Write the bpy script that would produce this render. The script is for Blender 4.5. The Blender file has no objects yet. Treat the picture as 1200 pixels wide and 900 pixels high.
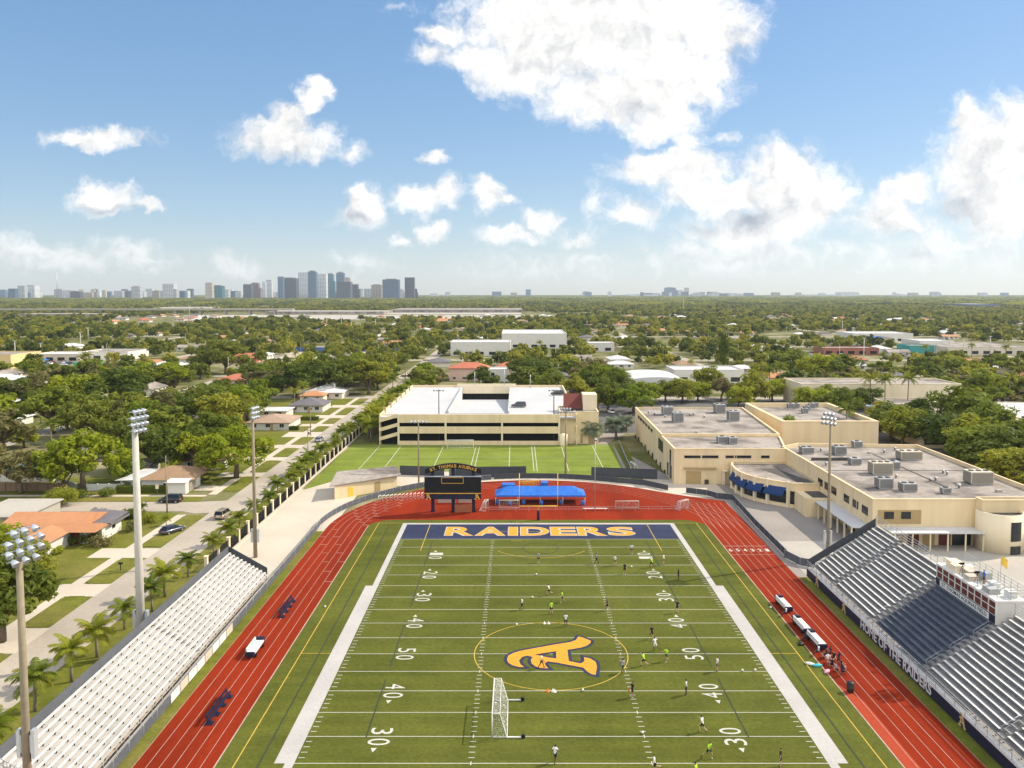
import bpy, bmesh, math, random
from mathutils import Vector, Matrix, noise as mnoise
R = math.radians
rnd = random.Random(7)
S = bpy.context.scene
COL = S.collection
# ---- surveyed camera: height, tilt, focal length; P() puts a photo pixel on a plane of height z
HC, TP, F1, F2, PX0, PY0 = 43.07, 0.063, 962.8, 964.6, 605.5, 343.0
def P(px, py, z=0.0):
    D = (HC - z) * F2 / (py - PY0)
    return ((px - PX0) * D / F1, D - (HC - z) * TP)
def YD(D): return D - HC * TP

# ------------------------------------------------------------------ mesh builder
class MB:
    def __init__(s): s.v = []; s.f = []; s.m = []; s.sm = []
    def add(s, vs, fs, mi=0, smooth=False):
        o = len(s.v); s.v += [tuple(p) for p in vs]
        for f in fs:
            s.f.append(tuple(i + o for i in f)); s.m.append(mi); s.sm.append(smooth)
        return s
    def box(s, x0, x1, y0, y1, z0, z1, mi=0):
        return s.add([(x0,y0,z0),(x1,y0,z0),(x1,y1,z0),(x0,y1,z0),(x0,y0,z1),(x1,y0,z1),(x1,y1,z1),(x0,y1,z1)],
                     [(3,2,1,0),(4,5,6,7),(0,1,5,4),(1,2,6,5),(2,3,7,6),(3,0,4,7)], mi)
    def cbox(s, c, sx, sy, sz, rz=0, mi=0):
        co, si = math.cos(rz), math.sin(rz); vs = []
        for dz in (-.5, .5):
            for dx, dy in ((-.5,-.5),(.5,-.5),(.5,.5),(-.5,.5)):
                x, y = dx*sx, dy*sy
                vs.append((c[0]+x*co-y*si, c[1]+x*si+y*co, c[2]+dz*sz))
        return s.add(vs, [(3,2,1,0),(4,5,6,7),(0,1,5,4),(1,2,6,5),(2,3,7,6),(3,0,4,7)], mi)
    def prism(s, poly, z0, z1, mi=0):
        n = len(poly)
        a = sum(poly[i][0]*poly[(i+1)%n][1]-poly[(i+1)%n][0]*poly[i][1] for i in range(n))
        if a < 0: poly = poly[::-1]
        zt = z1 if hasattr(z1, '__len__') else [z1]*n
        vs = [(x,y,z0) for x,y in poly] + [(p[0],p[1],z) for p, z in zip(poly, zt)]
        fs = [tuple(range(n-1,-1,-1)), tuple(range(n, 2*n))] + [(i,(i+1)%n,n+(i+1)%n,n+i) for i in range(n)]
        return s.add(vs, fs, mi)
    def sheet(s, poly, z, mi=0):
        n = len(poly)
        a = sum(poly[i][0]*poly[(i+1)%n][1]-poly[(i+1)%n][0]*poly[i][1] for i in range(n))
        if a < 0: poly = poly[::-1]
        return s.add([(x,y,z) for x,y in poly], [tuple(range(n))], mi)
    def rect(s, x0, x1, y0, y1, z, mi=0): return s.sheet([(x0,y0),(x1,y0),(x1,y1),(x0,y1)], z, mi)
    def strip(s, pts, w, z, mi=0, closed=False):
        n = len(pts); L = []
        for i in range(n):
            if closed: a, b = pts[(i-1)%n], pts[(i+1)%n]
            else: a, b = pts[max(i-1,0)], pts[min(i+1,n-1)]
            d = Vector((b[0]-a[0], b[1]-a[1])); d.normalize()
            nx, ny = -d.y*w/2, d.x*w/2
            L.append(((pts[i][0]+nx, pts[i][1]+ny, z), (pts[i][0]-nx, pts[i][1]-ny, z)))
        vs = [p for q in L for p in q]
        m = n if closed else n-1
        return s.add(vs, [(2*i, 2*i+1, 2*((i+1)%n)+1, 2*((i+1)%n)) for i in range(m)], mi)
    def beam(s, a, b, w, h=None, mi=0):
        a, b = Vector(a), Vector(b); h = h or w
        d = (b-a).normalized()
        u = d.cross(Vector((0,0,1)))
        if u.length < 1e-4: u = Vector((1,0,0))
        u.normalize(); v = u.cross(d).normalized()
        vs = []
        for p in (a, b):
            for du, dv in ((-1,-1),(1,-1),(1,1),(-1,1)): vs.append(p + u*du*w/2 + v*dv*h/2)
        return s.add(vs, [(3,2,1,0),(4,5,6,7),(0,1,5,4),(1,2,6,5),(2,3,7,6),(3,0,4,7)], mi)
    def tube(s, pts, r, n=8, mi=0, cap=True, smooth=True):
        pts = [Vector(p) for p in pts]; k = len(pts)
        rr = r if hasattr(r, '__len__') else [r]*k
        vs = []; ref = Vector((0.13, 0.97, 0.2))
        for i, p in enumerate(pts):
            d = (pts[min(i+1,k-1)] - pts[max(i-1,0)]).normalized()
            u = d.cross(ref)
            if u.length < 1e-3: u = d.cross(Vector((1,0,0)))
            u.normalize(); v = d.cross(u)
            for j in range(n):
                a = 2*math.pi*j/n
                vs.append(p + (u*math.cos(a) + v*math.sin(a))*rr[i])
        fs = [(i*n+j, i*n+(j+1)%n, (i+1)*n+(j+1)%n, (i+1)*n+j) for i in range(k-1) for j in range(n)]
        s.add(vs, fs, mi, smooth)
        if cap:
            o = len(s.v) - k*n
            s.f += [tuple(o+j for j in range(n-1,-1,-1)), tuple(o+(k-1)*n+j for j in range(n))]; s.m += [mi]*2; s.sm += [False]*2
        return s
    def lathe(s, c, prof, n=12, mi=0, smooth=True):
        vs = []
        for r, z in prof:
            for j in range(n):
                a = 2*math.pi*j/n; vs.append((c[0]+r*math.cos(a), c[1]+r*math.sin(a), c[2]+z))
        k = len(prof)
        fs = [(i*n+j, i*n+(j+1)%n, (i+1)*n+(j+1)%n, (i+1)*n+j) for i in range(k-1) for j in range(n)]
        fs += [tuple(range(n-1,-1,-1)), tuple((k-1)*n+j for j in range(n))]
        return s.add(vs, fs, mi, smooth)
    def mesh(s, name, mat, off=(0,0,0)):
        me = bpy.data.meshes.new(name)
        vs = s.v if off == (0,0,0) else [(x-off[0], y-off[1], z-off[2]) for x, y, z in s.v]
        me.from_pydata(vs, [], s.f)
        for m in (mat if isinstance(mat, (list, tuple)) else [mat]): me.materials.append(m)
        me.polygons.foreach_set('material_index', s.m)
        me.polygons.foreach_set('use_smooth', s.sm)
        me.update()
        return me
    def build(s, name, mat, parent=None, off=(0,0,0), label=None):
        o = bpy.data.objects.new(name, s.mesh(name, mat, off)); COL.objects.link(o)
        if parent: o.parent = parent
        if label: o['label'] = label
        return o

def link(name, me, parent=None, loc=(0,0,0), rot=(0,0,0), sc=None):
    o = bpy.data.objects.new(name, me); COL.objects.link(o)
    o.location = loc; o.rotation_euler = rot
    if sc is not None: o.scale = sc if hasattr(sc, '__len__') else (sc,)*3
    if parent: o.parent = parent
    return o
def tag(o, label=None, cat=None, group=None, kind=None):
    if label: o['label'] = label
    if cat: o['category'] = cat
    if group: o['group'] = group
    if kind: o['kind'] = kind
    return o
def thing(name, label, cat, loc=(0,0,0), rz=0, group=None):
    o = bpy.data.objects.new(name, None); COL.objects.link(o)
    o.empty_display_size = 0.5; o.location = loc; o.rotation_euler = (0,0,rz)
    return tag(o, label, cat, group)
def structure(name, mb, mat): return tag(mb.build(name, mat), kind='structure')
KIDS = {}
def kids(o):
    return [c for c in o.children]
def dup(root, loc, rz=None, label=None, group=None, sc=None):
    def cp(o, parent):
        c = o.copy(); COL.objects.link(c)
        if parent: c.parent = parent
        return c
    r = cp(root, None); r.location = loc
    if rz is not None: r.rotation_euler = (0,0,rz)
    if sc is not None: r.scale = sc if hasattr(sc,'__len__') else (sc,)*3
    for ch in root.children:
        c = cp(ch, r)
        for g in ch.children: cp(g, c)
    if label: r['label'] = label
    if group: r['group'] = group
    return r

# ------------------------------------------------------------------ text and flat outlines
def curve_mesh(splines, offset=0.0, extrude=0.0):
    cu = bpy.data.curves.new('outline', 'CURVE'); cu.dimensions = '2D'; cu.fill_mode = 'BOTH'
    for sp in splines:
        q = cu.splines.new('POLY'); q.points.add(len(sp)-1)
        for p, (x, y) in zip(q.points, sp): p.co = (x, y, 0, 1)
        q.use_cyclic_u = True
    cu.offset = offset; cu.extrude = extrude
    return _conv(cu)
def text_mesh(body, size, offset=0.0, extrude=0.0, space=1.0, shear=0.0):
    cu = bpy.data.curves.new('lettering', 'FONT'); cu.body = body; cu.size = size
    cu.offset = offset; cu.extrude = extrude; cu.space_character = space; cu.shear = shear
    cu.align_x = 'CENTER'; cu.align_y = 'CENTER'; cu.resolution_u = 4; cu.fill_mode = 'BOTH'
    return _conv(cu)
def _conv(cu):
    o = bpy.data.objects.new('tmp', cu); COL.objects.link(o)
    dg = bpy.context.evaluated_depsgraph_get()
    me = bpy.data.meshes.new_from_object(o.evaluated_get(dg), depsgraph=dg)
    COL.objects.unlink(o); bpy.data.objects.remove(o)
    return me
def mesh_to(me, M, mat):
    me.transform(M); me.materials.clear(); me.materials.append(mat); me.update(); return me
def fit(me, w=None, h=None):
    xs = [v.co.x for v in me.vertices]; ys = [v.co.y for v in me.vertices]
    cx, cy = (min(xs)+max(xs))/2, (min(ys)+max(ys))/2
    sx = w/(max(xs)-min(xs)) if w else None; sy = h/(max(ys)-min(ys)) if h else None
    sx = sx or sy; sy = sy or sx
    me.transform(Matrix.Diagonal((sx, sy, 1, 1)) @ Matrix.Translation((-cx,-cy,0)))
    return me

# ------------------------------------------------------------------ materials
def nodes_of(name):
    m = bpy.data.materials.new(name); m.use_nodes = True
    return m, m.node_tree.nodes, m.node_tree.links, m.node_tree.nodes['Principled BSDF']
def N(nt, t, **kw):
    n = nt.new(t)
    for k, v in kw.items():
        if k in n.inputs: n.inputs[k].default_value = v
        else: setattr(n, k, v)
    return n
def rgb(c): return (c[0], c[1], c[2], 1)
MATS = {}
def mat(name, col, rough=.8, var=.12, scale=1.5, col2=None, amt2=.35, scale2=.12, metal=0, bump=0, stretch=(1,1,1), random=0, spec=.3):
    """a base colour broken up by fine mottling (var) and by larger stains of a second colour"""
    m, nn, ll, b = nodes_of(name)
    tc = nn.new('ShaderNodeTexCoord'); mp = nn.new('ShaderNodeMapping'); mp.inputs['Scale'].default_value = stretch
    ll.new(tc.outputs['Object'], mp.inputs[0])
    n1 = N(nn, 'ShaderNodeTexNoise', Scale=scale, Detail=5, Roughness=.65); ll.new(mp.outputs[0], n1.inputs['Vector'])
    n2 = N(nn, 'ShaderNodeTexNoise', Scale=scale2, Detail=6, Roughness=.6); ll.new(mp.outputs[0], n2.inputs['Vector'])
    mx = nn.new('ShaderNodeMix'); mx.data_type = 'RGBA'
    c2 = col2 or tuple(c*.72 for c in col)
    mr = N(nn, 'ShaderNodeMapRange'); mr.inputs[1].default_value = .42; mr.inputs[2].default_value = .68
    mr.inputs[3].default_value = 0; mr.inputs[4].default_value = amt2
    ll.new(n2.outputs['Fac'], mr.inputs[0]); ll.new(mr.outputs[0], mx.inputs[0])
    mx.inputs[6].default_value = rgb(col); mx.inputs[7].default_value = rgb(c2)
    hs = nn.new('ShaderNodeHueSaturation'); ll.new(mx.outputs[2], hs.inputs['Color'])
    mr2 = N(nn, 'ShaderNodeMapRange'); mr2.inputs[1].default_value = .25; mr2.inputs[2].default_value = .75
    mr2.inputs[3].default_value = 1-var; mr2.inputs[4].default_value = 1+var
    ll.new(n1.outputs['Fac'], mr2.inputs[0])
    val = mr2.outputs[0]
    if random:
        oi = nn.new('ShaderNodeObjectInfo'); r2 = N(nn, 'ShaderNodeMapRange'); r2.inputs[3].default_value = 1-random; r2.inputs[4].default_value = 1+random
        ll.new(oi.outputs['Random'], r2.inputs[0]); mu = N(nn, 'ShaderNodeMath', operation='MULTIPLY')
        ll.new(val, mu.inputs[0]); ll.new(r2.outputs[0], mu.inputs[1]); val = mu.outputs[0]
    ll.new(val, hs.inputs['Value']); ll.new(hs.outputs[0], b.inputs['Base Color'])
    b.inputs['Roughness'].default_value = rough; b.inputs['Metallic'].default_value = metal; b.inputs['Specular IOR Level'].default_value = spec
    if bump:
        bp = N(nn, 'ShaderNodeBump', Strength=bump, Distance=.05); ll.new(n1.outputs['Fac'], bp.inputs['Height']); ll.new(bp.outputs[0], b.inputs['Normal'])
    MATS[name] = m
    return m
def glass(name, col=(.012,.016,.02)):
    m, nn, ll, b = nodes_of(name)
    b.inputs['Base Color'].default_value = rgb(col); b.inputs['Roughness'].default_value = .08; b.inputs['Specular IOR Level'].default_value = .5
    return m
def leafmat(name, a, b_, c, trans=.35, rscale=.35, hue=.02, vr=(1.3,.75)):
    """foliage: three greens mixed per tree (object random) and per clump (noise), with light passing through"""
    m, nn, ll, b = nodes_of(name)
    tc = nn.new('ShaderNodeTexCoord'); n1 = N(nn, 'ShaderNodeTexNoise', Scale=rscale, Detail=3); ll.new(tc.outputs['Object'], n1.inputs['Vector'])
    oi = nn.new('ShaderNodeObjectInfo')
    m1 = nn.new('ShaderNodeMix'); m1.data_type = 'RGBA'; m1.inputs[6].default_value = rgb(a); m1.inputs[7].default_value = rgb(b_)
    ll.new(oi.outputs['Random'], m1.inputs[0])
    mr = N(nn, 'ShaderNodeMapRange'); mr.inputs[1].default_value = .4; mr.inputs[2].default_value = .7; ll.new(n1.outputs['Fac'], mr.inputs[0])
    m2 = nn.new('ShaderNodeMix'); m2.data_type = 'RGBA'; ll.new(mr.outputs[0], m2.inputs[0]); ll.new(m1.outputs[2], m2.inputs[6]); m2.inputs[7].default_value = rgb(c)
    h = nn.new('ShaderNodeHueSaturation'); ma = N(nn, 'ShaderNodeMath', operation='MULTIPLY'); ma.inputs[1].default_value = 7.31
    fr = N(nn, 'ShaderNodeMath', operation='FRACT'); ll.new(oi.outputs['Random'], ma.inputs[0]); ll.new(ma.outputs[0], fr.inputs[0])
    r1 = N(nn, 'ShaderNodeMapRange'); r1.inputs[3].default_value = .5-hue; r1.inputs[4].default_value = .5+hue; ll.new(fr.outputs[0], r1.inputs[0]); ll.new(r1.outputs[0], h.inputs['Hue'])
    r2 = N(nn, 'ShaderNodeMapRange'); r2.inputs[3].default_value = vr[0]; r2.inputs[4].default_value = vr[1]; ll.new(fr.outputs[0], r2.inputs[0]); ll.new(r2.outputs[0], h.inputs['Value'])
    ll.new(m2.outputs[2], h.inputs['Color'])
    ll.new(h.outputs[0], b.inputs['Base Color']); b.inputs['Roughness'].default_value = .6; b.inputs['Specular IOR Level'].default_value = .2
    tr = nn.new('ShaderNodeBsdfTranslucent'); ll.new(h.outputs[0], tr.inputs['Color'])
    ms = nn.new('ShaderNodeMixShader'); ms.inputs[0].default_value = trans
    ll.new(b.outputs[0], ms.inputs[1]); ll.new(tr.outputs[0], ms.inputs[2]); ll.new(ms.outputs[0], nn['Material Output'].inputs[0])
    return m

M = dict(
 turf=None,
 white=mat('white_paint', (.66,.65,.61), .7, .1),
 line=mat('field_paint', (.47,.46,.39), .9, .18, 3),
 yellow_line=mat('yellow_field_paint', (.50,.33,.05), .9, .2, 3),
 dark_line=mat('dark_field_paint', (.03,.045,.035), .9, .2, 3),
 navy_turf=mat('navy_turf', (.016,.022,.055), .95, .25, 4, (.035,.045,.09), .5, .3),
 lane=mat('lane_paint', (.40,.30,.24), .9, .25, 3, (.30,.16,.12), .6, .3),
 gold_turf=mat('gold_turf', (.62,.27,.022), .95, .15, 4, (.52,.22,.02), .5, .4),
 white_turf=mat('white_turf', (.42,.395,.37), .95, .12, 3, (.33,.305,.285), .6, .15),
 track=mat('red_track', (.232,.0235,.0062), .95, .18, 3, (.145,.0155,.005), .9, .10, spec=.06, stretch=(1.6,.25,1)),
 track_lane=mat('worn_red_lane', (.34,.056,.026), .95, .14, 3, (.31,.042,.017), .5, .2, spec=.06),
 concrete=mat('concrete', (.40,.365,.315), .9, .10, 2, (.29,.265,.23), .5, .1),
 pave=mat('pale_concrete', (.51,.44,.35), .9, .08, 2, (.40,.345,.275), .5, .12),
 asphalt=mat('asphalt', (.11,.105,.10), .92, .15, 2, (.15,.14,.13), .5, .12),
 road=mat('sun_bleached_road', (.385,.33,.265), .92, .12, 2, (.28,.24,.195), .6, .09),
 cream=mat('cream_stucco', (.74,.58,.35), .85, .05, 2, (.56,.43,.26), .55, .5, stretch=(1,1,.16)),
 cream2=mat('pale_cream_stucco', (.76,.65,.45), .85, .05, 2, (.60,.50,.34), .5, .5, stretch=(1,1,.16)),
 tan=mat('tan_stucco', (.40,.28,.13), .85, .06, 2),
 roofgrey=mat('flat_grey_roof', (.33,.285,.245), .95, .22, 1.2, (.12,.10,.088), 1.0, .13),
 roofdark=mat('dark_flat_roof', (.07,.065,.06), .95, .2, 1.2, (.10,.09,.08), .6, .2),
 roofwhite=mat('white_flat_roof', (.54,.53,.52), .9, .06, 1, (.52,.51,.50), .5, .1),
 deck=mat('parking_deck', (.47,.465,.465), .9, .06, 1, (.39,.385,.385), .5, .08),
 shingle_o=mat('orange_shingle_roof', (.45,.21,.10), .9, .15, 3, (.36,.16,.08), .5, .25),
 shingle_b=mat('brown_shingle_roof', (.30,.19,.11), .9, .18, 3, (.22,.14,.085), .5, .25),
 shingle_g=mat('grey_shingle_roof', (.13,.12,.13), .9, .18, 3, (.18,.16,.16), .5, .25),
 tile_red=mat('red_tile_roof', (.42,.14,.08), .85, .15, 3, (.32,.10,.06), .5, .25),
 alu=mat('bare_aluminium', (.76,.73,.67), .5, .12, 2, (.55,.52,.47), .7, .35),
 alu_d=mat('shaded_weathered_aluminium', (.28,.265,.25), .7, .15, 2, (.13,.125,.12), .5, .3),  # dark base holds the shade under the seat rows, stains are weathering
 seatwhite=mat('white_bench_plank', (.62,.60,.565), .6, .07, 2, (.50,.48,.45), .5, .2),
 deckwhite=mat('white_deck_plank', (.49,.465,.435), .7, .12, 2, (.36,.34,.315), .5, .2),
 steel=mat('galvanised_steel', (.42,.43,.44), .5, .1, 2, metal=.5),
 greyrail=mat('grey_windscreen', (.085,.09,.105), .85, .15, 2, (.12,.125,.14), .5, .3),
 darkmesh=mat('dark_mesh_screen', (.055,.06,.068), .9, .2, 2, (.07,.075,.08), .5, .3),
 navy=mat('navy_paint', (.010,.012,.035), .6, .15, 2, (.018,.02,.05), .5, .3),
 navydeck=mat('navy_deck', (.085,.095,.125), .6, .2, 2.5, (.14,.15,.175), .7, .35),
 black=mat('black_paint', (.008,.008,.011), .5, .2, 2),
 gold=mat('gold_paint', (.70,.38,.05), .6, .1, 2),
 bronze=mat('dull_gold', (.50,.34,.15), .6, .1, 2),
 goalyellow=mat('goalpost_yellow', (.78,.50,.05), .45, .08, 2),
 blue_tarp=mat('blue_canopy_cloth', (.020,.125,.47), .75, .16, 1.6, (.035,.19,.60), .6, .5),
 blue_plastic=mat('blue_plastic', (.03,.12,.42), .45, .1, 2),
 awning=mat('navy_awning_cloth', (.012,.04,.13), .8, .15, 2),
 conc_pole=mat('concrete_pole', (.50,.47,.41), .85, .08, 1.5, (.40,.37,.32), .5, .3),
 wood_pole=mat('tan_pole', (.27,.22,.15), .85, .15, 1.5, (.19,.15,.10), .6, .3),
 darkpole=mat('dark_pole', (.05,.045,.04), .6, .15, 2),
 lamp=mat('floodlight_housing', (.55,.58,.62), .35, .06, 2, metal=.4),
 lens=glass('floodlight_glass', (.30,.34,.38)),
 glass=glass('window_glass'),
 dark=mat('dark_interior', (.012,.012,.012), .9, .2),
 frame=mat('window_frame', (.30,.26,.20), .6, .08),
 ac=mat('rooftop_unit_metal', (.42,.42,.41), .55, .1, 2, (.30,.29,.28), .5, .5, metal=.3),
 acbeige=mat('beige_rooftop_unit', (.55,.48,.37), .6, .08, 2),
 wood=mat('wood_fence_boards', (.22,.145,.09), .9, .2, 3, stretch=(4,4,.4)),
 maroon=mat('maroon_panel', (.13,.03,.02), .7, .15),
 bark=mat('bark', (.16,.12,.085), .95, .3, 5, stretch=(1,1,.3)),
 palmbark=mat('palm_trunk', (.24,.20,.155), .95, .2, 5, stretch=(.4,.4,3)),
 redbox=mat('rust_red_boards', (.30,.10,.045), .85, .15),
 trashcan=mat('dark_plastic', (.02,.022,.024), .5, .2),
 housewhite=mat('white_house_wall', (.64,.61,.55), .85, .05, 2, (.54,.51,.46), .4, .3, random=.1),
 housemix=mat('painted_house_wall', (.62,.54,.44), .85, .06, 2, random=.25),
 net=None,
)
HAZE, SUN_E, SKY_E, SKY_SAT, EXPO, SKY_G, SKY_K = 5.0e-5, 3.5, .13, 1.48, 0.80, .53, 1.31
CLOUD, CLOUD_FILL, SKY_T = 4.8, 11, (.94, .99, 1.12)  # second value: brightness of the added fill clouds out of view
# ------------------------------------------------------------------ ground, turf, roads
def turf_material(name, a, b, c, sx=1.0):
    m, nn, ll, bs = nodes_of(name)
    tc = nn.new('ShaderNodeTexCoord')
    mp = nn.new('ShaderNodeMapping'); mp.inputs['Scale'].default_value = (.02*sx, .55, 1); ll.new(tc.outputs['Object'], mp.inputs[0])
    st = N(nn, 'ShaderNodeTexNoise', Scale=1.0, Detail=3); ll.new(mp.outputs[0], st.inputs['Vector'])
    big = N(nn, 'ShaderNodeTexNoise', Scale=.05, Detail=5); ll.new(tc.outputs['Object'], big.inputs['Vector'])
    fine = N(nn, 'ShaderNodeTexNoise', Scale=2.2, Detail=8, Roughness=.75); ll.new(tc.outputs['Object'], fine.inputs['Vector'])
    r = N(nn, 'ShaderNodeMapRange'); r.inputs[1].default_value = .35; r.inputs[2].default_value = .65; ll.new(st.outputs['Fac'], r.inputs[0])
    m1 = nn.new('ShaderNodeMix'); m1.data_type = 'RGBA'; m1.inputs[6].default_value = rgb(a); m1.inputs[7].default_value = rgb(b); ll.new(r.outputs[0], m1.inputs[0])
    r3 = N(nn, 'ShaderNodeMapRange'); r3.inputs[1].default_value = .45; r3.inputs[2].default_value = .7; r3.inputs[4].default_value = .8; ll.new(big.outputs['Fac'], r3.inputs[0])
    m2 = nn.new('ShaderNodeMix'); m2.data_type = 'RGBA'; ll.new(r3.outputs[0], m2.inputs[0]); ll.new(m1.outputs[2], m2.inputs[6]); m2.inputs[7].default_value = rgb(c)
    hs = nn.new('ShaderNodeHueSaturation'); r2 = N(nn, 'ShaderNodeMapRange'); r2.inputs[1].default_value = .3; r2.inputs[2].default_value = .7; r2.inputs[3].default_value = .72; r2.inputs[4].default_value = 1.28
    ll.new(fine.outputs['Fac'], r2.inputs[0])
    # woven panels: every second roll of turf lies against the nap; wear patches
    sx_ = nn.new('ShaderNodeSeparateXYZ'); ll.new(tc.outputs['Object'], sx_.inputs[0])
    dv = N(nn,'ShaderNodeMath',operation='DIVIDE'); dv.inputs[1].default_value = 9.144; ll.new(sx_.outputs[1], dv.inputs[0]); fr = N(nn,'ShaderNodeMath',operation='FRACT'); ll.new(dv.outputs[0], fr.inputs[0])
    gt = N(nn,'ShaderNodeMath',operation='GREATER_THAN'); gt.inputs[1].default_value = .5; ll.new(fr.outputs[0], gt.inputs[0])
    pn = N(nn,'ShaderNodeMath',operation='MULTIPLY_ADD'); pn.inputs[1].default_value = .07 if sx == 1.0 else 0; pn.inputs[2].default_value = .965; ll.new(gt.outputs[0], pn.inputs[0])
    we = N(nn,'ShaderNodeTexNoise',Scale=.16,Detail=7,Roughness=.7); ll.new(tc.outputs['Object'], we.inputs['Vector']); wr_ = N(nn,'ShaderNodeMapRange'); wr_.inputs[1].default_value=.35; wr_.inputs[2].default_value=.7; wr_.inputs[3].default_value=.86; wr_.inputs[4].default_value=1.16; ll.new(we.outputs['Fac'], wr_.inputs[0])
    p1_ = N(nn,'ShaderNodeMath',operation='MULTIPLY'); ll.new(pn.outputs[0],p1_.inputs[0]); ll.new(wr_.outputs[0],p1_.inputs[1]); p2_ = N(nn,'ShaderNodeMath',operation='MULTIPLY'); ll.new(p1_.outputs[0],p2_.inputs[0]); ll.new(r2.outputs[0],p2_.inputs[1])
    ll.new(p2_.outputs[0], hs.inputs['Value']); ll.new(m2.outputs[2], hs.inputs['Color'])
    ll.new(hs.outputs[0], bs.inputs['Base Color']); bs.inputs['Roughness'].default_value = .95; bs.inputs['Specular IOR Level'].default_value = .1
    return m
M['turf'] = turf_material('artificial_turf', (.090,.098,.0135), (.071,.081,.011), (.101,.110,.019))
M['turf2'] = turf_material('practice_turf', (.165,.205,.030), (.138,.178,.026), (.18,.215,.04))
M['grass'] = turf_material('lawn_grass', (.145,.150,.018), (.110,.123,.016), (.20,.165,.05), 25)
M['ground'] = turf_material('suburban_ground', (.13,.13,.035), (.10,.11,.03), (.36,.30,.20), 25)

gmb = MB(); gmb.rect(-13000, 13000, -500, 12500, 0)
structure('ground', gmb, M['ground'])

XL, XR, YE = -27.5, 35.2, 153.4            # turf edges inside the track
TXL, TXR = -34.95, 42.7                    # outer edges of the track
CX, CY, RO = 3.9, 147.6, 38.85
Y_NEAR = 20.0
def arc(cx, cy, r, a0, a1, n): return [(cx+r*math.cos(R(a0+(a1-a0)*i/n)), cy+r*math.sin(R(a0+(a1-a0)*i/n))) for i in range(n+1)]
Z1, Z2, Z3, Z4, Z5 = .02, .026, .032, .038, .044
# pale apron / concourse all round the stadium, then red track, then turf
m = MB(); m.sheet([(-48.2,20),(-34,20),(-34,190),(-40,190),(-48.2,176)], .010); structure('concourse', m, M['pave'])
m = MB(); m.sheet([(42,20),(62,20),(62,190),(36,190),(26,233),(38,260),(30,262),(22,233),(26,188),(42,150)], .010); structure('courtyard', m, mat('courtyard_paving', (.29,.255,.225), .9, .12, 2, (.21,.185,.16), .6, .1))
m = MB(); m.rect(-36.4,-34.0, 20,146, .014); m.rect(42.0,44.2,20,122,.014)
structure('verge', m, M['grass'])
m = MB(); m.sheet([(-36.5,182.5),(45,170),(45,186),(22,188.5),(-20,196),(-38,190)], .014); structure('pavement', m, M['pave'])
tr = [(TXL, Y_NEAR)] + [(TXL, CY)] + arc(CX, CY, RO, 180, 58, 28)[1:] + [(36.2,171.6),(43.0,167.5),(TXR+.4,150),(TXR,130),(TXR,Y_NEAR)]
m = MB(); m.sheet(tr, Z1); structure('running_track', m, M['track'])
# turf inside
cr = 4.5
tp = [(XL,Y_NEAR),(XR,Y_NEAR)] + arc(XR-cr, YE-cr, cr, 0, 90, 8) + arc(XL+cr, YE-cr, cr, 90, 180, 8)
m = MB(); m.sheet(tp, Z2); structure('football_field', m, M['turf'])
# lanes
m = MB()
for i in range(7):
    x = XL - .02 - i*1.235
    r = CX - x
    w = .14 if i == 0 else .055
    pts = [(x, Y_NEAR), (x, CY)] + (arc(CX, CY, r, 180, 62 if i else 176, 30 if i else 3)[1:])
    m.strip(pts, w, Z3)
    x2 = XR + .02 + i*1.235
    e = [(x2, Y_NEAR), (x2, CY)]
    if i: m.strip(e + arc(CX, CY, x2-CX, 0, 62, 20)[1:], w, Z3+.002)
    else: m.strip(e, w, Z3+.002)
    if i < 6: m.strip([(x2+.0, CY), (x2+.35, 166.0)], .07, Z3+.004)
# painted start marks on the left bend and the chute
for i in range(6):
    for k, a in enumerate((176, 171, 165, 158, 150)):
        r = 31.4 + 1.235*i + .62
        aa = a - 3.1*i
        p = (CX + r*math.cos(R(aa)), CY + r*math.sin(R(aa)))
        d = Vector((math.cos(R(aa)), math.sin(R(aa))))
        m.strip([(p[0]-d.x*.5, p[1]-d.y*.5), (p[0]+d.x*.5, p[1]+d.y*.5)], .09 if k % 2 else .16, Z3+.006)
for i in range(6):
    for k in range(2):
        p = (CX - 31.4 - 1.235*i - .62, 120 + 4.5*i + k*9)
        m.strip([(p[0]-.5, p[1]), (p[0]+.5, p[1])], .12, Z3+.006)
structure('track_markings', m, M['lane'])
# lane numerals in front of the right hand straight
m = MB(); m.strip([(XR+.1, 137.2),(XR+7.3,137.2)], .10, Z3+.008); m.strip([(XR+.1, 132.6),(XR+7.3,132.6)], .06, Z3+.008)
structure('finish_line_markings', m, M['line'])
lm = None
def put_flat(body, x, y, z, w, h, rz, material, name, off=0.0):
    me = fit(text_mesh(body, 1, offset=off), w, h)
    me = mesh_to(me, Matrix.Translation((x,y,z)) @ Matrix.Rotation(rz, 4, 'Z'), material)
    o = link(name, me); return tag(o, kind='structure')
for i in range(6): put_flat(str(6-i), XR+.62+1.235*i, 135.0, Z3+.01, .6, 1.4, 0, M['line'], 'lane_numeral_marking', .03)
# worn inner lane strip (paler red) near the camera on the right, long jump apron behind the end zone
m = MB(); m.sheet([(XR+.12, 20),(XR+1.5,20),(XR+1.5,84),(XR+.12,88)], Z1+.003); structure('track_patch', m, M['track_lane'])

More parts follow.
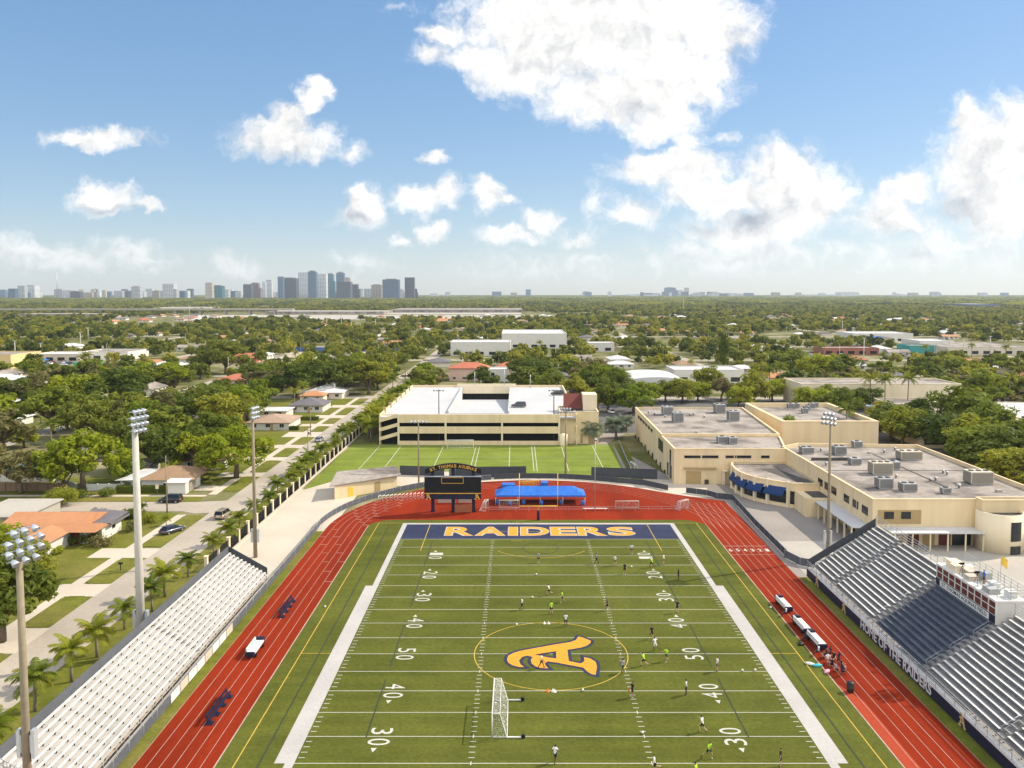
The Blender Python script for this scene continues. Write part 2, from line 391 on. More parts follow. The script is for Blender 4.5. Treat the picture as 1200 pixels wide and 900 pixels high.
# --- gridiron
FX0, FX1, FC = -20.4, 28.55, 4.08
def yl(k): return YD((16.47 + k) * 4.572)      # k counts five-yard lines from the near 25
YG, YEND = yl(15), yl(17)
m = MB(); wn, ww = .85, 1.85
for s, x in ((-1, FX0), (1, FX1)):
    for y0, y1, w in ((Y_NEAR, yl(0), wn), (yl(0), yl(10), ww), (yl(10), YEND+.9, wn)):
        a, b = (x-w, x) if s < 0 else (x, x+w)
        m.rect(a, b, y0, y1, Z3)
m.rect(FX0, FX1, YEND, YEND+.9, Z3)
structure('sideline_border', m, M['white_turf'])
m = MB(); m.rect(FX0, FX1, YG, YEND, Z3); structure('end_zone', m, M['navy_turf'])
m = MB()
for k in range(-9, 16):
    m.rect(FX0, FX1, yl(k)-.05, yl(k)+.05, Z4)
for k5 in range(-9*5, 15*5):
    if k5 % 5 == 0: continue
    y = yl(k5/5)
    for x0, x1 in ((FX0+.15, FX0+.75), (FX1-.75, FX1-.15), (-4.5,-3.9), (12.1,12.7)): m.rect(x0, x1, y-.05, y+.05, Z4)
for x in (-4.2, 12.4):
    for k in range(-9, 15): m.rect(x-.05, x+.05, yl(k)-.3, yl(k)+.3, Z4+.004)
structure('yard_line_markings', m, M['line'])
# numbers: digits read from their own sideline
def number(x, y, tens, ang, arrow):
    up = 1 if ang < 0 else -1                    # tops of the digits point to +x when read from the left
    for ch, s in ((tens, -1), ('0', 1)):
        # reading direction: -y from the left sideline, +y from the right one
        yy = y + (-s if ang < 0 else s) * .98
        me = fit(text_mesh(ch, 1, offset=.0), 1.15, 2.15)
        me = mesh_to(me, Matrix.Translation((x,yy,Z4+.003)) @ Matrix.Rotation(ang, 4, 'Z'), M['line'])
        tag(link('yard_number_marking', me), kind='structure')
    if arrow:
        a = MB(); ya = y + arrow*2.05; a.sheet([(x-.28*up-.3, ya),(x-.28*up+.3, ya),(x-.28*up, ya+arrow*.75)], Z4+.003)
        tag(a.build('yard_arrow_marking', M['line']), kind='structure')
for k, tens in ((-5,'1'),(-3,'1'),(-1,'2'),(1,'3'),(3,'4'),(5,'5'),(7,'4'),(9,'3'),(11,'2'),(13,'1')):
    if k < -1: continue
    ar = -1 if k < 5 else (1 if k > 5 else 0)
    number(-13.25, yl(k), tens, R(-90), ar); number(21.0, yl(k), tens, R(90), ar)
# RAIDERS, built letter by letter and wide
word = 'RAIDERS'; ws = [5.0,5.3,2.0,5.0,4.5,5.0,4.7]; gap = .42
tot = sum(ws) + gap*6; x = 4.2 - tot/2
for ch, w in zip(word, ws):
    ww_ = w if ch != 'I' else 1.55
    for off, z, mt, ex in ((.055, Z4, 'white_turf', .30), (.02, Z5, 'gold_turf', 0)):
        me = fit(text_mesh(ch, 1, offset=off), ww_+ex, 5.3+ex)
        me = mesh_to(me, Matrix.Translation((x+w/2, (YG+YEND)/2+.2, z)), M[mt])
        tag(link('end_zone_lettering', me), kind='structure')
    x += w + gap
# soccer (yellow) and lacrosse (dark) lines
m = MB(); SX0, SX1 = -25.8, 33.6; YM = yl(5)+.1
w = .11
m.strip([(SX0,Y_NEAR),(SX0,YE-2.3)], w, Z5); m.strip([(SX1,Y_NEAR),(SX1,YE-2.3)], w, Z5)
m.strip([(SX0,YE-2.3),(FX0-.9,YE-2.3)], w, Z5+.002); m.strip([(FX1+.9,YE-2.3),(SX1,YE-2.3)], w, Z5+.002)
m.strip(arc(FC, YM, 9.15, 0, 360, 64)[:-1], w, Z5+.004, closed=True)
m.strip([(SX0,YM),(FX0-1.8,YM)], w, Z5+.002); m.strip([(FX1+1.8,YM),(SX1,YM)], w, Z5+.002)
for xx in (-16.1, 24.26): m.strip([(xx,YE-2.3),(xx,YE-18.8)], w, Z5+.002)
m.strip([(-5.1,YE-7.8),(13.3,YE-7.8)], w, Z5+.006); m.strip([(-1, YE-13.3),(1,YE-13.3)], w, Z5+.006)
m.strip(arc(FC, YE-13.3, 9.15, 217, 323, 20), w, Z5+.006)
structure('soccer_line_markings', m, M['yellow_line'])
m = MB()
for xx in (-23.6, 31.6): m.strip([(xx,Y_NEAR),(xx,YE-4)], .13, Z5+.008)
for xx in (-14.6, 22.5):
    for a, b in ((60,71),(77,89),(92,104),(110,124),(127,140)): m.strip([(xx,a),(xx,b)], .12, Z5+.008)
m.strip(arc(FC, 136, 3.0, 0, 360, 32)[:-1], .09, Z5+.01, closed=True)
structure('lacrosse_line_markings', m, M['dark_line'])
# the blackletter A at midfield
A_OUT = [(205,320),(213,292),(250,272),(300,257),(420,235),(560,210),(650,196),(690,181),(706,157),(740,165),(795,188),(790,205),(762,224),(720,236),(660,246),(630,250),(634,290),(640,330),(720,346),(738,340),(750,326),(746,302),(790,311),(828,335),(838,370),(828,428),(800,422),(770,404),(742,376),(640,357),(560,341),(490,332),(470,345),(478,363),(496,381),(440,379),(402,366),(378,346),(372,322),(386,302),(350,291),(312,300),(289,326),(300,354),(326,371),(290,372),(245,360),(215,342)]
A_IN = [(398,284),(470,272),(550,260),(552,312),(505,306),(465,298),(430,290)]
def a_pts(L): return [P(560+x/6, 720+y/6) for x, y in L]
AO, AI = a_pts(A_OUT), a_pts(A_IN)
m1 = mesh_to(curve_mesh([AO, AI], offset=.40), Matrix.Translation((0,0,Z5-.002)), M['navy_turf'])
tag(link('midfield_emblem_border', m1), kind='structure')
m2 = mesh_to(curve_mesh([AO, AI]), Matrix.Translation((0,0,Z5+.012)), M['gold_turf'])
tag(link('midfield_emblem', m2), kind='structure')
acx = sum(p[0] for p in AO)/len(AO); acy = sum(p[1] for p in AO)/len(AO)
A_UP = [[((p[1]-acy), -(p[0]-acx)) for p in q] for q in (AO, AI)]
def emblem(h, M4, material, extrude=.02):
    me = fit(curve_mesh(A_UP, extrude=extrude), h=h)
    return mesh_to(me, M4, material)

# --- practice field
m = MB(); m.sheet([(-46.8,177),(-40,189),(-20,197),(22,190),(25.6,186.5),(27.2,231.2),(-46.8,231.2)], .018); structure('practice_field', m, M['turf2'])
m = MB(); zz = .026
for x in (-38.6,-32.6,-20.6,-11.4,-10.4,-1.9,4.2,5.0,12.6,21.3): m.strip([(x*1.0, 196 if x > -20 else 197),(x,229)], .16, zz)
m.strip([(-40,229),(26,229)], .16, zz+.003); m.strip([(-40,213),(26,213)], .10, zz+.003)
m.strip([(-20.6,223),(-11.4,223)], .14, zz+.003)
structure('practice_markings', m, M['line'])
m = MB(); m.sheet([(26.6,187),(29.2,187),(31,233),(27.6,233)], .016); structure('lawn', m, M['grass'])

# --- street on the left with kerb, swale strips, pavements and drives
RX0, RX1 = -60.2, -52.4
m = MB(); m.rect(RX0, RX1, 20, 760, .02); structure('road', m, M['road'])
m = MB(); m.sheet([(RX0+.3,158.5),(RX0+.3,168),(-66,166.8),(-400,166),(-400,158.2),(-66,159.5),(-63,158)], .023); structure('side_road', m, M['road'])
m = MB(); m.rect(-66.0,-64.2, 20, 157, .030); m.rect(-66.0,-64.2,173,336,.030); m.rect(-400,-66,171.2,172.6,.030); structure('sidewalk', m, M['pave'])
SW = [(70,95.5),(103,114),(119,130.5),(136.8,156.5),(176,190),(194.5,208.5),(213,225.5),(230.5,243),(252,263),(267.5,280),(287,306),(313,332)]
m = MB()
for a, b in SW: m.prism([(-64.2,a+.8),(-63.4,a),(RX0-.9,a),(RX0,a+1),(RX0,b-1.2),(RX0-1.2,b),(-63.4,b),(-64.2,b-.8)], 0, .10)
m.prism([(-66,166.9),(-200,166.4),(-200,170.9),(-66,170.9)], 0, .08)
m.prism([(RX1,74),(-48.4,74),(-48.4,336),(RX1,336)], 0, .12)
structure('grass_verge', m, M['grass'])
m = MB()
for a, b in ((95.5,103),(114,119),(131,136)): m.rect(-72 if a < 100 else -70, RX0+.2, a, b, .026)
for a, b in ((190,194.5),(208.5,213),(225.5,230.5),(243,252),(263,267.5),(280,287),(306,313)): m.rect(-70.5, RX0+.2, a, b, .026)
m.sheet([(-70.6,176.5),(-64,176.5),(-64,181),(-70.6,181)], .026); m.rect(-75.6,-70,114.2,118.8,.029)
structure('driveway', m, M['pave'])
m = MB()
m.rect(-90,-66,100,114,.012); m.rect(-90,-66,119,158,.012); m.rect(-70.4,-66,182.5,189,.012); m.rect(-95,-66,189,336,.010); m.rect(-110,-70.8,172.6,189,.011)
structure('front_lawn', m, M['grass'])
# paths across / farther streets
m = MB()
m.rect(-400,RX0+.2, 333,341,.024); m.rect(-46,500,330,338,.024)
for y in (420, 520, 650, 800, 1000): m.rect(-900, 900, y, y+8, .020)
for x in (-150,-230,-330,105,210,330,450): m.rect(x, x+7, 345, 1000, .028)
m.rect(-150,-143,172.6,333,.022); m.rect(-230,-223,172.6,333,.022)
structure('far_street', m, M['road'])
m = MB(); m.rect(27,62,250,330,.018); m.rect(-39,24,307,330,.018); structure('parking_lot', m, M['asphalt'])
m = MB(); m.rect(44.3,140,20,140,.012); structure('courtyard_paving', m, M['concrete'])
m = MB(); m.rect(98,260,196,330,.018); m.rect(62,98,140,330,.016); structure('school_yard', m, M['asphalt'])

m = MB(); m.sheet([(-560,1330),(30,1330),(60,1600),(-620,1600)],.022); m.rect(-520,10,1650,1790,.022); structure('far_yard', m, M['concrete'])
# ------------------------------------------------------------------ left grandstand: white benches, grey screens
def flat_board(body, w, h, M4, material, name, parent, off=.02, ex=.01):
    me = mesh_to(fit(text_mesh(body, 1, offset=off, extrude=ex), w, h), M4, material)
    return link(name, me, parent)
def rail(mb, pts, z0, h, w=.05, post=2.0, mids=1):
    """posts and rails along a 3d polyline of floor points"""
    for a, b in zip(pts, pts[1:]):
        a, b = Vector(a), Vector(b); L = (b-a).length; n = max(1, round(L/post))
        for i in range(n+1):
            p = a + (b-a)*i/n; mb.beam(p, p+Vector((0,0,h)), w)
        for k in range(mids+1):
            o = Vector((0,0,h*(k+1)/(mids+1))); mb.beam(a+o, b+o, w)

gs = thing('grandstand', 'white aluminium grandstand with grey mesh back on the left of the track', 'grandstand', (-40,93,0))
O = (-40,93,0)
LX0, LX1, LY0, LY1, NL = -37.2, -42.9, YD(67.5), YD(122.6), 10
dx = (LX1-LX0)/NL; zf, zr = 1.15, .33
for i in range(NL):
    xa = LX0 + dx*i; z = zf + zr*i
    b = MB(); b.box(xa+dx*.62, xa+dx*.12, LY0+.3, LY1-.3, z+.40, z+.45)
    b.build('seat_row', M['seatwhite'], gs, O)
    b = MB(); b.box(xa+dx*.99, xa+.02, LY0, LY1, z-.05, z); b.box(xa+dx, xa+dx*.99, LY0, LY1, z-.05, z+zr-.052)
    b.build('footboard', M['deckwhite'], gs, O)
b = MB()
for i in range(NL):
    xa = LX0 + dx*i; z = zf + zr*i; y = LY0+.9
    while y < LY1-.5:
        b.box(xa+dx*.55, xa+dx*.40, y, y+.10, z, z+.40); b.box(xa+dx*.72, xa+dx*.64, y, y+.16, z+.30, z+.452)
        y += 1.85
tag(b.build('seat_bracket', M['darkpole'], gs, O), kind='stuff')
for y in [LY0+.2+i*(LY1-LY0-.4)/16 for i in range(17)]:
    b = MB()
    for x, zt in ((LX0-.1,zf-.06),((LX0+LX1)/2,zf+NL*zr/2-.06),(LX1+.1,zf+NL*zr-.06)): b.beam((x,y,0),(x,y,zt),.12)
    b.beam((LX0-.1,y,.3),(LX1+.1,y,zf+NL*zr-.2),.08)
    b.build('support_frame', M['steel'], gs, O)
b = MB(); b.box(LX1-.06, LX1-.01, LY0, LY1, .2, zf+NL*zr+1.0); b.build('back_screen', M['greyrail'], gs, O)
b = MB(); b.prism([(LX0+.05,LY1+.01),(LX1,LY1+.01),(LX1,LY1+.06),(LX0+.05,LY1+.06)], 1.0, [zf+.95, zf+NL*zr+.95, zf+NL*zr+.95, zf+.95] if False else zf+.9)
e = MB(); e.add([(LX0,LY1+.02,zf),(LX1,LY1+.02,zf+NL*zr),(LX1,LY1+.02,zf+NL*zr+1),(LX0,LY1+.02,zf+1),(LX0,LY1+.07,zf),(LX1,LY1+.07,zf+NL*zr),(LX1,LY1+.07,zf+NL*zr+1),(LX0,LY1+.07,zf+1)],
      [(0,1,2,3),(7,6,5,4),(0,4,5,1),(1,5,6,2),(2,6,7,3),(3,7,4,0)])
e.build('end_screen', M['darkmesh'], gs, O)
e = MB(); rail(e, [(LX0,LY0,zf),(LX1,LY0,zf+NL*zr)], 0, 1.0, .05, .35, 1); e.build('end_railing', M['steel'], gs, O)
e = MB(); e.box(LX0+.35, LX0+.85, LY0, LY1, zf-.36, zf-.30); rail(e, [(LX0+.9,LY0,zf-.3),(LX0+.9,LY1,zf-.3)], 0, .95, .045, 2.4, 1); e.build('front_walkway', M['concrete'], gs, O)
for y in (YD(96.5),):
    e = MB()
    for i in range(NL): e.box(LX0+dx*i+dx*.9, LX0+dx*i+dx*.1, y, y+.6, zf+zr*i+.001, zf+zr*i+.10)
    e.build('aisle_steps', M['alu_d'], gs, O)

# ------------------------------------------------------------------ right grandstand with press box
gr = thing('grandstand', 'aluminium grandstand with navy centre section, navy front wall and press box', 'grandstand', (50,93,0))
O = (50,93,0)
GX, NR, rp, rr_, z0 = 44.75, 15, .632, .41, 1.95
Y_end, Y_near = YD(124.6), 40.0
bays = [(YD(116.2),Y_end,15,0),(YD(103.2),YD(116.2),15,0),(YD(90.2),YD(103.2),12,1),(YD(76.3),YD(90.2),15,0),(YD(62),YD(76.3),15,0),(Y_near,YD(62),15,0)]
for y0, y1, n, navy in bays:
    for i in range(n):
        x = GX + rp*i; z = z0 + rr_*i
        f = MB(); f.box(x, x+rp-.004, y0+.02, y1-.02, z-.05, z); f.box(x+rp-.004, x+rp, y0+.02, y1-.02, z-.05, z+rr_-.052)
        f.build('footboard', M['navydeck'] if navy else M['alu_d'], gr, O)
        s = MB(); s.box(x+.34, x+.60, y0+.65, y1-.65, z+.42, z+.47)
        s.box(x+.58, x+.60, y0+.65, y1-.65, z+.33, z+.419)
        s.build('seat_row', M['navydeck'] if navy else M['alu'], gr, O)
for y0, y1, n, navy in bays[:-1]:
    b = MB()
    for i in range(n):
        x = GX + rp*i; z = z0 + rr_*i
        b.box(x+.05, x+rp-.05, y0-.55, y0+.55, z+.002, z+.2)
    b.build('aisle_steps', M['alu_d'], gr, O)
b = MB()
for (y0, y1, n, navy) in bays[:5]:
    for k in range(0, n-2, 4):
        p = [(GX+rp*(k+q), y0, z0+rr_*(k+q)+.02) for q in (.2, 2.8)]
        t = Vector((0,0,.92)); a, c = Vector(p[0]), Vector(p[1])
        for yo in (0, .06):
            q = Vector((0,yo,0))
        b.tube([a, a+t, c+t, c], .028, 6); b.tube([a+t*.55, c+t*.55], .024, 6)
b.build('aisle_handrail', M['steel'], gr, O)
b = MB()
rail(b, [(GX-.72,Y_end,z0-.45),(GX-.72,Y_near,z0-.45)], 0, 1.1, .05, 1.9, 3)
b.build('front_railing', M['steel'], gr, O)
b = MB(); b.box(GX-.75, GX, Y_near, Y_end, z0-.55, z0-.45); b.build('front_walkway', M['alu'], gr, O)
b = MB(); b.box(GX-.80,GX-.752, Y_near, Y_end, .25, z0-.34); b.build('front_wall', M['navy'], gr, O)
b = MB(); b.box(GX-.812,GX-.80, Y_near, Y_end, z0-.50, z0-.32); b.build('fascia', M['seatwhite'], gr, O)
e = MB(); x1 = GX+rp*NR; zt = z0+rr_*NR
e.add([(GX-.7,Y_end+.02,z0-.4),(x1,Y_end+.02,zt-.3),(x1,Y_end+.02,zt+1.0),(GX-.7,Y_end+.02,z0+.75),(GX-.7,Y_end+.07,z0-.4),(x1,Y_end+.07,zt-.3),(x1,Y_end+.07,zt+1.0),(GX-.7,Y_end+.07,z0+.75)],
      [(0,1,2,3),(7,6,5,4),(0,4,5,1),(1,5,6,2),(2,6,7,3),(3,7,4,0)])
e.build('end_screen', M['darkmesh'], gr, O)
e = MB(); rail(e, [(x1+.05,Y_end,zt-.1),(x1+.05,YD(103.3),zt-.1)], 0, 1.5, .05, 1.6, 3); rail(e, [(x1+.05,YD(90),zt-.1),(x1+.05,Y_near,zt-.1)], 0, 1.3, .05, 2.0, 3)
e.build('back_railing', M['steel'], gr, O)
for y in [Y_near+1+i*4.1 for i in range(20)]:
    e = MB()
    for k in (0.2, 5, 10, 14.9): e.beam((GX+rp*k,y,0),(GX+rp*k,y,z0+rr_*k-.4),.16)
    e.beam((GX,y,z0-.5),(x1,y,zt-.55),.12)
    e.build('support_frame', M['steel'], gr, O)
# lettering on the front wall, read from the field (facing -x)
W = Matrix(((0,0,-1,0),(-1,0,0,0),(0,1,0,0),(0,0,0,1)))     # text x -> -y, text y -> z, normal -> -x
def on_wall(x, y, z): return Matrix.Translation((x-O[0], y-O[1], z-O[2])) @ W
words = ['HOME','OF','THE','RAIDERS']; ya, yb = 102.3, 84.4
me = fit(text_mesh('HOME OF THE RAIDERS', 1, offset=.022, extrude=.01), ya-yb, 1.15)
link('front_lettering', mesh_to(me, on_wall(GX-.822, (ya+yb)/2, .98), mat('pale_letter_paint', (.62,.56,.55), .7, .05)), gr)
for y in (117.6, 107.7, 78.4):
    link('emblem', emblem(1.45, on_wall(GX-.825, y, .95), M['bronze']), gr)
# press box at the back of the navy section
PX, PY0_, PY1 = 52.35, YD(90.4), YD(103.0); pz = z0+rr_*12-.05
def pb(mb, name, m_, par=None, label=None): return mb.build(name, m_, par or gr, O, label)
b = MB(); b.box(PX+.15, PX+3.3, PY0_, PY1, pz-.35, pz+.1); b.box(PX+.15,PX+3.3,PY0_+.0,PY0_+.12,pz+.1,pz+2.5); b.box(PX+.15,PX+3.3,PY1-.12,PY1,pz+.1,pz+2.5); b.box(PX+3.18,PX+3.3,PY0_+.121,PY1-.121,pz+.1,pz+2.5)
b.box(PX+.02,PX+.15,PY0_,PY1,pz-.35,pz+.95)
pbx = pb(b, 'press_box', M['housewhite'])
b = MB(); b.box(PX, PX+3.4, PY0_-.08, PY1+.08, pz+2.5, pz+2.66); pb(b, 'press_box_roof', M['alu'])
b = MB()
for k in range(10):
    y = PY0_ + (PY1-PY0_)*k/9
    b.box(PX+.02, PX+.16, y-.07, y+.07, pz+.951, pz+2.499)
b.box(PX+.03,PX+.15,PY0_+.08,PY1-.08,pz+1.68,pz+1.76); b.box(PX+.03,PX+.15,PY0_+.08,PY1-.08,pz+2.38,pz+2.498)
pb(b, 'window_frame', M['white'])
for k in range(9):
    b = MB(); ya_, yb_ = PY0_+(PY1-PY0_)*k/9+.07, PY0_+(PY1-PY0_)*(k+1)/9-.07
    b.box(PX+.09,PX+.11,ya_,yb_,pz+.951,pz+2.38); pb(b, 'window', M['maroon'])
b = MB(); b.box(PX-.03,PX+.018,PY0_,PY1,pz+.05,pz+.92); pb(b, 'sign_band', M['navy'])
b = MB(); b.box(PX-.06,PX-.031,PY0_+1.1,PY1-1.0,pz+.12,pz+.85); pb(b, 'sign_board', M['white'])
me = fit(text_mesh("ST. THOMAS AQUINAS FIELD", 1, offset=.012, extrude=.005), 9.6, .5)
link('sign_lettering', mesh_to(me, on_wall(PX-.068, (PY0_+PY1)/2, pz+.48), M['navy']), gr)
b = MB(); rail(b, [(PX+.2,PY0_+.1,pz+2.66),(PX+3.2,PY0_+.1,pz+2.66),(PX+3.2,PY1-.1,pz+2.66)], 0, 1.5, .05, 1.2, 3); pb(b, 'roof_railing', M['steel'])
b = MB(); b.box(PX+.6,PX+2.9,PY0_-2.4,PY0_-.01,pz-.5,pz-.4)
for x in (PX+.7,PX+2.8):
    for y in (PY0_-2.3,PY0_-.3): b.beam((x,y,0),(x,y,pz-.5),.14)
for y in (PY0_+1,PY1-1): 
    for x in (PX+.5,PX+3.1): b.beam((x,y,0),(x,y,pz-.35),.2)
rail(b, [(PX+2.9,PY0_-.1,pz-.4),(PX+2.9,PY0_-2.4,pz-.4),(PX+.6,PY0_-2.4,pz-.4)],0,1.0,.05,1.1,2)
for k in range(10): b.box(PX+3.4+k*.3,PX+3.68+k*.3,PY0_-1.2,PY0_-.1,pz-.6-k*.5,pz-.55-k*.5)
pb(b, 'landing', M['steel'])
# things kept on top of the press box
def roof_box(x, y, sx, sy, sz, label, m_):
    b = MB(); b.cbox((0,0,sz/2), sx, sy, sz); b.cbox((0,0,sz+.03), sx*1.08, sy*1.08, .06); b.cbox((0,0,sz*.45), sx*1.03, sy*.3, .08)
    o = b.build('equipment_case', m_); o.location = (x,y,pz+2.662); tag(o, label, 'equipment case'); return o
roof_box(PX+1.3, PY1-1.6, 1.2,1.6,.8, 'pale case at the far end of the press box roof', M['cream2'])
roof_box(PX+1.8, PY1-4.2, 1.3,2.0,.6, 'long cream case in the middle of the press box roof', M['pave'])
roof_box(PX+1.0, PY0_+2.6, 1.2,1.5,.55, 'grey case near the close end of the press box roof', M['ac'])
roof_box(PX+2.3, PY0_+1.1, .9,1.0,.7, 'small white case at the corner of the press box roof', M['white'])
for q,(dx_,dy_,lab,m_) in enumerate(((2.6,-2.6,'low white case by the rear rail of the press box roof',M['white']),(.9,-3.0,'small tan case near the front edge of the press box roof',M['cream2']),(2.5,-6.3,'grey case at the rear rail beside the person in blue',M['ac']),(1.0,-6.0,'flat white case at the front edge of the press box roof',M['pave']),(1.9,-9.0,'tall white case near the close end of the press box roof',M['white']))):
    roof_box(PX+dx_, PY1+dy_, .9+.2*(q%2), 1.1, .5+.25*(q%3), lab, m_)
for dx_,dy_,lab in ((.7,-4.6,'camera tripod at the far side of the press box roof'),(.8,-7.6,'camera tripod in front of the person in blue on the press box roof')):
    t = thing('camera_tripod', lab, 'tripod', (PX+dx_, PY1+dy_, pz+2.662))
    for a in range(3): MB().tube([(0,0,1.3),(.42*math.cos(a*2.1),.42*math.sin(a*2.1),0)],.022,5).build('leg', M['black'], t)
    b = MB(); b.cbox((-.05,0,1.45),.45,.2,.24); b.tube([(-.28,0,1.45),(-.45,0,1.45)],.08,8); b.build('camera', M['black'], t)
def flag(x, y, z, h, label):
    t = thing('flag', label, 'flag', (x,y,z))
    MB().tube([(0,0,0),(0,0,h)], .03, 6).build('flagpole', M['steel'], t)
    v = []; f = []
    for i in range(7):
        for j in range(5): v.append((.05+i*.13, .12*math.sin(i*1.1+j*.5), h-.05-j*.27-i*.10))
    for i in range(6):
        for j in range(4): f.append((i*5+j, i*5+j+1, i*5+j+6, i*5+j+5))
    m_ = MB(); m_.add(v, f); m_.add([(x_,y_+.02,z_) for x_,y_,z_ in v], [q[::-1] for q in f]); m_.build('cloth', M['goalyellow'], t)
flag(PX+3.2, PY0_+4.6, pz+2.66, 3.6, 'yellow flag on a pole at the back of the press box roof')
flag(PX+5.8, PY0_-.2, 2.9+1.5, 2.7, 'small yellow flag behind the near end of the press box')

# ------------------------------------------------------------------ perimeter fences
def fence(name, pts, h, m_panel, m_post, label, cat, z=0.0, post=3.0, cap=None):
    t = thing(name, label, cat, (pts[0][0],pts[0][1],z)); o = (pts[0][0],pts[0][1],0)
    p_ = MB(); q = MB()
    for a, b in zip(pts, pts[1:]):
        va, vb = Vector((a[0],a[1],0)), Vector((b[0],b[1],0)); L = (vb-va).length; n = max(1, round(L/post))
        d = (vb-va).normalized(); nn_ = Vector((-d.y,d.x,0))*.02
        vs = [va-nn_+Vector((0,0,.08)), vb-nn_+Vector((0,0,.08)), vb-nn_+Vector((0,0,h)), va-nn_+Vector((0,0,h))]
        vs += [v+2*nn_ for v in vs]
        p_.add(vs, [(0,1,2,3),(7,6,5,4),(3,2,6,7),(0,4,5,1),(0,3,7,4),(1,5,6,2)])
        for i in range(n):
            c = va + (vb-va)*i/n; q.tube([c, c+Vector((0,0,h+.06))], .035, 6)
        q.beam(va+Vector((0,0,h+.03)), vb+Vector((0,0,h+.03)), .06)
    p_.build('mesh_panel', m_panel, t, o); q.build('posts_and_rail', m_post, t, o)
    return t
fence('track_fence', [(-36.3,50),(-36.3,147)] + arc(CX, CY, 40.4, 180, 104, 26)[1:], 1.15, M['greyrail'], M['steel'], 'grey mesh fence round the left bend of the track', 'fence')
fence('track_fence', arc(CX, CY, 40.6, 103, 62, 14) + [(28.5,181.5),(33.0,176.5)], 1.2, M['darkmesh'], M['greyrail'], 'dark mesh fence behind the blue canopy along the track bend', 'fence')
fence('track_fence', [(36.5,174.3),(40.4,172.0),(42.0,169.5),(44.9,168.3),(44.2,150),(44.0,131)], 1.25, M['darkmesh'], M['steel'], 'dark mesh fence beside the right hand straight and the courtyard', 'fence')
fence('windscreen_fence', [(-15.5,186.0),(-14,188.5),(2.2,189.3)], 2.6, M['darkmesh'], M['darkpole'], 'tall dark windscreen behind the scoreboard', 'fence')
fence('windscreen_fence', [(17.5,189.8),(25.5,188.6),(32.5,187.2)], 2.3, M['darkmesh'], M['darkpole'], 'tall dark windscreen at the corner of the practice field near the gym', 'fence')
fence('windscreen_fence', [(-27.6,191.5),(-17.0,190.2)], 2.3, M['darkmesh'], M['darkpole'], 'dark windscreen between the snack hut and the scoreboard', 'fence')
fence('chain_link_fence', [(27.2,190),(29.0,231)], 1.2, M['greyrail'], M['white'], 'low pale fence along the right edge of the practice field', 'fence')
fence('low_railing', [(43.6,131.2),(44.8,127.2),(46.8,126.0)], 1.3, M['greyrail'], M['steel'], 'short grey railing at the far corner of the aluminium grandstand', 'fence')
for i in range(8):
    y = 84.5+i*2.35; b = MB(); b.box(-.02,.02,-1.1,1.1,.12,1.1)
    for q in (-1.0,1.0): b.box(-.03,.03,q-.04,q+.04,.1,1.12)
    o = b.build('fence_banner', M['white'] if i%3!=1 else M['pave']); o.location=(-36.22,y,0); tag(o,'white cloth banner tied to the mesh fence in front of the white grandstand','banner','white banners on the track fence')
# street fence with pale pillars
sf = thing('street_fence', 'dark picket fence with pale concrete pillars along the street', 'fence', (-48,200,0))
O2 = (-48,200,0); ys = [124.5+4.9*i for i in range(31)]
pk, pl = MB(), MB()
for i, y in enumerate(ys):
    if y > 268: break
    p_ = MB(); p_.box(-48.28,-47.8,y-.26,y+.26,0,2.35); p_.box(-48.34,-47.74,y-.32,y+.32,2.35,2.47); p_.build('pillar', M['cream2'], sf, O2)
    yy = y+.4
    pl.box(-48.08,-48.0,y+.261,y+4.64,.25,.32); pl.box(-48.08,-48.0,y+.261,y+4.64,1.85,1.92)
    while yy < y+4.6: pl.box(-48.06,-48.02,yy,yy+.06,.1,2.05); yy += .19
pl.build('pickets', M['black'], sf, O2)
b = MB(); b.box(-47.7,-47.3,122,268,0,.35); b.build('kerb_wall', M['pave'], sf, O2)

# ------------------------------------------------------------------ scoreboard
sx, sy = -12.5, YD(161.3)
sc = thing('scoreboard', 'black scoreboard with an arched gold lettered sign on navy posts', 'scoreboard', (sx,sy,0)); O3 = (sx,sy,0)
Wf = Matrix(((1,0,0,0),(0,0,-1,0),(0,1,0,0),(0,0,0,1)))     # text in the xz plane, facing -y
def on_front(x, y, z, o): return Matrix.Translation((x-o[0], y-o[1], z-o[2])) @ Wf
b = MB(); b.box(-18.05,-6.95,sy-.35,sy+.35,4.0,7.15); b.build('display_panel', M['black'], sc, O3)
b = MB(); b.box(-18.05,-6.95,sy-.33,sy+.33,2.75,3.84); b.build('lower_panel', M['navy'], sc, O3)
b = MB(); b.box(-18.0,-7.0,sy-.40,sy+.30,3.842,3.998); b.build('gold_band', M['gold'], sc, O3)
b = MB()
for x0_,x1_,za,zb in ((-14.7,-10.4,7.0,7.08),(-14.7,-10.4,5.88,5.96),(-14.7,-14.62,5.96,7.0),(-10.48,-10.4,5.96,7.0)): b.box(x0_,x1_,sy-.38,sy-.352,za,zb)
b.build('clock_frame', M['gold'], sc, O3)
b = MB(); b.box(-14.6,-10.5,sy-.37,sy-.352,5.97,6.99); b.build('clock_display', M['dark'], sc, O3)
b = MB(); b.box(-18.08,-6.92,sy-.36,sy+.36,7.151,7.23); b.build('top_trim', M['steel'], sc, O3)
for x in (-16.5,-12.5,-8.5):
    p_ = MB(); p_.box(x-.32,x+.32,sy+.36,sy+.95,0,8.9); p_.box(x-.40,x+.40,sy+.28,sy+1.03,0,.35); p_.build('post', M['navy'], sc, O3)
apts = [(-17.9+11*i/20, 8.05+1.15*math.sin(math.pi*i/20)**.9) for i in range(21)]
b = MB()
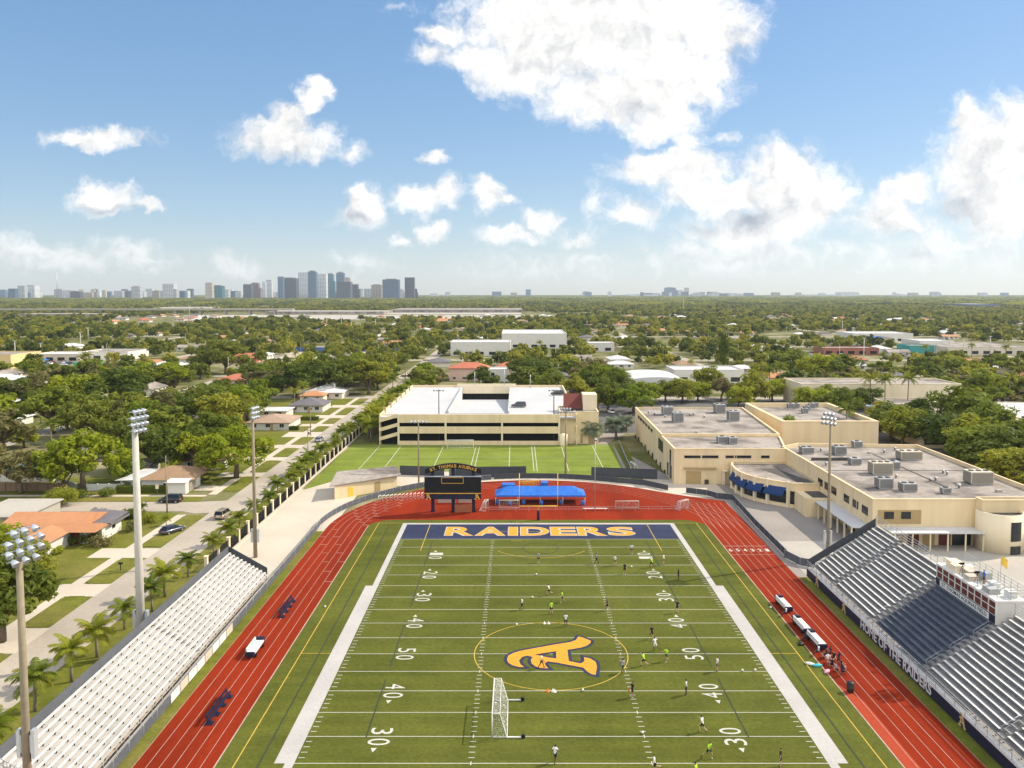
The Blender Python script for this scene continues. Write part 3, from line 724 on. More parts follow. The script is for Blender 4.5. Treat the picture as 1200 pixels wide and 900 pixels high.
for i in range(20):
    (xa,za),(xb,zb) = apts[i], apts[i+1]
    v = [(xa,sy-.1,za-.42),(xb,sy-.1,zb-.42),(xb,sy-.1,zb+.62),(xa,sy-.1,za+.62)]
    v += [(p[0],sy+.3,p[2]) for p in v]
    b.add(v, [(0,1,2,3),(7,6,5,4),(3,2,6,7),(0,4,5,1),(0,3,7,4),(1,5,6,2)])
b.build('arched_sign', M['black'], sc, O3)
txt = 'ST. THOMAS AQUINAS'; tot = 9.3
ads = []
wid = {' ':.5,'.':.3,'I':.35,'M':1.15}
ww = [wid.get(c,.85) for c in txt]; un = tot/sum(ww); cx_ = -12.4-tot/2
lets = bpy.data.meshes.new('tmp')
bmL = bmesh.new()
for c, w_ in zip(txt, ww):
    xm = cx_ + w_*un/2; cx_ += w_*un
    if c == ' ': continue
    t_ = (xm+17.9)/11; z_ = 8.05+1.15*math.sin(math.pi*t_)**.9; sl = math.atan2(1.15*math.pi*math.cos(math.pi*t_),11)
    me = fit(text_mesh(c,1,offset=.02,extrude=.01), w_*un*.82, .62 if c != '.' else .14)
    me.transform(on_front(xm, sy-.115, z_+.10-(.24 if c=='.' else 0), O3) @ Matrix.Rotation(sl,4,'Z')); bmL.from_mesh(me); bpy.data.meshes.remove(me)
bmL.to_mesh(lets); lets.materials.append(M['gold']); link('arch_lettering', lets, sc)
for x in (-17.3,-7.75): link('emblem', emblem(1.15, on_front(x, sy-.345, 3.28, O3), M['gold']), sc)

# ------------------------------------------------------------------ blue canopy with its legs
bt = thing('canopy_tent', 'long bright blue canopy tent on the red surface behind the end zone', 'canopy tent', (4.7,166.5,0)); O4 = (4.7,166.5,0)
tx0, tx1, ty0, ty1, ze, zr_ = -4.4, 14.0, 164.4, 169.4, 2.0, 3.35
nx = 24; v = []
def roof_z(u, w): # hip roof with slight sag between frames
    hx = min(1, min(u, 1-u)*(tx1-tx0)/2.3); hy = 1-abs(2*w-1)
    return ze + (zr_-ze)*min(hx, hy) - .05*math.sin(u*math.pi*4)**2*(1-hy*.5) + .02*math.sin(u*61+w*9)
nw = 8
for i in range(nx+1):
    for j in range(nw+1): v.append((tx0+(tx1-tx0)*i/nx, ty0+(ty1-ty0)*j/nw, roof_z(i/nx, j/nw)))
b = MB(); b.add(v, [(i*(nw+1)+j,(i+1)*(nw+1)+j,(i+1)*(nw+1)+j+1,i*(nw+1)+j+1) for i in range(nx) for j in range(nw)])
b.build('canopy_roof', M['blue_tarp'], bt, O4)
b = MB()
for xa,xb,ya_,yb_ in ((tx0,tx1,ty0-.02,ty0),(tx0,tx1,ty1,ty1+.02),(tx0-.02,tx0,ty0,ty1),(tx1,tx1+.02,ty0,ty1)): b.box(xa,xb,ya_,yb_,ze-.34,ze-.02)
b.build('valance', M['blue_tarp'], bt, O4)
for x in (tx0+.1,.2,4.8,9.4,tx1-.1):
    for y in (ty0+.1,ty1-.1):
        MB().tube([(x,y,0),(x,y,ze-.03)], .05, 6).build('leg', M['white'], bt, O4)
def barrel(x, y, label, n):
    t = MB().lathe((0,0,0), [(.36,0),(.40,.06),(.41,.4),(.43,.45),(.41,.5),(.40,.85),(.37,.92),(.2,.93)], 14)
    o = t.build('barrel', M['blue_plastic']); o.location = (x,y,.02); tag(o, label, 'barrel', n); return o
for i, x in enumerate((-4.0,-1.3,1.4,5.0,9.1,13.4)): barrel(x, ty0-.15 if i % 2 else ty0+.6, 'blue plastic drum under the front edge of the blue canopy', 'blue drums under the canopy')
def mat_stack(x, y, sx_, sy_, sz, label):
    b = MB()
    for k in range(3): b.cbox((.05*k,0,sz*(k+.5)/3), sx_-.1*k, sy_, sz/3-.02)
    o = b.build('landing_mat', M['blue_tarp']); o.location = (x,y,.02); tag(o, label, 'crash mat')
mat_stack(-1.9,179.2,3.0,2.2,.9,'blue crash mat behind the left part of the blue canopy')
mat_stack(6.1,180.2,1.7,2.2,1.1,'blue crash mat behind the middle of the blue canopy')
# yellow hurdles lying behind the canopy
def hurdle(x, y, rz, m_, label, group):
    b = MB(); b.tube([(-.55,-.5,.03),(-.55,0,.03),(-.55,.0,1.0)],.03,5); b.tube([(.55,-.5,.03),(.55,0,.03),(.55,0,1.0)],.03,5); b.box(-.6,.6,-.02,.02,.86,1.02); b.beam((-.55,0,.4),(.55,0,.4),.03)
    o = b.build('hurdle', m_); o.location=(x,y,.02); o.rotation_euler=(0,0,rz); tag(o, label, 'hurdle', group)
for i in range(9): hurdle(1.0+i*.42, 181.0+.1*i, R(25+rnd.uniform(-14,14)), M['goalyellow'], 'yellow hurdle stacked behind the blue canopy', 'yellow hurdles behind the canopy')
for i in range(12): hurdle(-28.5+i*.78, 168.2+.22*i, R(72+rnd.uniform(-8,8)), M['white'], 'white hurdle in the row on the bend left of the scoreboard', 'white hurdles on the bend')

# ------------------------------------------------------------------ goals
def net_material():
    m_, nn, ll, bs = nodes_of('goal_net')
    tc = nn.new('ShaderNodeTexCoord'); br = N(nn, 'ShaderNodeTexVoronoi', Scale=5.5, feature='DISTANCE_TO_EDGE'); ll.new(tc.outputs['Object'], br.inputs['Vector'])
    lt = N(nn, 'ShaderNodeMath', operation='LESS_THAN'); lt.inputs[1].default_value = .030; ll.new(br.outputs['Distance'], lt.inputs[0])
    tp_ = nn.new('ShaderNodeBsdfTransparent'); ms = nn.new('ShaderNodeMixShader'); bs.inputs['Base Color'].default_value = (.75,.74,.70,1); bs.inputs['Roughness'].default_value = .9
    ll.new(lt.outputs[0], ms.inputs[0]); ll.new(tp_.outputs[0], ms.inputs[1]); ll.new(bs.outputs[0], ms.inputs[2]); ll.new(ms.outputs[0], nn['Material Output'].inputs[0])
    return m_
M['net'] = net_material()
def soccer_goal(w, h, d0, d1, label, loc, rz, cat='goal', m_=None, r=.06):
    """mouth along local x, net to +y"""
    t = thing('soccer_goal', label, cat, loc, rz); m_ = m_ or M['white']
    b = MB(); b.tube([(-w/2,0,0),(-w/2,0,h),(w/2,0,h),(w/2,0,0)], r, 8); b.build('goal_frame', m_, t)
    b = MB()
    for s in (-w/2, w/2): b.tube([(s,0,h),(s,d0,h),(s,d1,.05),(s,0,.05)], r*.7, 6)
    b.tube([(-w/2,d1,.05),(w/2,d1,.05)], r*.7, 6); b.tube([(-w/2,d0,h),(w/2,d0,h)], r*.6, 6); b.build('rear_frame', m_, t)
    b = MB(); sag = .25
    nseg = 8
    back = []
    for i in range(nseg+1):
        x = -w/2 + w*i/nseg
        back.append([(x,0,h),(x,d0,h-.03),(x,(d0+d1)/2-sag*math.sin(math.pi*i/nseg),h*.5),(x,d1,.05)])
    vs = [p for q in back for p in q]
    b.add(vs, [(i*4+j,(i+1)*4+j,(i+1)*4+j+1,i*4+j+1) for i in range(nseg) for j in range(3)])
    for s in (-w/2, w/2): b.add([(s,0,0.05),(s,0,h),(s,d0,h),(s,d1,.05)], [(0,1,2,3)])
    b.build('net', M['net'], t)
    return t
# big white goal standing on the pitch, mouth facing left
gx, gy = (P(584,867)[0]+0.0), (P(584,867)[1])
g = soccer_goal(7.3, 2.44, .75, 1.45, 'white full size soccer goal standing across the near half of the pitch', (gx-.6, gy+3.9, Z5), R(-90))
b = MB()
for s in (-3.65, 3.65): b.cbox((s, 2.2, .10), .10, 1.7, .10)
b.build('wheel_bar', M['white'], g)
for s in (-3.65, 3.65): MB().tube([(s-.1,3.0,.2),(s+.1,3.0,.2)], .2, 12).build('wheel', M['black'], g)
for sgn, lab in ((0,'pale soccer goal with a low bench look in front of the left end of the blue canopy'),):
    soccer_goal(4.0, 1.9, .5, 1.2, 'small pale goal in front of the left end of the blue canopy', (-1.5,160.6,Z1), 0, 'goal', M['pave'])
soccer_goal(4.6, 1.7, .4, 1.2, 'low pale training goal on the red surface right of the canopy', (22.0,160.8,Z1), 0, 'goal', M['pave'])
soccer_goal(7.3, 2.44, .8, 1.8, 'white goal with its net on the practice field by the parking garage', (-15.6,224.0,.03), 0)
soccer_goal(3.6, 1.9, .5, 1.2, 'narrow white goal at the right edge of the practice field', (28.0,196.5,.03), R(-80))
soccer_goal(2.6, 1.8, .6, 1.3, 'white lacrosse goal folded at the right end of the bend', (33.4,160.8,.03), R(40))
soccer_goal(2.4, 1.8, .6, 1.3, 'thin white goal frame just right of the scoreboard', (-5.9,160.6,.03), R(80))
# the goal post of the gridiron
gp = thing('goalpost', 'yellow football goalpost with a black padded base behind the end zone', 'goalpost', (4.1,153.2,0)); O5 = (4.1,153.2,0)
b = MB(); b.tube([(4.1,153.2,1.9),(4.1,153.2,2.5),(4.1,152.0,3.05)], .09, 8); b.tube([(.5,152.0,3.05),(7.7,152.0,3.05)], .08, 8); b.build('crossbar', M['goalyellow'], gp, O5)
for x in (.5, 7.7): MB().tube([(x,152.0,3.05),(x,152.0,9.3)], .06, 8).build('upright', M['goalyellow'], gp, O5)
MB().lathe((4.1,153.2,0), [(.26,0),(.28,.1),(.28,1.8),(.22,1.9)], 12).build('base_pad', M['navy'], gp, O5)
# bench boards on the bend
b = MB(); b.cbox((0,0,.9), 3.4,.12,1.5); 
for s in (-1.5,1.5): b.cbox((s,.35,.45),.1,.9,.9)
o = b.build('jump_board', M['redbox']); o.location = (*P(543,601)[:2], .02); o.location.z = .02; tag(o, 'rust coloured board leaning beside the scoreboard posts', 'board')
def equipment_screen(x, y, w, label):
    t = thing('equipment_rack', label, 'rack', (x,y,.02))
    MB().box(-w/2,w/2,-.03,.03,.15,2.0).build('panel', M['pave'], t)
    b_ = MB()
    for s in (-w/2,w/2): b_.tube([(s,0,0),(s,0,2.2)],.05,6); b_.tube([(s,0,.1),(s,.9,.1)],.04,6)
    b_.build('rack_frame', M['steel'], t)
equipment_screen(-14.4,165.6,3.6,'pale screen behind the left gap of the scoreboard posts')
equipment_screen(-10.4,165.6,3.2,'pale screen behind the right gap of the scoreboard posts')
b = MB(); b.box(-2.4,2.4,-.18,.18,.38,.44)
for s in (-2,0,2): b.box(s-.04,s+.04,-.15,.15,0,.379)
o = b.build('low_bench', M['alu']); o.location = (15.6,160.2,.02); tag(o, 'long pale bench on the red surface right of the goalpost', 'bench')
b = MB(); rail(b, [(-5.5,159.3,.02),(34,160.0,.02)], 0, .9, .045, 2.6, 1)
o = b.build('barrier_rail', M['steel']); tag(o, 'thin grey barrier rail running across the red surface behind the end zone', 'barrier')

# ------------------------------------------------------------------ floodlight poles
def floodlight(head, rows, n, tilt, m_head):
    pass
def pole(x, y, h, r0, r1, m_, label, rows, face, group=None, cabinets=False, spread=1.0, arm=.55, cz=3.6):
    t = thing('floodlight_pole', label, 'floodlight', (x,y,0), 0, group)
    MB().tube([(0,0,0),(0,0,h*.5),(0,0,h)], [r0,(r0+r1)/2,r1], 12).build('mast', m_, t)
    c, s = math.cos(face), math.sin(face)
    b = MB(); z = h-.2
    nrow = len(rows)
    for k, n in enumerate(rows):
        zz_ = z + k*.75; w_ = (n-1)*.62*spread/2+.25
        b.beam((-s*w_, c*w_, zz_), (s*w_, -c*w_, zz_), .10)
    b.beam((0,0,h-.3),(0,0,z+.75*(nrow-1)+.15), .14)
    b.build('crossarm', M['steel'], t)
    for k, n in enumerate(rows):
        for j in range(n):
            q = (j-(n-1)/2)*.72*spread; zz_ = z + k*.75
            px_, py_ = -s*q + c*arm, c*q + s*arm
            l = MB()
            d = Vector((c*.80, s*.80, -.60)).normalized(); a = Vector((px_,py_,zz_))
            l.tube([a-d*.42, a-d*.30, a-d*.05, a+d*.14], [.08,.16,.25,.29], 10)
            l.beam(Vector((-s*q, c*q, zz_)), a-d*.2, .06)
            lo = l.build('lamp_head', M['lamp'], t)
            MB().tube([a+d*.141, a+d*.16], [.27,.27], 10).build('lamp_glass', M['lens'], lo)
    if cabinets:
        b = MB()
        for sg in (-1, 1): b.cbox((sg*(r0+.22), .12, cz), .28, .5, 2.2); b.cbox((sg*(r0+.05), 0, cz), .14, .2, 1.4)
        b.build('control_cabinet', M['lamp'], t)
    return t
pole(-37.9, 61.3, 23.0, .34,.24, M['wood_pole'], 'tan floodlight pole in the near left corner at the end of the white grandstand', (3,4,4,3), R(-22), cabinets=True, cz=8.3, spread=1.2, arm=.75)
pole(-44.6, YD(97.7), 27.2, .52,.34, M['conc_pole'], 'tall thick white concrete floodlight pole behind the white grandstand', (3,4,4,3), R(-16), cabinets=True, cz=4.4, spread=1.0, arm=.75)
pole(-42.6, YD(134), 23.2, .32,.20, M['wood_pole'], 'tan floodlight pole on the pale concourse beyond the white grandstand', (3,3,3), R(-12), cabinets=True)
pole(-22.0, YD(184.6), 14.4, .20,.14, M['wood_pole'], 'slim tan pole with a low lamp bar between the snack hut and the garage', (5,), R(90), spread=1.2)
pole(-22.2, YD(235), 15.6, .18,.12, M['darkpole'], 'dark lamp pole in front of the left half of the parking garage', (4,), R(-90), spread=1.2)
pole(10.6, YD(235), 15.6, .18,.12, M['darkpole'], 'dark lamp pole in front of the right end of the parking garage', (4,), R(-90), spread=1.2)
pole(11.5, YD(193.6), 15.3, .24,.17, M['wood_pole'], 'brown pole with a cluster of blue grey floodlights right of the garage front', (6,4), R(90), spread=1.0)
pole(50.3, YD(133), 22.4, .27,.17, M['wood_pole'], 'brown floodlight pole between the aluminium grandstand and the school', (4,4,3), R(214), cabinets=True)
pole(66.4, YD(98.6), 22.6, .27,.17, M['wood_pole'], 'brown floodlight pole behind the aluminium grandstand near the press box', (4,4,3), R(200))
pole(15.4, YD(162), 14.6, .07,.05, M['steel'], 'very thin grey pole on the red surface right of the blue canopy', (1,), R(-90))
for (x, y, h, lab) in ((P(196,602)[0],P(196,602)[1],11.5,'thin wooden utility pole beside the white corner house'),(-57.3+5.3,YD(205),9.5,'thin wooden utility pole among the palms at the street verge'),(-62.2,YD(248),9.5,'thin wooden utility pole on the far swale strip')):
    t = thing('utility_pole', lab, 'utility pole', (x,y,0)); MB().tube([(0,0,0),(0,0,h)],[.15,.10],8).build('mast', M['wood_pole'], t)
    b = MB(); b.cbox((0,0,h-.5),1.8,.12,.12); b.lathe((.3,.0,h-1.6),[(.18,0),(.2,.5),(.1,.6)],8); b.build('crossarm', M['darkpole'], t)

# ------------------------------------------------------------------ team benches on the track
def bench_navy(x, y, rz, label):
    t = thing('team_bench', label, 'bench', (x,y,Z1), rz)
    MB().box(-3,3,-.2,.2,.42,.48).build('seat', M['navy'], t)
    b = MB(); b.box(-3,3,.26,.31,.60,.95); b.build('backrest', M['navy'], t)
    for s in (-2.7,-.9,.9,2.7):
        l = MB(); l.beam((s,-.3,0),(s,-.1,.42),.07); l.beam((s,.35,0),(s,.1,.42),.07); l.beam((s,.1,.4),(s,.3,.95),.06); l.cbox((s,0,.05),.7,.8,.06); l.build('leg', M['navy'], t)
    return t
p1 = P(257,832); bench_navy(p1[0], p1[1], R(90), 'dark blue team bench nearest the camera on the left straight')
p1 = P(337,714); bench_navy(p1[0], p1[1], R(90), 'dark blue team bench farthest along the left straight')
def bench_white(x, y, rz, label, L=4.2):
    t = thing('equipment_trolley', label, 'trolley', (x,y,Z1), rz)
    MB().box(-L/2,L/2,-.55,.55,.55,.75).build('tray', M['white'], t)
    MB().box(-L/2,L/2,.42,.55,.751,1.15).build('backrest', M['white'], t)
    b = MB(); b.box(-L/2,L/2,-.42,.35,.35,.549); b.box(L/2+.01,L/2+.5,-.5,.5,.3,1.0); b.box(-L/2-.35,-L/2-.01,-.5,.5,.3,.8); b.build('frame', M['navy'], t)
    for sx_ in (-L/2+.4, L/2-.3):
        for sy_ in (-.52,.52):
            w_ = MB(); w_.tube([(sx_,sy_-.07,.26),(sx_,sy_+.07,.26)],.26,12); w_.build('wheel', M['black'], t)
    return t
p1 = P(299,764); bench_white(p1[0], p1[1], R(90), 'white trolley with navy ends between the two dark benches on the left straight', 3.4)
for px, py, lab in ((915,712,'white and navy bench trolley farthest along the right straight'),(936,737,'white and navy bench trolley in the middle of the right sideline row'),(953,755,'white bench trolley nearest the seated players on the right straight')):
    p1 = P(px,py); bench_white(p1[0]+.4, p1[1], R(92), lab, 3.4)
p1 = P(996.5,811)
t = thing('trash_can', 'dark trash can at the right edge of the turf', 'trash can', (p1[0],p1[1],Z2))
MB().lathe((0,0,0),[(.30,0),(.36,.1),(.40,.95)],14).build('bin', M['trashcan'], t); MB().lathe((0,0,.95),[(.42,0),(.42,.08),(.25,.2),(.1,.22)],14).build('lid', M['trashcan'], t)
def bag(px, py, m_, label, s=1.0):
    p = P(px,py); b = MB(); b.lathe((0,0,0),[(.25*s,0),(.42*s,.08),(.40*s,.2),(.15*s,.3)],10); o = b.build('sports_bag', m_); o.location=(p[0],p[1],Z2); o.scale=(1.8,.8,1); o.rotation_euler=(0,0,rnd.uniform(0,3)); tag(o,label,'bag')
teal = mat('teal_cloth', (.05,.42,.45), .8, .15); pink = mat('pink_cloth', (.65,.30,.40), .8, .15)
bag(958,781,teal,'turquoise bag lying on the grass beside the seated players',.8); bag(949,779,M['white'],'white bag lying at the yellow line beside the turquoise bag',.8); bag(969,788,pink,'pink bag lying at the edge of the red track',.8); bag(939,756,M['black'],'small black bag beside the sideline trolleys',.7)
BALLS = [(885,786.5),(870,787),(381,712),(605.6,733),(740,665),(624,701),(628.6,674),(903,713),(683,810),(753,860)]
bl = MB().lathe((0,0,.11),[(.02,-.11),(.07,-.085),(.105,-.03),(.11,0),(.105,.03),(.07,.085),(.02,.11)],10).mesh('soccer_ball', M['white'])
for i, (px, py) in enumerate(BALLS):
    p = P(px,py); o = link('soccer_ball', bl, None, (p[0],p[1],Z5)); o.scale=(1.3,)*3; tag(o,'white soccer ball lying loose on the turf','ball','loose soccer balls')
cone = mat('orange_cone', (.75,.12,.02), .6, .05)
for i,(px,py) in enumerate(((638,731),(643,731),(642,810.5),(648,810.5),(650,811))):
    p = P(px,py); o = MB().lathe((0,0,0),[(.22,0),(.2,.03),(.12,.04),(.04,.3)],10).build('marker_cone', cone if i in (2,) else M['white']); o.location=(p[0],p[1],Z5); tag(o,'orange marker cone on the near edge of the centre circle' if i==2 else ('white marker cone at the near edge of the centre circle' if i>2 else 'white marker cone at the far edge of the centre circle'),'cone','marker cones on the centre circle')
p1 = P(375,676*0+676)
# mailbox on the verge
p1 = P(141.5,669); t = thing('mailbox', 'small dark mailbox on a post on the grass strip', 'mailbox', (p1[0],p1[1],.1)); MB().box(-.06,.06,-.06,.06,0,1.0).build('post', M['darkpole'], t); b=MB(); b.tube([(-.3,0,1.14),(.3,0,1.14)],.16,10); b.box(-.3,.3,-.16,.16,1.0,1.14); b.build('box', M['black'], t)
# ------------------------------------------------------------------ people: one skinned surface per pose
def cloth(name, c): return mat(name, c, .85, .1, 6)
SKIN = [cloth('skin_tan',(.36,.20,.12)), cloth('skin_dark',(.12,.06,.035)), cloth('skin_pale',(.50,.32,.22))]
HAIR = cloth('dark_hair',(.015,.011,.009)); SHOE = cloth('dark_shoes',(.03,.03,.035)); SHOEW = cloth('white_shoes',(.6,.6,.58))
SH = dict(white=cloth('white_shirt',(.72,.71,.69)), neon=cloth('neon_bib',(.42,.72,.03)), black=cloth('black_shirt',(.014,.014,.017)), grey=cloth('grey_shirt',(.30,.31,.34)), blue=cloth('blue_shirt',(.03,.16,.55)), navy=cloth('navy_shirt',(.02,.025,.07)))
SO = dict(black=cloth('black_shorts',(.012,.012,.015)), white=cloth('white_shorts',(.6,.59,.57)), navy=cloth('navy_shorts',(.018,.022,.06)))
def figure(name, hipL, kneeL, hipR, kneeR, armL, elbL, armR, elbR, lean=0, sit=False, abd=12):
    """angles in degrees, forward positive (+y is the way the figure faces); returns mesh with slots skin, shirt, shorts, shoes, hair"""
    V, Ed, Rad, Lab = [], [], [], {}
    def v(p, r, par=None, lab=None):
        V.append(Vector(p)); Rad.append(r); i = len(V)-1
        if par is not None: Ed.append((par,i)); Lab[(par,i)] = lab
        return i
    def dirv(a, side=0): a = R(a); s = math.sin(R(side)); return Vector((s, math.sin(a)*math.cos(R(side)), -math.cos(a)*math.cos(R(side))))
    zh = .93 if not sit else .22
    up = Vector((0, math.sin(R(lean)), math.cos(R(lean))))
    pel = v((0,0,zh), .135)
    wa = v(Vector((0,0,zh))+up*.16, .125, pel, 'shirt'); ch = v(Vector((0,0,zh))+up*.36, .15, wa, 'shirt'); nb = v(Vector((0,0,zh))+up*.52, .075, ch, 'shirt')
    nk = v(Vector((0,.01,zh))+up*.59, .055, nb, 'skin'); hd = v(Vector((0,.02,zh))+up*.68, .088, nk, 'skin'); tp = v(Vector((0,.01,zh))+up*.78, .085, hd, 'hair')
    v(V[hd]+Vector((0,.115,-.01)), .016, hd, 'skin')          # nose
    for s, h, k in ((-1,hipL,kneeL),(1,hipR,kneeR)):
        a = v((s*.10,0,zh-.06), .10, pel, 'shorts')
        b0 = V[a]+dirv(h, s*3)*.22; b = v(b0, .085, a, 'shorts'); kn = v(V[a]+dirv(h, s*3)*.42, .062, b, 'skin')
        c = v(V[kn]+dirv(h-k, s*2)*.20, .055, kn, 'skin'); an = v(V[kn]+dirv(h-k, s*2)*.40, .040, c, 'skin')
        fd = dirv(h-k+90); v(V[an]+fd*.16+Vector((0,0,-.03)), .036, an, 'shoe'); v(V[an]-fd*.05+Vector((0,0,-.03)), .04, an, 'shoe')
    for s, a_, e_ in ((-1,armL,elbL),(1,armR,elbR)):
        sh = v(V[ch]+up*.10+Vector((s*.19,0,0)), .062, ch, 'shirt'); m_ = v(V[sh]+dirv(a_, s*abd)*.15, .055, sh, 'shirt'); el = v(V[sh]+dirv(a_, s*abd)*.29, .042, m_, 'skin')
        wr = v(V[el]+dirv(a_+e_, s*abd*.6)*.25, .029, el, 'skin'); d = dirv(a_+e_+6, s*4); pm = v(V[wr]+d*.075, .030, wr, 'skin')
        for q in range(4):
            o = Vector((0, (q-1.5)*.021, 0)); L = (.062,.072,.068,.052)[q]
            k1 = v(V[pm]+d*.04+o, .0095, pm, 'skin'); v(V[k1]+(d+Vector((-s*.35,0,0))).normalized()*L*.75, .008, k1, 'skin')
        t1 = v(V[wr]+d*.03+Vector((-s*.005,.036,0)), .011, wr, 'skin'); v(V[t1]+(d+Vector((0,.6,0))).normalized()*.045, .009, t1, 'skin')
    me = bpy.data.meshes.new(name); me.from_pydata([tuple(p) for p in V], Ed, [])
    bm = bmesh.new(); bm.from_mesh(me); sl = bm.verts.layers.skin.verify()
    for i, q in enumerate(bm.verts): q[sl].radius = (Rad[i], Rad[i]*(.78 if i in (pel,wa,ch) else 1)); q[sl].use_root = (i == pel)
    bm.to_mesh(me); bm.free()
    o = bpy.data.objects.new(name, me); COL.objects.link(o)
    sk = o.modifiers.new('s','SKIN'); sk.use_smooth_shade = True; sb = o.modifiers.new('u','SUBSURF'); sb.levels = 1; sb.render_levels = 1
    dg = bpy.context.evaluated_depsgraph_get(); res = bpy.data.meshes.new_from_object(o.evaluated_get(dg), depsgraph=dg)
    COL.objects.unlink(o); bpy.data.objects.remove(o)
    idx = dict(skin=0, shirt=1, shorts=2, shoe=3, hair=4)
    res.materials.clear()
    for m_ in (SKIN[0], SH['white'], SO['black'], SHOE, HAIR): res.materials.append(m_)
    segs = [(V[a], V[b], idx[l], Rad[b]) for (a,b), l in Lab.items()]
    for p in res.polygons:
        c = p.center; best = 9; bi = 0
        for a, b, l, r in segs:
            ab = b-a; t = max(0, min(1, (c-a).dot(ab)/ab.length_squared)); dd = (c-(a+ab*t)).length - r*.6
            if dd < best: best, bi = dd, l
        hz = c - V[hd]
        if (c-V[hd]).length < .2 and c.dot(up) > V[nk].dot(up)+.03 and (hz.y < -.02 or hz.dot(up) > .07): bi = 4
        p.material_index = bi
    zmin = min(q.co.z for q in res.vertices)
    res.transform(Matrix.Translation((0,0,-zmin)))
    return res
POSE = dict(
 stand=figure('standing_person', 3,2,-3,0, 4,10,-3,12),
 walk=figure('walking_person', 24,8,-20,14, -24,18,22,22, 3),
 run=figure('running_person', 48,62,-24,48, -38,85,40,90, 12),
 jog=figure('jogging_person', 30,30,-16,40, -28,70,30,75, 8),
 kick=figure('kicking_person', 4,6,-38,50, 30,30,-30,20, 6, abd=40),
 keeper=figure('crouching_person', 25,45,20,42, 20,50,24,46, 16, abd=45),
 sit=figure('sitting_person', 88,80,84,76, 30,40,34,36, -4, sit=True),
)
def person(px, py, pose, shirt, shorts, face, label, skin=0, shoes=None, z=0, at=None, sc=1.0):
    x, y = at or P(px, py, z)
    o = link('person', POSE[pose], None, (x, y, z or Z5), (0,0,R(face)), 1.02*sc)
    for i, m_ in enumerate((SKIN[skin], SH[shirt], SO[shorts], shoes or SHOE)):
        o.material_slots[i].link = 'OBJECT'; o.material_slots[i].material = m_
    return tag(o, label, 'person')
PL = [
 (631,659.5,'stand','grey','black',160,'player in grey standing alone in the far arc, left of the hash marks'),
 (699,660.5,'walk','grey','black',90,'player in grey walking on the far right hash marks'),
 (721,662.5,'jog','white','black',120,'player in white jogging just right of the far right hash marks'),
 (740,649,'keeper','white','black',180,'crouching player in white, the nearest to the end zone'),
 (764,665,'run','neon','black',60,'neon shirted player by the far right 10 yard number'),
 (777.6,661.5,'stand','white','black',-120,'player in white standing right of the far right 10'),
 (732,673,'stand','black','black',180,'player all in black, left of the far right 20'),
 (795,680,'stand','black','black',100,'person in black standing in the floodlight shadow on the right'),
 (643.6,697.5,'run','white','black',80,'player in white running at the far left of a group of four mid pitch'),
 (659,706,'jog','neon','black',100,'farther of two neon players left of centre'),
 (611.6,714.5,'walk','white','black',-80,'leftmost player on the pitch, in white, facing right'),
 (646,719.5,'stand','neon','black',20,'nearer of two neon players left of centre'),
 (711.5,716,'jog','black','black',60,'player in black jogging on the right hash marks above the centre circle'),
 (663,734,'stand','white','black',175,'player in white standing at the top of the centre circle'),
 (793.6,718,'stand','black','black',140,'player in black by the far right 30 yard number'),
 (763.4,749,'walk','black','black',-160,'player in black right of the circle by the far 40'),
 (767.5,763,'kick','white','white',30,'player in white kicking beside two neon players'),
 (754.5,780.5,'run','neon','black',60,'neon player close to the right rim of the centre circle'),
 (781,775,'jog','neon','black',130,'neon player just left of the right 50'),
 (729.6,789,'walk','grey','black',-60,'player in grey stepping on the right rim of the centre circle'),
 (840.5,787,'stand','white','black',100,'player in white between the right 50 and the sideline'),
 (741,817.5,'stand','black','black',120,'player in black holding an orange ball at the hash marks below the circle'),
 (804,814.5,'stand','white','black',80,'player in white standing left of the near right 40'),
 (823,858,'jog','white','black',50,'player in white jogging left of the near right 30'),
 (830.5,888,'run','neon','black',-150,'neon player running below the near right 30'),
 (650.5,894,'walk','white','black',-30,'player in white walking alone right of the big goal'),
 (767,906,'kick','white','black',90,'player in white at the bottom edge with arms spread'),
 (816,915,'jog','neon','black',60,'neon player cut off by the bottom edge of the picture'),
 (634.5,783,'walk','white','black',-100,'player in white walking across the gold emblem'),
 (914.5,898.5,'stand','black','black',80,'player in black at the bottom right near the border of the pitch'),
]
for i, q in enumerate(PL): person(*q, skin=(i*7)%3, shoes=SHOEW if i % 3 == 0 else None)
ob = MB().lathe((0,0,0),[(.02,-.12),(.08,-.09),(.12,0),(.08,.09),(.02,.12)],10).build('soccer_ball', cone); pp = P(739.2,817.8); ob.location = (pp[0]-.26,pp[1]-.05,.85); tag(ob,'orange ball held by the player in black below the circle','ball')
SITS = [(968,769),(973,767),(977,773),(970,775),(982,777),(986,782),(979,786),(987,789),(975,781)]
for i, (px, py) in enumerate(SITS):
    person(px, py+3, 'sit' if i not in (4,) else 'keeper', ('black','navy','black','white','navy','black','grey','navy','black')[i], 'black', 60+i*37, 'person in dark clothes sitting in the group on the red track edge' if i not in (3,4,6) else ('person in white sitting among the dark group on the track','person in navy crouching in the group on the track','person in grey sitting at the near side of the group on the track')[(3,4,6).index(i)], skin=i%3)
    if i not in (3,4,6): bpy.data.objects[COL.objects[-1].name]['group'] = 'players resting on the track edge'
for (px, py, sh_, lab) in ((921,722,'white','person in white sitting on the track between the first two trolleys'),(944,752,'navy','person in navy sitting beside the middle trolley'),(959,768,'white','person in white at the near end of the last trolley')):
    person(px, py, 'sit', sh_, 'navy', 70, lab, 1)
person(0,0,'stand','blue','navy',95,'person in a blue shirt standing on the press box roof', 0, None, pz+2.662, (PX+1.5, PY0_+4.9))
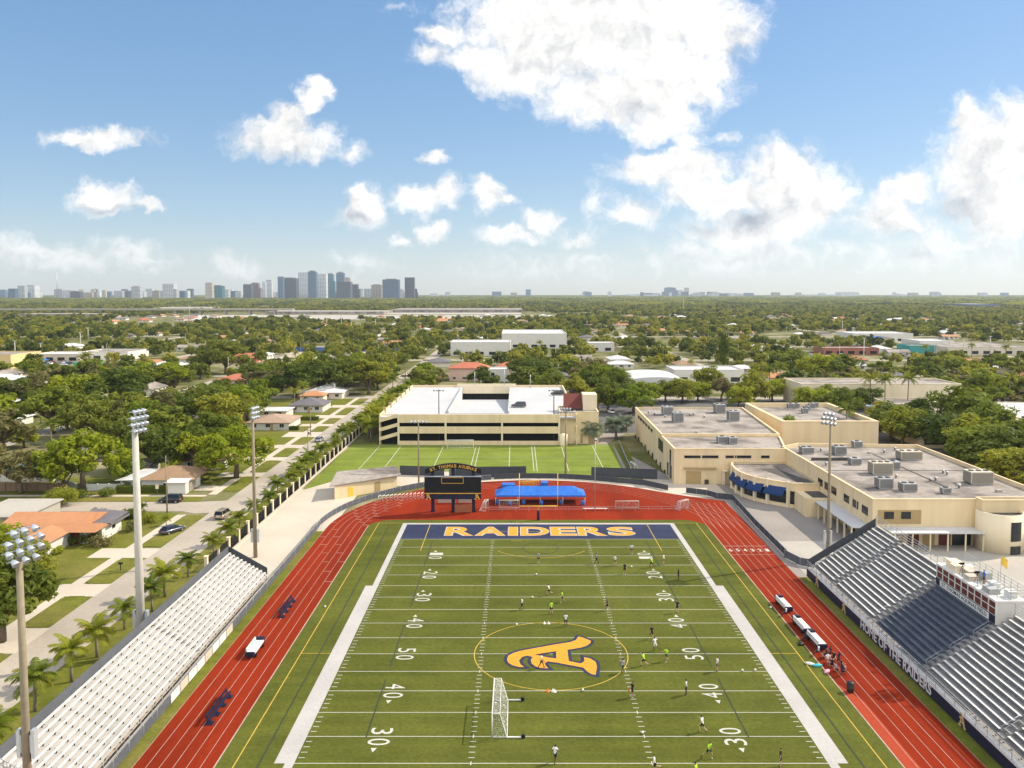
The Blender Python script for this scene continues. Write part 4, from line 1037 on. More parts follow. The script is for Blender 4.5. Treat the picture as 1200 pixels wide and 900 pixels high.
# ------------------------------------------------------------------ cars
def carpaint(name, c, metal=.3):
    m_, nn, ll, b = nodes_of(name); b.inputs['Base Color'].default_value = rgb(c); b.inputs['Metallic'].default_value = metal; b.inputs['Roughness'].default_value = .32; b.inputs['Coat Weight'].default_value = .6; b.inputs['Coat Roughness'].default_value = .08
    n1 = N(nn,'ShaderNodeTexNoise',Scale=2.0,Detail=4); r = N(nn,'ShaderNodeMapRange'); r.inputs[3].default_value=.24; r.inputs[4].default_value=.5; ll.new(n1.outputs['Fac'],r.inputs[0]); ll.new(r.outputs[0],b.inputs['Roughness'])
    return m_
PAINT = dict(black=carpaint('black_car_paint',(.010,.010,.013)), grey=carpaint('grey_car_paint',(.055,.06,.07),.5), silver=carpaint('silver_car_paint',(.42,.42,.42),.6), white=carpaint('white_car_paint',(.72,.72,.70),0), beige=carpaint('beige_car_paint',(.34,.28,.18),.4), red=carpaint('red_car_paint',(.30,.02,.015)), blue=carpaint('blue_car_paint',(.03,.07,.22)))
TAIL = mat('tail_lamp',(.35,.01,.01),.3,.05); HEADL = glass('head_lamp',(.6,.62,.65)); RIM = mat('wheel_rim',(.38,.38,.39),.35,.05,metal=.7)
def car_parts(kind):
    suv = kind == 'suv'
    L = 4.7 if suv else 4.6; H = 1.72 if suv else 1.44; belt = 1.02 if suv else .90; W = .93
    st = [(-L/2,.46,.62,.80),(-L/2+.12,.34,belt-.08,.88),(-L/2+.55,.27,belt,.92),(-.9,.24,belt,W),(.6,.24,belt-.01,W),(L/2-.9,.26,belt-.12,.91),(L/2-.25,.32,belt-.24,.86),(L/2,.45,.62,.74)]
    b = MB(); ring = []
    for x, zb, zt, w_ in st:
        ring.append([(x,-w_*.94,zb),(x,-w_,zb+.14),(x,-w_,(zb+zt)/2+.08),(x,-w_*.93,zt),(x,w_*.93,zt),(x,w_,(zb+zt)/2+.08),(x,w_,zb+.14),(x,w_*.94,zb)])
    vs = [p for q in ring for p in q]; n = 8
    b.add(vs, [(i*n+j,i*n+(j+1)%n,(i+1)*n+(j+1)%n,(i+1)*n+j) for i in range(len(st)-1) for j in range(n)], 0, True)
    b.add(ring[0], [tuple(range(7,-1,-1))][::1]); b.add(ring[-1], [tuple(range(8))])
    r0, r1 = (-L/2+.35, .55) if suv else (-1.35, .35)
    f0, f1 = (-L/2+.12, 1.25) if suv else (-1.95, 1.15)
    cab = MB()
    lo = [(f0,-.84,belt-.02),(f1,-.84,belt-.02),(f1,.84,belt-.02),(f0,.84,belt-.02)]; hi = [(r0,-.66,H-.06),(r1,-.66,H-.06),(r1,.66,H-.06),(r0,.66,H-.06)]
    cab.add(lo+hi, [(0,1,5,4),(1,2,6,5),(2,3,7,6),(3,0,4,7),(4,5,6,7)])
    rf = MB(); rf.add([(r0-.04,-.67,H-.07),(r1+.04,-.67,H-.07),(r1+.04,.67,H-.07),(r0-.04,.67,H-.07),(r0+.15,-.55,H),(r1-.15,-.55,H),(r1-.15,.55,H),(r0+.15,.55,H)],[(0,1,5,4),(1,2,6,5),(2,3,7,6),(3,0,4,7),(4,5,6,7)],0,True)
    for s in (-1,1):
        for xa, xb in ((r0,f0),(r1,f1),((r0+r1)/2+.1,(f0+f1)/2+.05)): rf.beam((xa,s*.665,H-.07),(xb,s*.845,belt-.02),.07)
    wh = []
    for x in (-L/2+.88, L/2-.88):
        for s in (-1,1):
            t_ = MB(); t_.tube([(x,s*.70,.33),(x,s*.93,.33)],.33,16); rm = MB(); rm.tube([(x,s*.90,.33),(x,s*.942,.33)],.20,12); wh.append((t_.mesh('wheel',M['black']), rm.mesh('rim',RIM)))
    tl = [MB().box(-L/2-.02,-L/2+.1,s*.62-.14,s*.62+.14,.66,.82).mesh('tail_light',TAIL) for s in (-1,1)]
    hl = [MB().box(L/2-.16,L/2-.01,s*.58-.15,s*.58+.15,.58,.70).mesh('head_light',HEADL) for s in (-1,1)]
    return dict(body=b, win=cab.mesh('windows',M['glass']), roof=rf, wheels=wh, tl=tl, hl=hl)
CP = {k: car_parts(k) for k in ('sedan','suv')}; CB = {}
def car(x, y, rz, kind, paint, label, z=.03, group=None):
    t = thing('parked_car', label, 'car', (x,y,z), R(rz), group); c = CP[kind]; k = (kind,paint)
    if k not in CB: CB[k] = (c['body'].mesh('body',PAINT[paint]), c['roof'].mesh('roof',PAINT[paint]))
    link('body', CB[k][0], t); link('windows', c['win'], t); link('roof', CB[k][1], t)
    for w_, rm in c['wheels']: link('rim', rm, link('wheel', w_, t))
    for q in c['tl']: link('tail_light', q, t)
    for q in c['hl']: link('head_light', q, t)
    return t
def carp(px, py, *a, **k): x, y = P(px, py); return car(x, y, *a, **k)
carp(200,588.5,178,'suv','black','black suv parked facing left beside the hedge of the white corner house')
carp(202,624,62,'sedan','grey','dark grey sedan parked in the drive apron opposite the grandstand')
carp(262,606,85,'suv','beige','beige suv on the street beside the palms')
carp(374,517,90,'sedan','silver','silver car half hidden by palms farther up the street')
car(0.6,YD(253),178,'suv','grey','dark grey suv parked on the right half of the garage roof',8.02)
car(14.0,YD(283),176,'suv','black','black suv at the far right edge of the garage roof',8.02)
carp(716,484,100,'suv','white','white suv in the lane beside the bismarck palms'); carp(738,487,95,'sedan','grey','dark car in the lane next to the white suv')
carp(9,498,10,'sedan','white','white car in the drive of the white house at the left edge')
carp(17,497*1.0+2,20,'suv','silver','silver suv beside the white car at the left edge')
LOT = []
for i in range(26):
    px = 40+rnd.uniform(0,60); py = rnd.uniform(421,429); LOT.append((px,py))
for i in range(18): LOT.append((935+rnd.uniform(0,60), rnd.uniform(414,423)))
for i in range(16): LOT.append((1140+rnd.uniform(0,58), rnd.uniform(404,413)))
for i,(px,py) in enumerate(LOT):
    x,y = P(px,py); pt = rnd.choice(['white','silver','grey','black','blue','red','white'])
    g = 'left' if px < 200 else ('middle right' if px < 1100 else 'far right')
    t = thing('parked_car','tiny parked car in the %s car park beyond the trees' % g,'car',(x,y,.03),rnd.choice((0,math.pi/2))+.05,'cars in the %s car park' % g); k=('sedan',pt)
    if k not in CB: CB[k] = (CP['sedan']['body'].mesh('body',PAINT[pt]), CP['sedan']['roof'].mesh('roof',PAINT[pt]))
    link('body',CB[k][0],t); link('windows',CP['sedan']['win'],t); link('roof',CB[k][1],t)
# ------------------------------------------------------------------ buildings
def bthing(name, label, cat, o): 
    t = thing(name, label, cat, o); return t
def parapet_roof(mbw, mbr, poly, z0, z, ph, th=.3):
    """wall prism with a parapet ring; roof sheet inside"""
    n = len(poly); a = sum(poly[i][0]*poly[(i+1)%n][1]-poly[(i+1)%n][0]*poly[i][1] for i in range(n))
    if a < 0: poly = poly[::-1]
    inn = []
    for i in range(n):
        p, q, r = Vector(poly[i-1]), Vector(poly[i]), Vector(poly[(i+1)%n])
        d1, d2 = (q-p).normalized(), (r-q).normalized(); n1, n2 = Vector((-d1.y,d1.x)), Vector((-d2.y,d2.x))
        k = n1.dot(n2)+1; b = (n1+n2)/max(k,.35); inn.append((q.x+b.x*th, q.y+b.y*th))
    vs = [(x,y,z0) for x,y in poly]+[(x,y,z+ph) for x,y in poly]+[(x,y,z+ph) for x,y in inn]+[(x,y,z) for x,y in inn]
    fs = []
    for i in range(n):
        j=(i+1)%n; fs += [(i,j,n+j,n+i),(n+i,n+j,2*n+j,2*n+i),(2*n+i,2*n+j,3*n+j,3*n+i)]
    mbw.add(vs, fs)
    out = []
    for i in range(n):
        q, w_ = Vector(poly[i]), Vector(inn[i]); d_ = (q-w_)/th*.07; out.append((q.x+d_.x, q.y+d_.y))
    t0, t1 = z+ph-.2, z+ph+.06; k = len(out)
    cv_ = [(x,y,t0) for x,y in out]+[(x,y,t1) for x,y in out]+[(x,y,t1) for x,y in inn]+[(x,y,z+ph-.05) for x,y in inn]+[(x,y,t0) for x,y in poly]
    cf = []
    for i in range(k):
        j=(i+1)%k; cf += [(i,j,k+j,k+i),(k+i,k+j,2*k+j,2*k+i),(2*k+i,2*k+j,3*k+j,3*k+i),(4*k+i,4*k+j,j,i)]
    mbw.add(cv_, cf); mbr.add([(x,y,z) for x,y in inn], [tuple(range(n))])
def window(t, o, c, w, h, axis, m_frame=None, depth=.06, div=1, name='window'):
    """axis 'x': faces +-x plane at c.x (sign by depth); 'y': faces the camera (-y)"""
    x, y, z = c; f = MB(); fr = .07
    def bx(mb, u0, u1, v0, v1, d0, d1):
        if axis == 'y': mb.box(x+u0, x+u1, y-d1, y-d0, z+v0, z+v1)
        else: mb.box(x-d1, x-d0, y+u0, y+u1, z+v0, z+v1)
    bx(f,-w/2-fr,w/2+fr,-h/2-fr,-h/2,.002,depth); bx(f,-w/2-fr,w/2+fr,h/2,h/2+fr,.002,depth); bx(f,-w/2-fr,-w/2,-h/2,h/2,.002,depth); bx(f,w/2,w/2+fr,-h/2,h/2,.002,depth)
    for k in range(1,div): bx(f,-w/2+w*k/div-.03,-w/2+w*k/div+.03,-h/2,h/2,.012,depth-.01)
    fo = f.build(name, m_frame or M['frame'], t, o)
    g_ = MB(); bx(g_,-w/2,w/2,-h/2,h/2,.003,.02); g_.build('pane', M['glass'], fo, o)
def ac_unit(x, y, z, sx_, sy_, sz, m_, label, rz=0.0):
    t = thing('rooftop_unit', label, 'air conditioner', (x,y,z), rz)
    b = MB(); b.box(-sx_/2,sx_/2,-sy_/2,sy_/2,.25,sz); b.build('casing', m_, t)
    b = MB(); b.box(-sx_/2+.1,sx_/2-.1,-sy_/2+.1,-sy_/2+.25,0,.249); b.box(-sx_/2+.1,sx_/2-.1,sy_/2-.25,sy_/2-.1,0,.249); b.build('curb', M['steel'], t)
    b = MB()
    k = 0
    while .35+k*.16 < sz-.15: b.box(-sx_/2+.15,sx_/2-.15,-sy_/2-.03,-sy_/2-.002,.35+k*.16,.42+k*.16); b.box(-sx_/2-.03,-sx_/2-.002,-sy_/2+.15,sy_/2-.15,.35+k*.16,.42+k*.16); k += 1
    b.build('louvre', M['roofdark'], t)
    n = max(1,int(sx_/1.3)); b = MB()
    for i in range(n): b.lathe((-sx_/2+(i+.5)*sx_/n,0,sz),[(.45,0),(.5,.06),(.46,.14),(.1,.12)],12)
    b.build('fan', M['roofdark'], t)
# --- parking garage
gy0, gy1, gx0, gx1 = YD(233), YD(307), -39.0, 17.2; O6=(-11,YD(233),0)
pg = bthing('parking_garage','wide cream parking garage with dark open storeys and a pale roof deck','parking garage',O6)
wx0, wx1, wy0, wy1 = -20.2, -2.2, gy0+7, gy1-6
b = MB()
for x0_,x1_,y0,y1 in ((gx0,wx0,gy0,gy1),(wx1,gx1,gy0,gy1),(wx0,wx1,gy0,wy0),(wx0,wx1,wy1,gy1)): b.box(x0_+.01,x1_-.0,y0+.36,y1-.36,7.55,7.98)
b.build('roof_deck', M['deck'], pg, O6)
b = MB(); b.add([(wx0+.4,wy0,8.0),(wx1-.4,wy0,8.0),(wx1-.4,wy1,4.1),(wx0+.4,wy1,4.1)],[(0,1,2,3)]); b.box(wx0,wx0+.38,wy0,wy1,4,8.75); b.box(wx1-.38,wx1,wy0,wy1,4,8.75); b.build('ramp', M['deck'], pg, O6)
b = MB(); b.box(wx0+.4,wx1-.4,wy1+.02,wy1+.4,6.3,9.2); b.box(wx0-2,wx1+2,gy1-.9,gy1-.4,7.99,9.3); b.build('ramp_header', M['cream2'], pg, O6)
b = MB(); b.box(wx0+.5,wx1-.5,wy1+.6,wy1+5.2,.1,7.5); b.build('ramp_shade_block', M['dark'], pg, O6)  # near-black block stands in for the shade inside the ramp opening
b = MB()
fx0, fx1 = -33.4, 11.8
for za, zb in ((6.35,8.75),(3.3,5.25),(0,1.15)):
    b.box(gx0,gx1,gy1-.35,gy1,za,zb); b.box(gx1-.35,gx1,gy0+.351,gy1-.351,za,zb); b.box(gx0,gx0+.35,gy0+.351,gy1-.351,za,zb)
    b.box(fx0,fx1,gy0,gy0+.35,za,zb)
b.build('spandrel_wall', M['cream'], pg, O6)
for x in (fx0-.35, -20.4, -4.4, fx1+.0): b = MB(); b.box(x,x+.5,gy0-.12,gy0+.5,0,8.8); b.build('column', M['cream2'], pg, O6)
for y in [gy0+9*i for i in range(1,9)]:
    for x in (gx0-.1,gx1-.4): b = MB(); b.box(x,x+.5,y,y+.5,0,8.8); b.build('column', M['cream2'], pg, O6)
b = MB(); b.box(gx0+.5,wx0-.02,gy0+2.2,gy1-4,0,7.5); b.box(wx1+.02,gx1-.5,gy0+2.2,gy1-4,0,7.5); b.box(wx0,wx1,gy0+2.2,wy0-.02,0,7.5); b.box(wx0,wx1,wy0,wy1,0,3.9); b.build('storey_shade_block', M['dark'], pg, O6)  # near-black blocks paint the shade inside the open storeys
b = MB(); b.box(fx0+.2,fx1,gy0+.5,gy0+2.1,4.6,4.9); b.box(fx0+.2,fx1,gy0+.5,gy0+2.1,.2,.4); b.build('floor_slab', M['roofdark'], pg, O6)
b = MB()
for i in range(6):
    y = gy0+8+i*11; b.box(gx0-.25,gx0+.65,y,y+.9,8.0,9.6)
b.build('parapet_post', M['tan'], pg, O6)
# open stair on the left corner
b = MB(); b.box(gx0,gx0+.3,gy0+.36,gy0+9,0,8.6)
for k in range(3):
    z = 1.2+2.6*k
    b.add([(gx0,gy0-.05,z),(fx0-.4,gy0-.05,z+1.5),(fx0-.4,gy0-.05,z+2.5),(gx0,gy0-.05,z+1.0),(gx0,gy0+.25,z),(fx0-.4,gy0+.25,z+1.5),(fx0-.4,gy0+.25,z+2.5),(gx0,gy0+.25,z+1.0)],[(0,1,2,3),(7,6,5,4),(3,2,6,7),(0,4,5,1)])
b.box(gx0+.4,fx0-.5,gy0+3.5,gy0+4,0,8.3)
b.build('stair_wall', M['cream'], pg, O6)
# stair tower on the right
b = MB(); r_ = MB(); parapet_roof(b, r_, [(12.4,gy0+2),(23.4,gy0+2),(23.4,gy0+14),(12.4,gy0+14)], 0, 8.7, .5); b.build('stair_tower', M['cream'], pg, O6); r_.build('tower_roof', M['roofgrey'], pg, O6)
b = MB(); b.box(19.4,23.5,gy0+8,gy0+14.1,8.72,13.4); b.build('tower_top', M['cream2'], pg, O6)
b = MB(); b.add([(14.0,gy0+8.0,9.25),(19.39,gy0+8.0,9.25),(19.39,gy0+14.0,13.0),(14.0,gy0+14.0,13.0)],[(0,1,2,3)]); b.add([(14.0,gy0+8.0,9.25),(14,gy0+14,13),(14,gy0+14,9.2)],[(0,1,2)]); b.build('tower_slope_roof', M['maroon'], pg, O6)
b = MB(); b.box(20.5,22.4,gy0+1.9,gy0+1.998,0,2.3); b.box(18.2,18.9,gy0+1.9,gy0+1.998,.2,2.9); b.build('door', M['tan'], pg, O6)
for x,y,s in ((-15.5,gy1-3,6),(-4.6,gy1-3,7),(5,gy1-3,5)):
    MB().tube([(x,y,8),(x,y,8+s)],.12,6).build('roof_pole', M['steel'], pg, O6)
b = MB(); b.lathe((13.2,gy0-1.0,0),[(1.1,0),(1.15,.2),(1.15,3.2),(.4,3.5)],14); o=b.build('water_tank', M['cream2']); tag(o,'round cream tank at the foot of the garage stair tower','tank')
# --- concession hut
o_ = (-30.5,YD(177.5),0); t = bthing('snack_hut','small cream concession hut with a lean-to roof by the track bend','hut',o_)
hx = [(-38.0,YD(171.5)),(-26.4,YD(181.5)),(-28.0,YD(187.0)),(-38.8,YD(181.5))]
b = MB(); b.prism(hx, 0, [2.75,2.75,3.2,3.2]); b.build('wall', M['cream'], t, o_)
rx = [(-38.9,YD(170.6)),(-25.5,YD(181.5)),(-27.4,YD(188)),(-39.8,YD(182.0))]
b = MB(); b.add([(x,y,z) for (x,y),z in zip(rx,(2.85,2.85,3.45,3.45))]+[(x,y,z+.16) for (x,y),z in zip(rx,(2.85,2.85,3.45,3.45))],[(3,2,1,0),(4,5,6,7),(0,1,5,4),(1,2,6,5),(2,3,7,6),(3,0,4,7)]); b.build('roof', M['roofgrey'], t, o_)
d = Vector((hx[1][0]-hx[0][0], hx[1][1]-hx[0][1])).normalized()
for k, (s0,s1,z0_,z1_) in enumerate(((3.2,4.3,0,2.1),(9.6,11.0,.1,2.2))):
    b = MB(); a = Vector(hx[0])+d*s0; c = Vector(hx[0])+d*s1; n_ = Vector((d.y,-d.x))*.05
    b.prism([(a.x+n_.x,a.y+n_.y),(c.x+n_.x,c.y+n_.y),(c.x-n_.x*.5,c.y-n_.y*.5),(a.x-n_.x*.5,a.y-n_.y*.5)], z0_, z1_); b.build('door', M['goalyellow'] if k==0 else M['tan'], t, o_)
# --- gym block
gx_0, gy_0 = 35.5, YD(185.5); O7=(48,gy_0,0)
t = bthing('gym_building','large cream gym block with a stained flat roof and narrow slit windows','school building',O7)
b = MB(); r_ = MB(); parapet_roof(b, r_, [(35.5,gy_0),(60.66,gy_0),(64.5,YD(202)),(35.55,YD(202))], 0, 7.75, .3, .35); parapet_roof(b, r_, [(35.5,YD(202.05)),(64.5,YD(202.05)),(68.3,YD(249)),(35.9,YD(249))], 0, 8.1, .4, .35)
b.build('wall', M['cream'], t, O7); r_.build('roof', M['roofgrey'], t, O7)
for x, w_ in ((39.6,3.6),(43.6,3.6),(48.0,1.8),(51.0,3.6),(56.0,1.8)): window(t,O7,(x,gy_0,6.2),w_,.55,'y')
b = MB(); b.box(37.6,45.0,gy_0-.5,gy_0-.002,3.6,3.8); b.box(37.6,45.0,gy_0-.55,gy_0-.501,3.5,3.82); b.build('door_canopy', M['tan'], t, O7)
b = MB(); b.box(38.2,41.6,gy_0-.08,gy_0-.002,0,2.9); b.build('loading_door', M['tan'], t, O7)
b = MB(); b.box(42.4,43.2,gy_0-.5,gy_0-.01,0,1.0); b.build('wall_box', M['darkpole'], t, O7)
for x in (37.0,46.6,49.5,54.2): MB().box(x,x+.08,gy_0-.05,gy_0-.002,0,7.6).build('downpipe', M['cream2'], t, O7)
for y, z, w_, h in ((190,5.2,1.6,3.4),(189.5,1.9,2.2,3.0),(203,5.6,6.0,2.6),(193,1.9,1.5,2.8)): window(t,O7,(35.5,YD(y),z),w_,h,'x',M['darkpole'])
for i in range(6): window(t,O7,(35.55,YD(217+i*4.6),6.9),2.6,.6,'x',M['darkpole'])
b = MB()
for i in range(9): b.box(35.2,35.49,YD(196+i*6),YD(196.5+i*6),0,1.4 if i%2 else .9)
b.build('wall_fixture', M['darkpole'], t, O7)
for px, py, sx_, sy_, sz, lab in ((782,485.5,2.9,3.2,2.4,'grey rooftop unit at the far left of the gym roof'),(794,494,2.7,3.2,2.6,'grey rooftop unit second from the left on the gym roof'),(843,483.5,2.8,3.2,2.6,'grey rooftop unit at the far middle of the gym roof'),(859,493,2.8,3.2,2.8,'grey rooftop unit right of the middle on the gym roof'),(846,517,2.3,1.8,1.6,'left of two small silver units on the lower gym roof'),(858.5,518,2.0,1.8,1.6,'right of two small silver units on the lower gym roof')):
    x,y = P(px,py,8.1); ac_unit(x,y,8.1 if py<510 else 7.75,sx_,sy_,sz,M['ac'],lab)
# --- curved canteen with awnings
a0, a1 = Vector((47.6,YD(182.5))), Vector((55.4,YD(164.6)))
O8=(54,YD(172),0); t = bthing('canteen_building','curved single storey cream building with four navy awnings','school building',O8)
mid = (a0+a1)/2; nv = Vector((-(a1-a0).y*-1,(a1-a0).x*-1)).normalized(); nv = Vector(((a1-a0).y,-(a1-a0).x)).normalized()
cv = [a0+(a1-a0)*(i/20)+nv*3.4*math.sin(math.pi*i/20) for i in range(21)]
poly = [(p.x,p.y) for p in cv]+[(60.6,YD(164.6)),(60.6,YD(185.4)),(48.5,YD(185.4))]
b = MB(); r_ = MB(); parapet_roof(b, r_, poly, 3.4, 4.7, .35); b.build('upper_wall', M['cream'], t, O8); r_.build('roof', M['roofgrey'], t, O8)
b = MB()
b.prism(poly[:21]+[(60.6,YD(164.6)),(60.6,YD(185.4)),(48.5,YD(185.4))], 0, .7); b.build('base_wall', M['cream'], t, O8)
ip = [(p.x-nv.x*.35,p.y-nv.y*.35) for p in cv]; b = MB(); b.prism(ip+[(60.5,YD(164.8)),(60.5,YD(185.2)),(48.9,YD(185.2))], .701, 3.399); b.build('window', M['glass'], t, O8)
for k in range(6):
    i = round(1+k*3.6); p = cv[min(i,20)]; b = MB(); b.cbox((p.x-nv.x*.05,p.y-nv.y*.05,2.6),.55,.55,5.25,math.atan2(nv.y,nv.x)); b.build('column', M['cream2'], t, O8)
for k in range(4):
    i0, i1 = 1.6+k*4.4, 5.5+k*4.4
    def cp(u): q = a0+(a1-a0)*(u/20)+nv*3.4*math.sin(math.pi*u/20); return q
    p, q = cp(i0), cp(i1); b = MB()
    v = [(p.x+nv.x*.05,p.y+nv.y*.05,4.0),(q.x+nv.x*.05,q.y+nv.y*.05,4.0),(q.x+nv.x*.95,q.y+nv.y*.95,2.55),(p.x+nv.x*.95,p.y+nv.y*.95,2.55)]
    v += [(x,y,z-.06) for x,y,z in v]; v += [(v[3][0],v[3][1],2.25),(v[2][0],v[2][1],2.25)]
    b.add(v,[(0,1,2,3),(7,6,5,4),(3,2,9,8),(0,3,7,4),(1,5,6,2)]); b.build('awning', M['awning'], t, O8)
b = MB(); b.sheet([(53.0,YD(180)),(56.8,YD(180)),(60.3,YD(166.5)),(57.0,YD(167.2))], 4.72); b.build('roof_membrane', M['roofdark'], t, O8)
b = MB(); b.box(55.6,60.6,YD(158.2),YD(164.5),0,3.6); b.build('low_wing', M['cream'], t, O8)
b = MB(); b.box(57.2,60.3,YD(158.8),YD(163.8),3.602,3.66); b.build('wing_roof', M['roofdark'], t, O8)
b = MB(); b.box(46.2,47.4,YD(184.6),YD(185.4),2.9,3.2); b.box(46.3,46.8,YD(184.7),YD(185.3),0,2.9); b.box(47.9,48.4,YD(183.7),YD(184.3),0,5.2); b.build('entrance_post', M['cream2'], t, O8)
# --- main school block with the covered walk and round bay
ly0, ly1, lx0, lx1 = YD(140.5), YD(190.5), 60.7, 92.7; O9=(76,YD(165),0)
t = bthing('school_building','big cream school block with many rooftop units and a round bay','school building',O9)
b = MB(); r_ = MB(); parapet_roof(b, r_, [(lx0,ly0),(lx1,ly0),(lx1,ly1),(lx0+5,ly1+2),(lx0,ly1-2)], 0, 7.3, .7, .35); b.build('wall', M['cream'], t, O9); r_.build('roof', M['roofgrey'], t, O9)
b = MB(); b.box(61.6,69.0,ly0-.04,ly0-.002,3.7,6.1); b.build('tan_panel', M['tan'], t, O9)
for x in (63.5,68.0-1.6): window(t,O9,(x,ly0-.04,5.2),1.5,1.1,'y',M['darkpole'])
for i, y in enumerate((164.5,161,157.5,151.5,147.5,143.5)): window(t,O9,(lx0,YD(y),5.3),2.3,1.25,'x',M['darkpole'],div=2)
b = MB(); b.box(57.3,lx0-.01,YD(140.6),YD(158),2.95,3.15); b.build('walkway_roof', M['roofwhite'], t, O9)
for i in range(6):
    y = YD(141.5+i*3.1); MB().box(57.5,57.75,y-.12,y+.12,0,2.949).build('walkway_post', M['cream2'], t, O9)
b = MB(); b.box(60.6,60.69,YD(141),YD(157.5),0,2.7); b.build('walkway_wall', M['tan'], t, O9)
for i in range(4): b = MB(); b.box(60.52,60.598,YD(143.5+i*3.6),YD(145+i*3.6),0,2.3); b.build('door', M['dark'], t, O9)
b = MB(); b.box(62.5,78.2,ly0-3.6,ly0-.05,3.0,3.2); b.build('front_canopy', M['roofwhite'], t, O9)
for i in range(6): MB().box(63+i*2.95,63.2+i*2.95,ly0-3.4,ly0-3.2,0,2.999).build('canopy_post', M['cream2'], t, O9)
for i in range(4): b = MB(); b.box(64+i*2.7,66+i*2.7,ly0-.10,ly0-.045,0,2.5); b.build('door', M['maroon'] if i%2 else M['tan'], t, O9)
b = MB(); b.box(74.4,77.6,ly0-.08,ly0-.003,.0,2.7); b.build('glass_door', M['glass'], t, O9)
b = MB(); r_ = MB(); parapet_roof(b, r_, [(78.2,YD(138.4)),(lx1+6,YD(138.4)),(lx1+6,ly0-.05),(78.2,ly0-.05)], 0, 7.9, .45); b.build('tower_wall', M['cream'], t, O9); r_.build('tower_roof', M['roofgrey'], t, O9)
for z in (5.7,4.1): window(t,O9,(78.2,YD(139.4),z),1.2,1.2,'x',M['darkpole'])
b = MB(); b.lathe((81.2,YD(138.5),0),[(3.6,0),(3.6,6.6),(3.35,6.6),(3.35,6.2)],40); b.build('round_bay', M['cream2'], t, O9)
b = MB(); b.lathe((81.2,YD(138.5),0),[(3.34,6.21),(.01,6.22)],40); b.build('bay_roof', M['roofdark'], t, O9)
for z0_, z1_ in ((2.3,5.5),(0.1,1.5)):
    b = MB(); c_ = (81.2,YD(138.5))
    for k in range(4):
        a = R(267+k*8); a2 = R(275+k*8)
        b.add([(c_[0]+3.64*math.cos(q),c_[1]+3.64*math.sin(q),z) for q,z in ((a,z0_),(a2,z0_),(a2,z1_),(a,z1_))],[(0,1,2,3)])
    b.build('bay_window', M['glass'], t, O9)
b = MB(); b.box(87.6,89.6,YD(138.4)-.05,YD(138.4)-.002,.1,2.8); b.build('window', M['glass'], t, O9)
b = MB(); b.box(63,72,YD(176),YD(176.3),7.31,7.9); b.box(79,79.3,YD(150),YD(185),7.31,7.37); b.box(61.2,92.2,YD(166),YD(166.25),7.31,7.36); b.build('roof_curb', M['roofdark'], t, O9)
for px, py, sx_, sy_, sz, m_, lab in ((945,531,2.6,2.6,1.5,'ac','grey rooftop unit at the far left corner of the school roof'),(983,532,2.6,2.4,1.9,'ac','dark grey rooftop unit second from left in the far row'),(1004,524,2.0,2.0,1.5,'ac','small grey rooftop unit at the far edge with pipes'),(1001.5,544,2.2,2.0,1.4,'ac','small silver rooftop unit in the middle row left'),(1031.5,555,4.0,2.6,2.4,'acbeige','large beige rooftop unit in the middle of the school roof'),(1046,549,2.2,2.2,1.6,'ac','grey unit just right of the large beige one'),(1065,538,4.6,2.8,1.9,'acbeige','wide beige rooftop unit at the far right of the school roof'),(1035.5,572,2.6,2.2,2.0,'ac','dark louvred rooftop unit near the front parapet'),(1063.5,575,2.6,2.2,1.5,'ac','silver rooftop unit nearest the front parapet'),(1146,566,4.2,3.0,2.4,'acbeige','large beige rooftop unit with a dark grille at the right end'),(1108,578,1.6,1.2,1.1,'ac','small pipe unit at the front right of the school roof')):
    x,y = P(px,py,7.3); ac_unit(x,y,7.3,sx_,sy_,sz,M[m_],lab)
# small vents and pipes on the roofs
vm_ = MB().lathe((0,0,0),[(.18,0),(.18,.5),(.34,.52),(.34,.66),(.08,.78)],10).mesh('roof_vent', M['steel'])
vb_ = MB().box(-.5,.5,-.35,.35,0,.45).mesh('roof_hatch', M['concrete'])
rv = random.Random(3)
for i in range(26):
    if i < 10: x,y,z = rv.uniform(38,62),rv.uniform(YD(205),YD(246)),8.1
    else: x,y,z = rv.uniform(63,90),rv.uniform(YD(144),YD(188)),7.3
    o = link('roof_vent' if i%4 else 'roof_hatch', vm_ if i%4 else vb_, None, (x,y,z), (0,0,rv.random())); w_ = 'gym' if i<10 else 'main school'
    tag(o, ('small metal vent on the flat roof of the %s block' if i%4 else 'small pale hatch on the flat roof of the %s block') % w_, 'roof vent' if i%4 else 'roof hatch', ('vents on the %s roof' if i%4 else 'hatches on the %s roof') % w_)
for i in range(7):
    y = YD(186-i*6.5); MB().box(lx0-.09,lx0-.005,y,y+.09,0,7.7).build('downpipe', M['cream2'], bpy.data.objects['school_building'], O9)
# --- rear blocks
def block(name, label, cat, poly, h, wall, roof, ph=.4, par=.35):
    cx = sum(p[0] for p in poly)/len(poly); cy = sum(p[1] for p in poly)/len(poly); o=(cx,cy,0)
    t = bthing(name,label,cat,o); b = MB(); r_ = MB(); parapet_roof(b, r_, poly, 0, h, ph, par); b.build('wall', wall, t, o); r_.build('roof', roof, t, o); return t, o
t, o_ = block('school_wing','cream flat roofed wing with a deep parapet behind the main school block','school building',[(71.6,YD(222)),(97.6,YD(222)),(98,YD(259)),(71.8,YD(259))],7.3,M['cream'],M['roofgrey'],1.2,1.0)
for i,(px,py) in enumerate(((926,478),(933,478),(945,481),(951,478),(955,477),(943,484))):
    x,y = P(px,py,7.3); ac_unit(x,y,7.3,1.7,1.7,1.5,M['ac'],'small dark rooftop unit in the cluster on the rear school wing'); COL.objects[-5]
for o in [q for q in COL.objects if q.get('label')=='small dark rooftop unit in the cluster on the rear school wing']: o['group']='rooftop units on the rear wing'
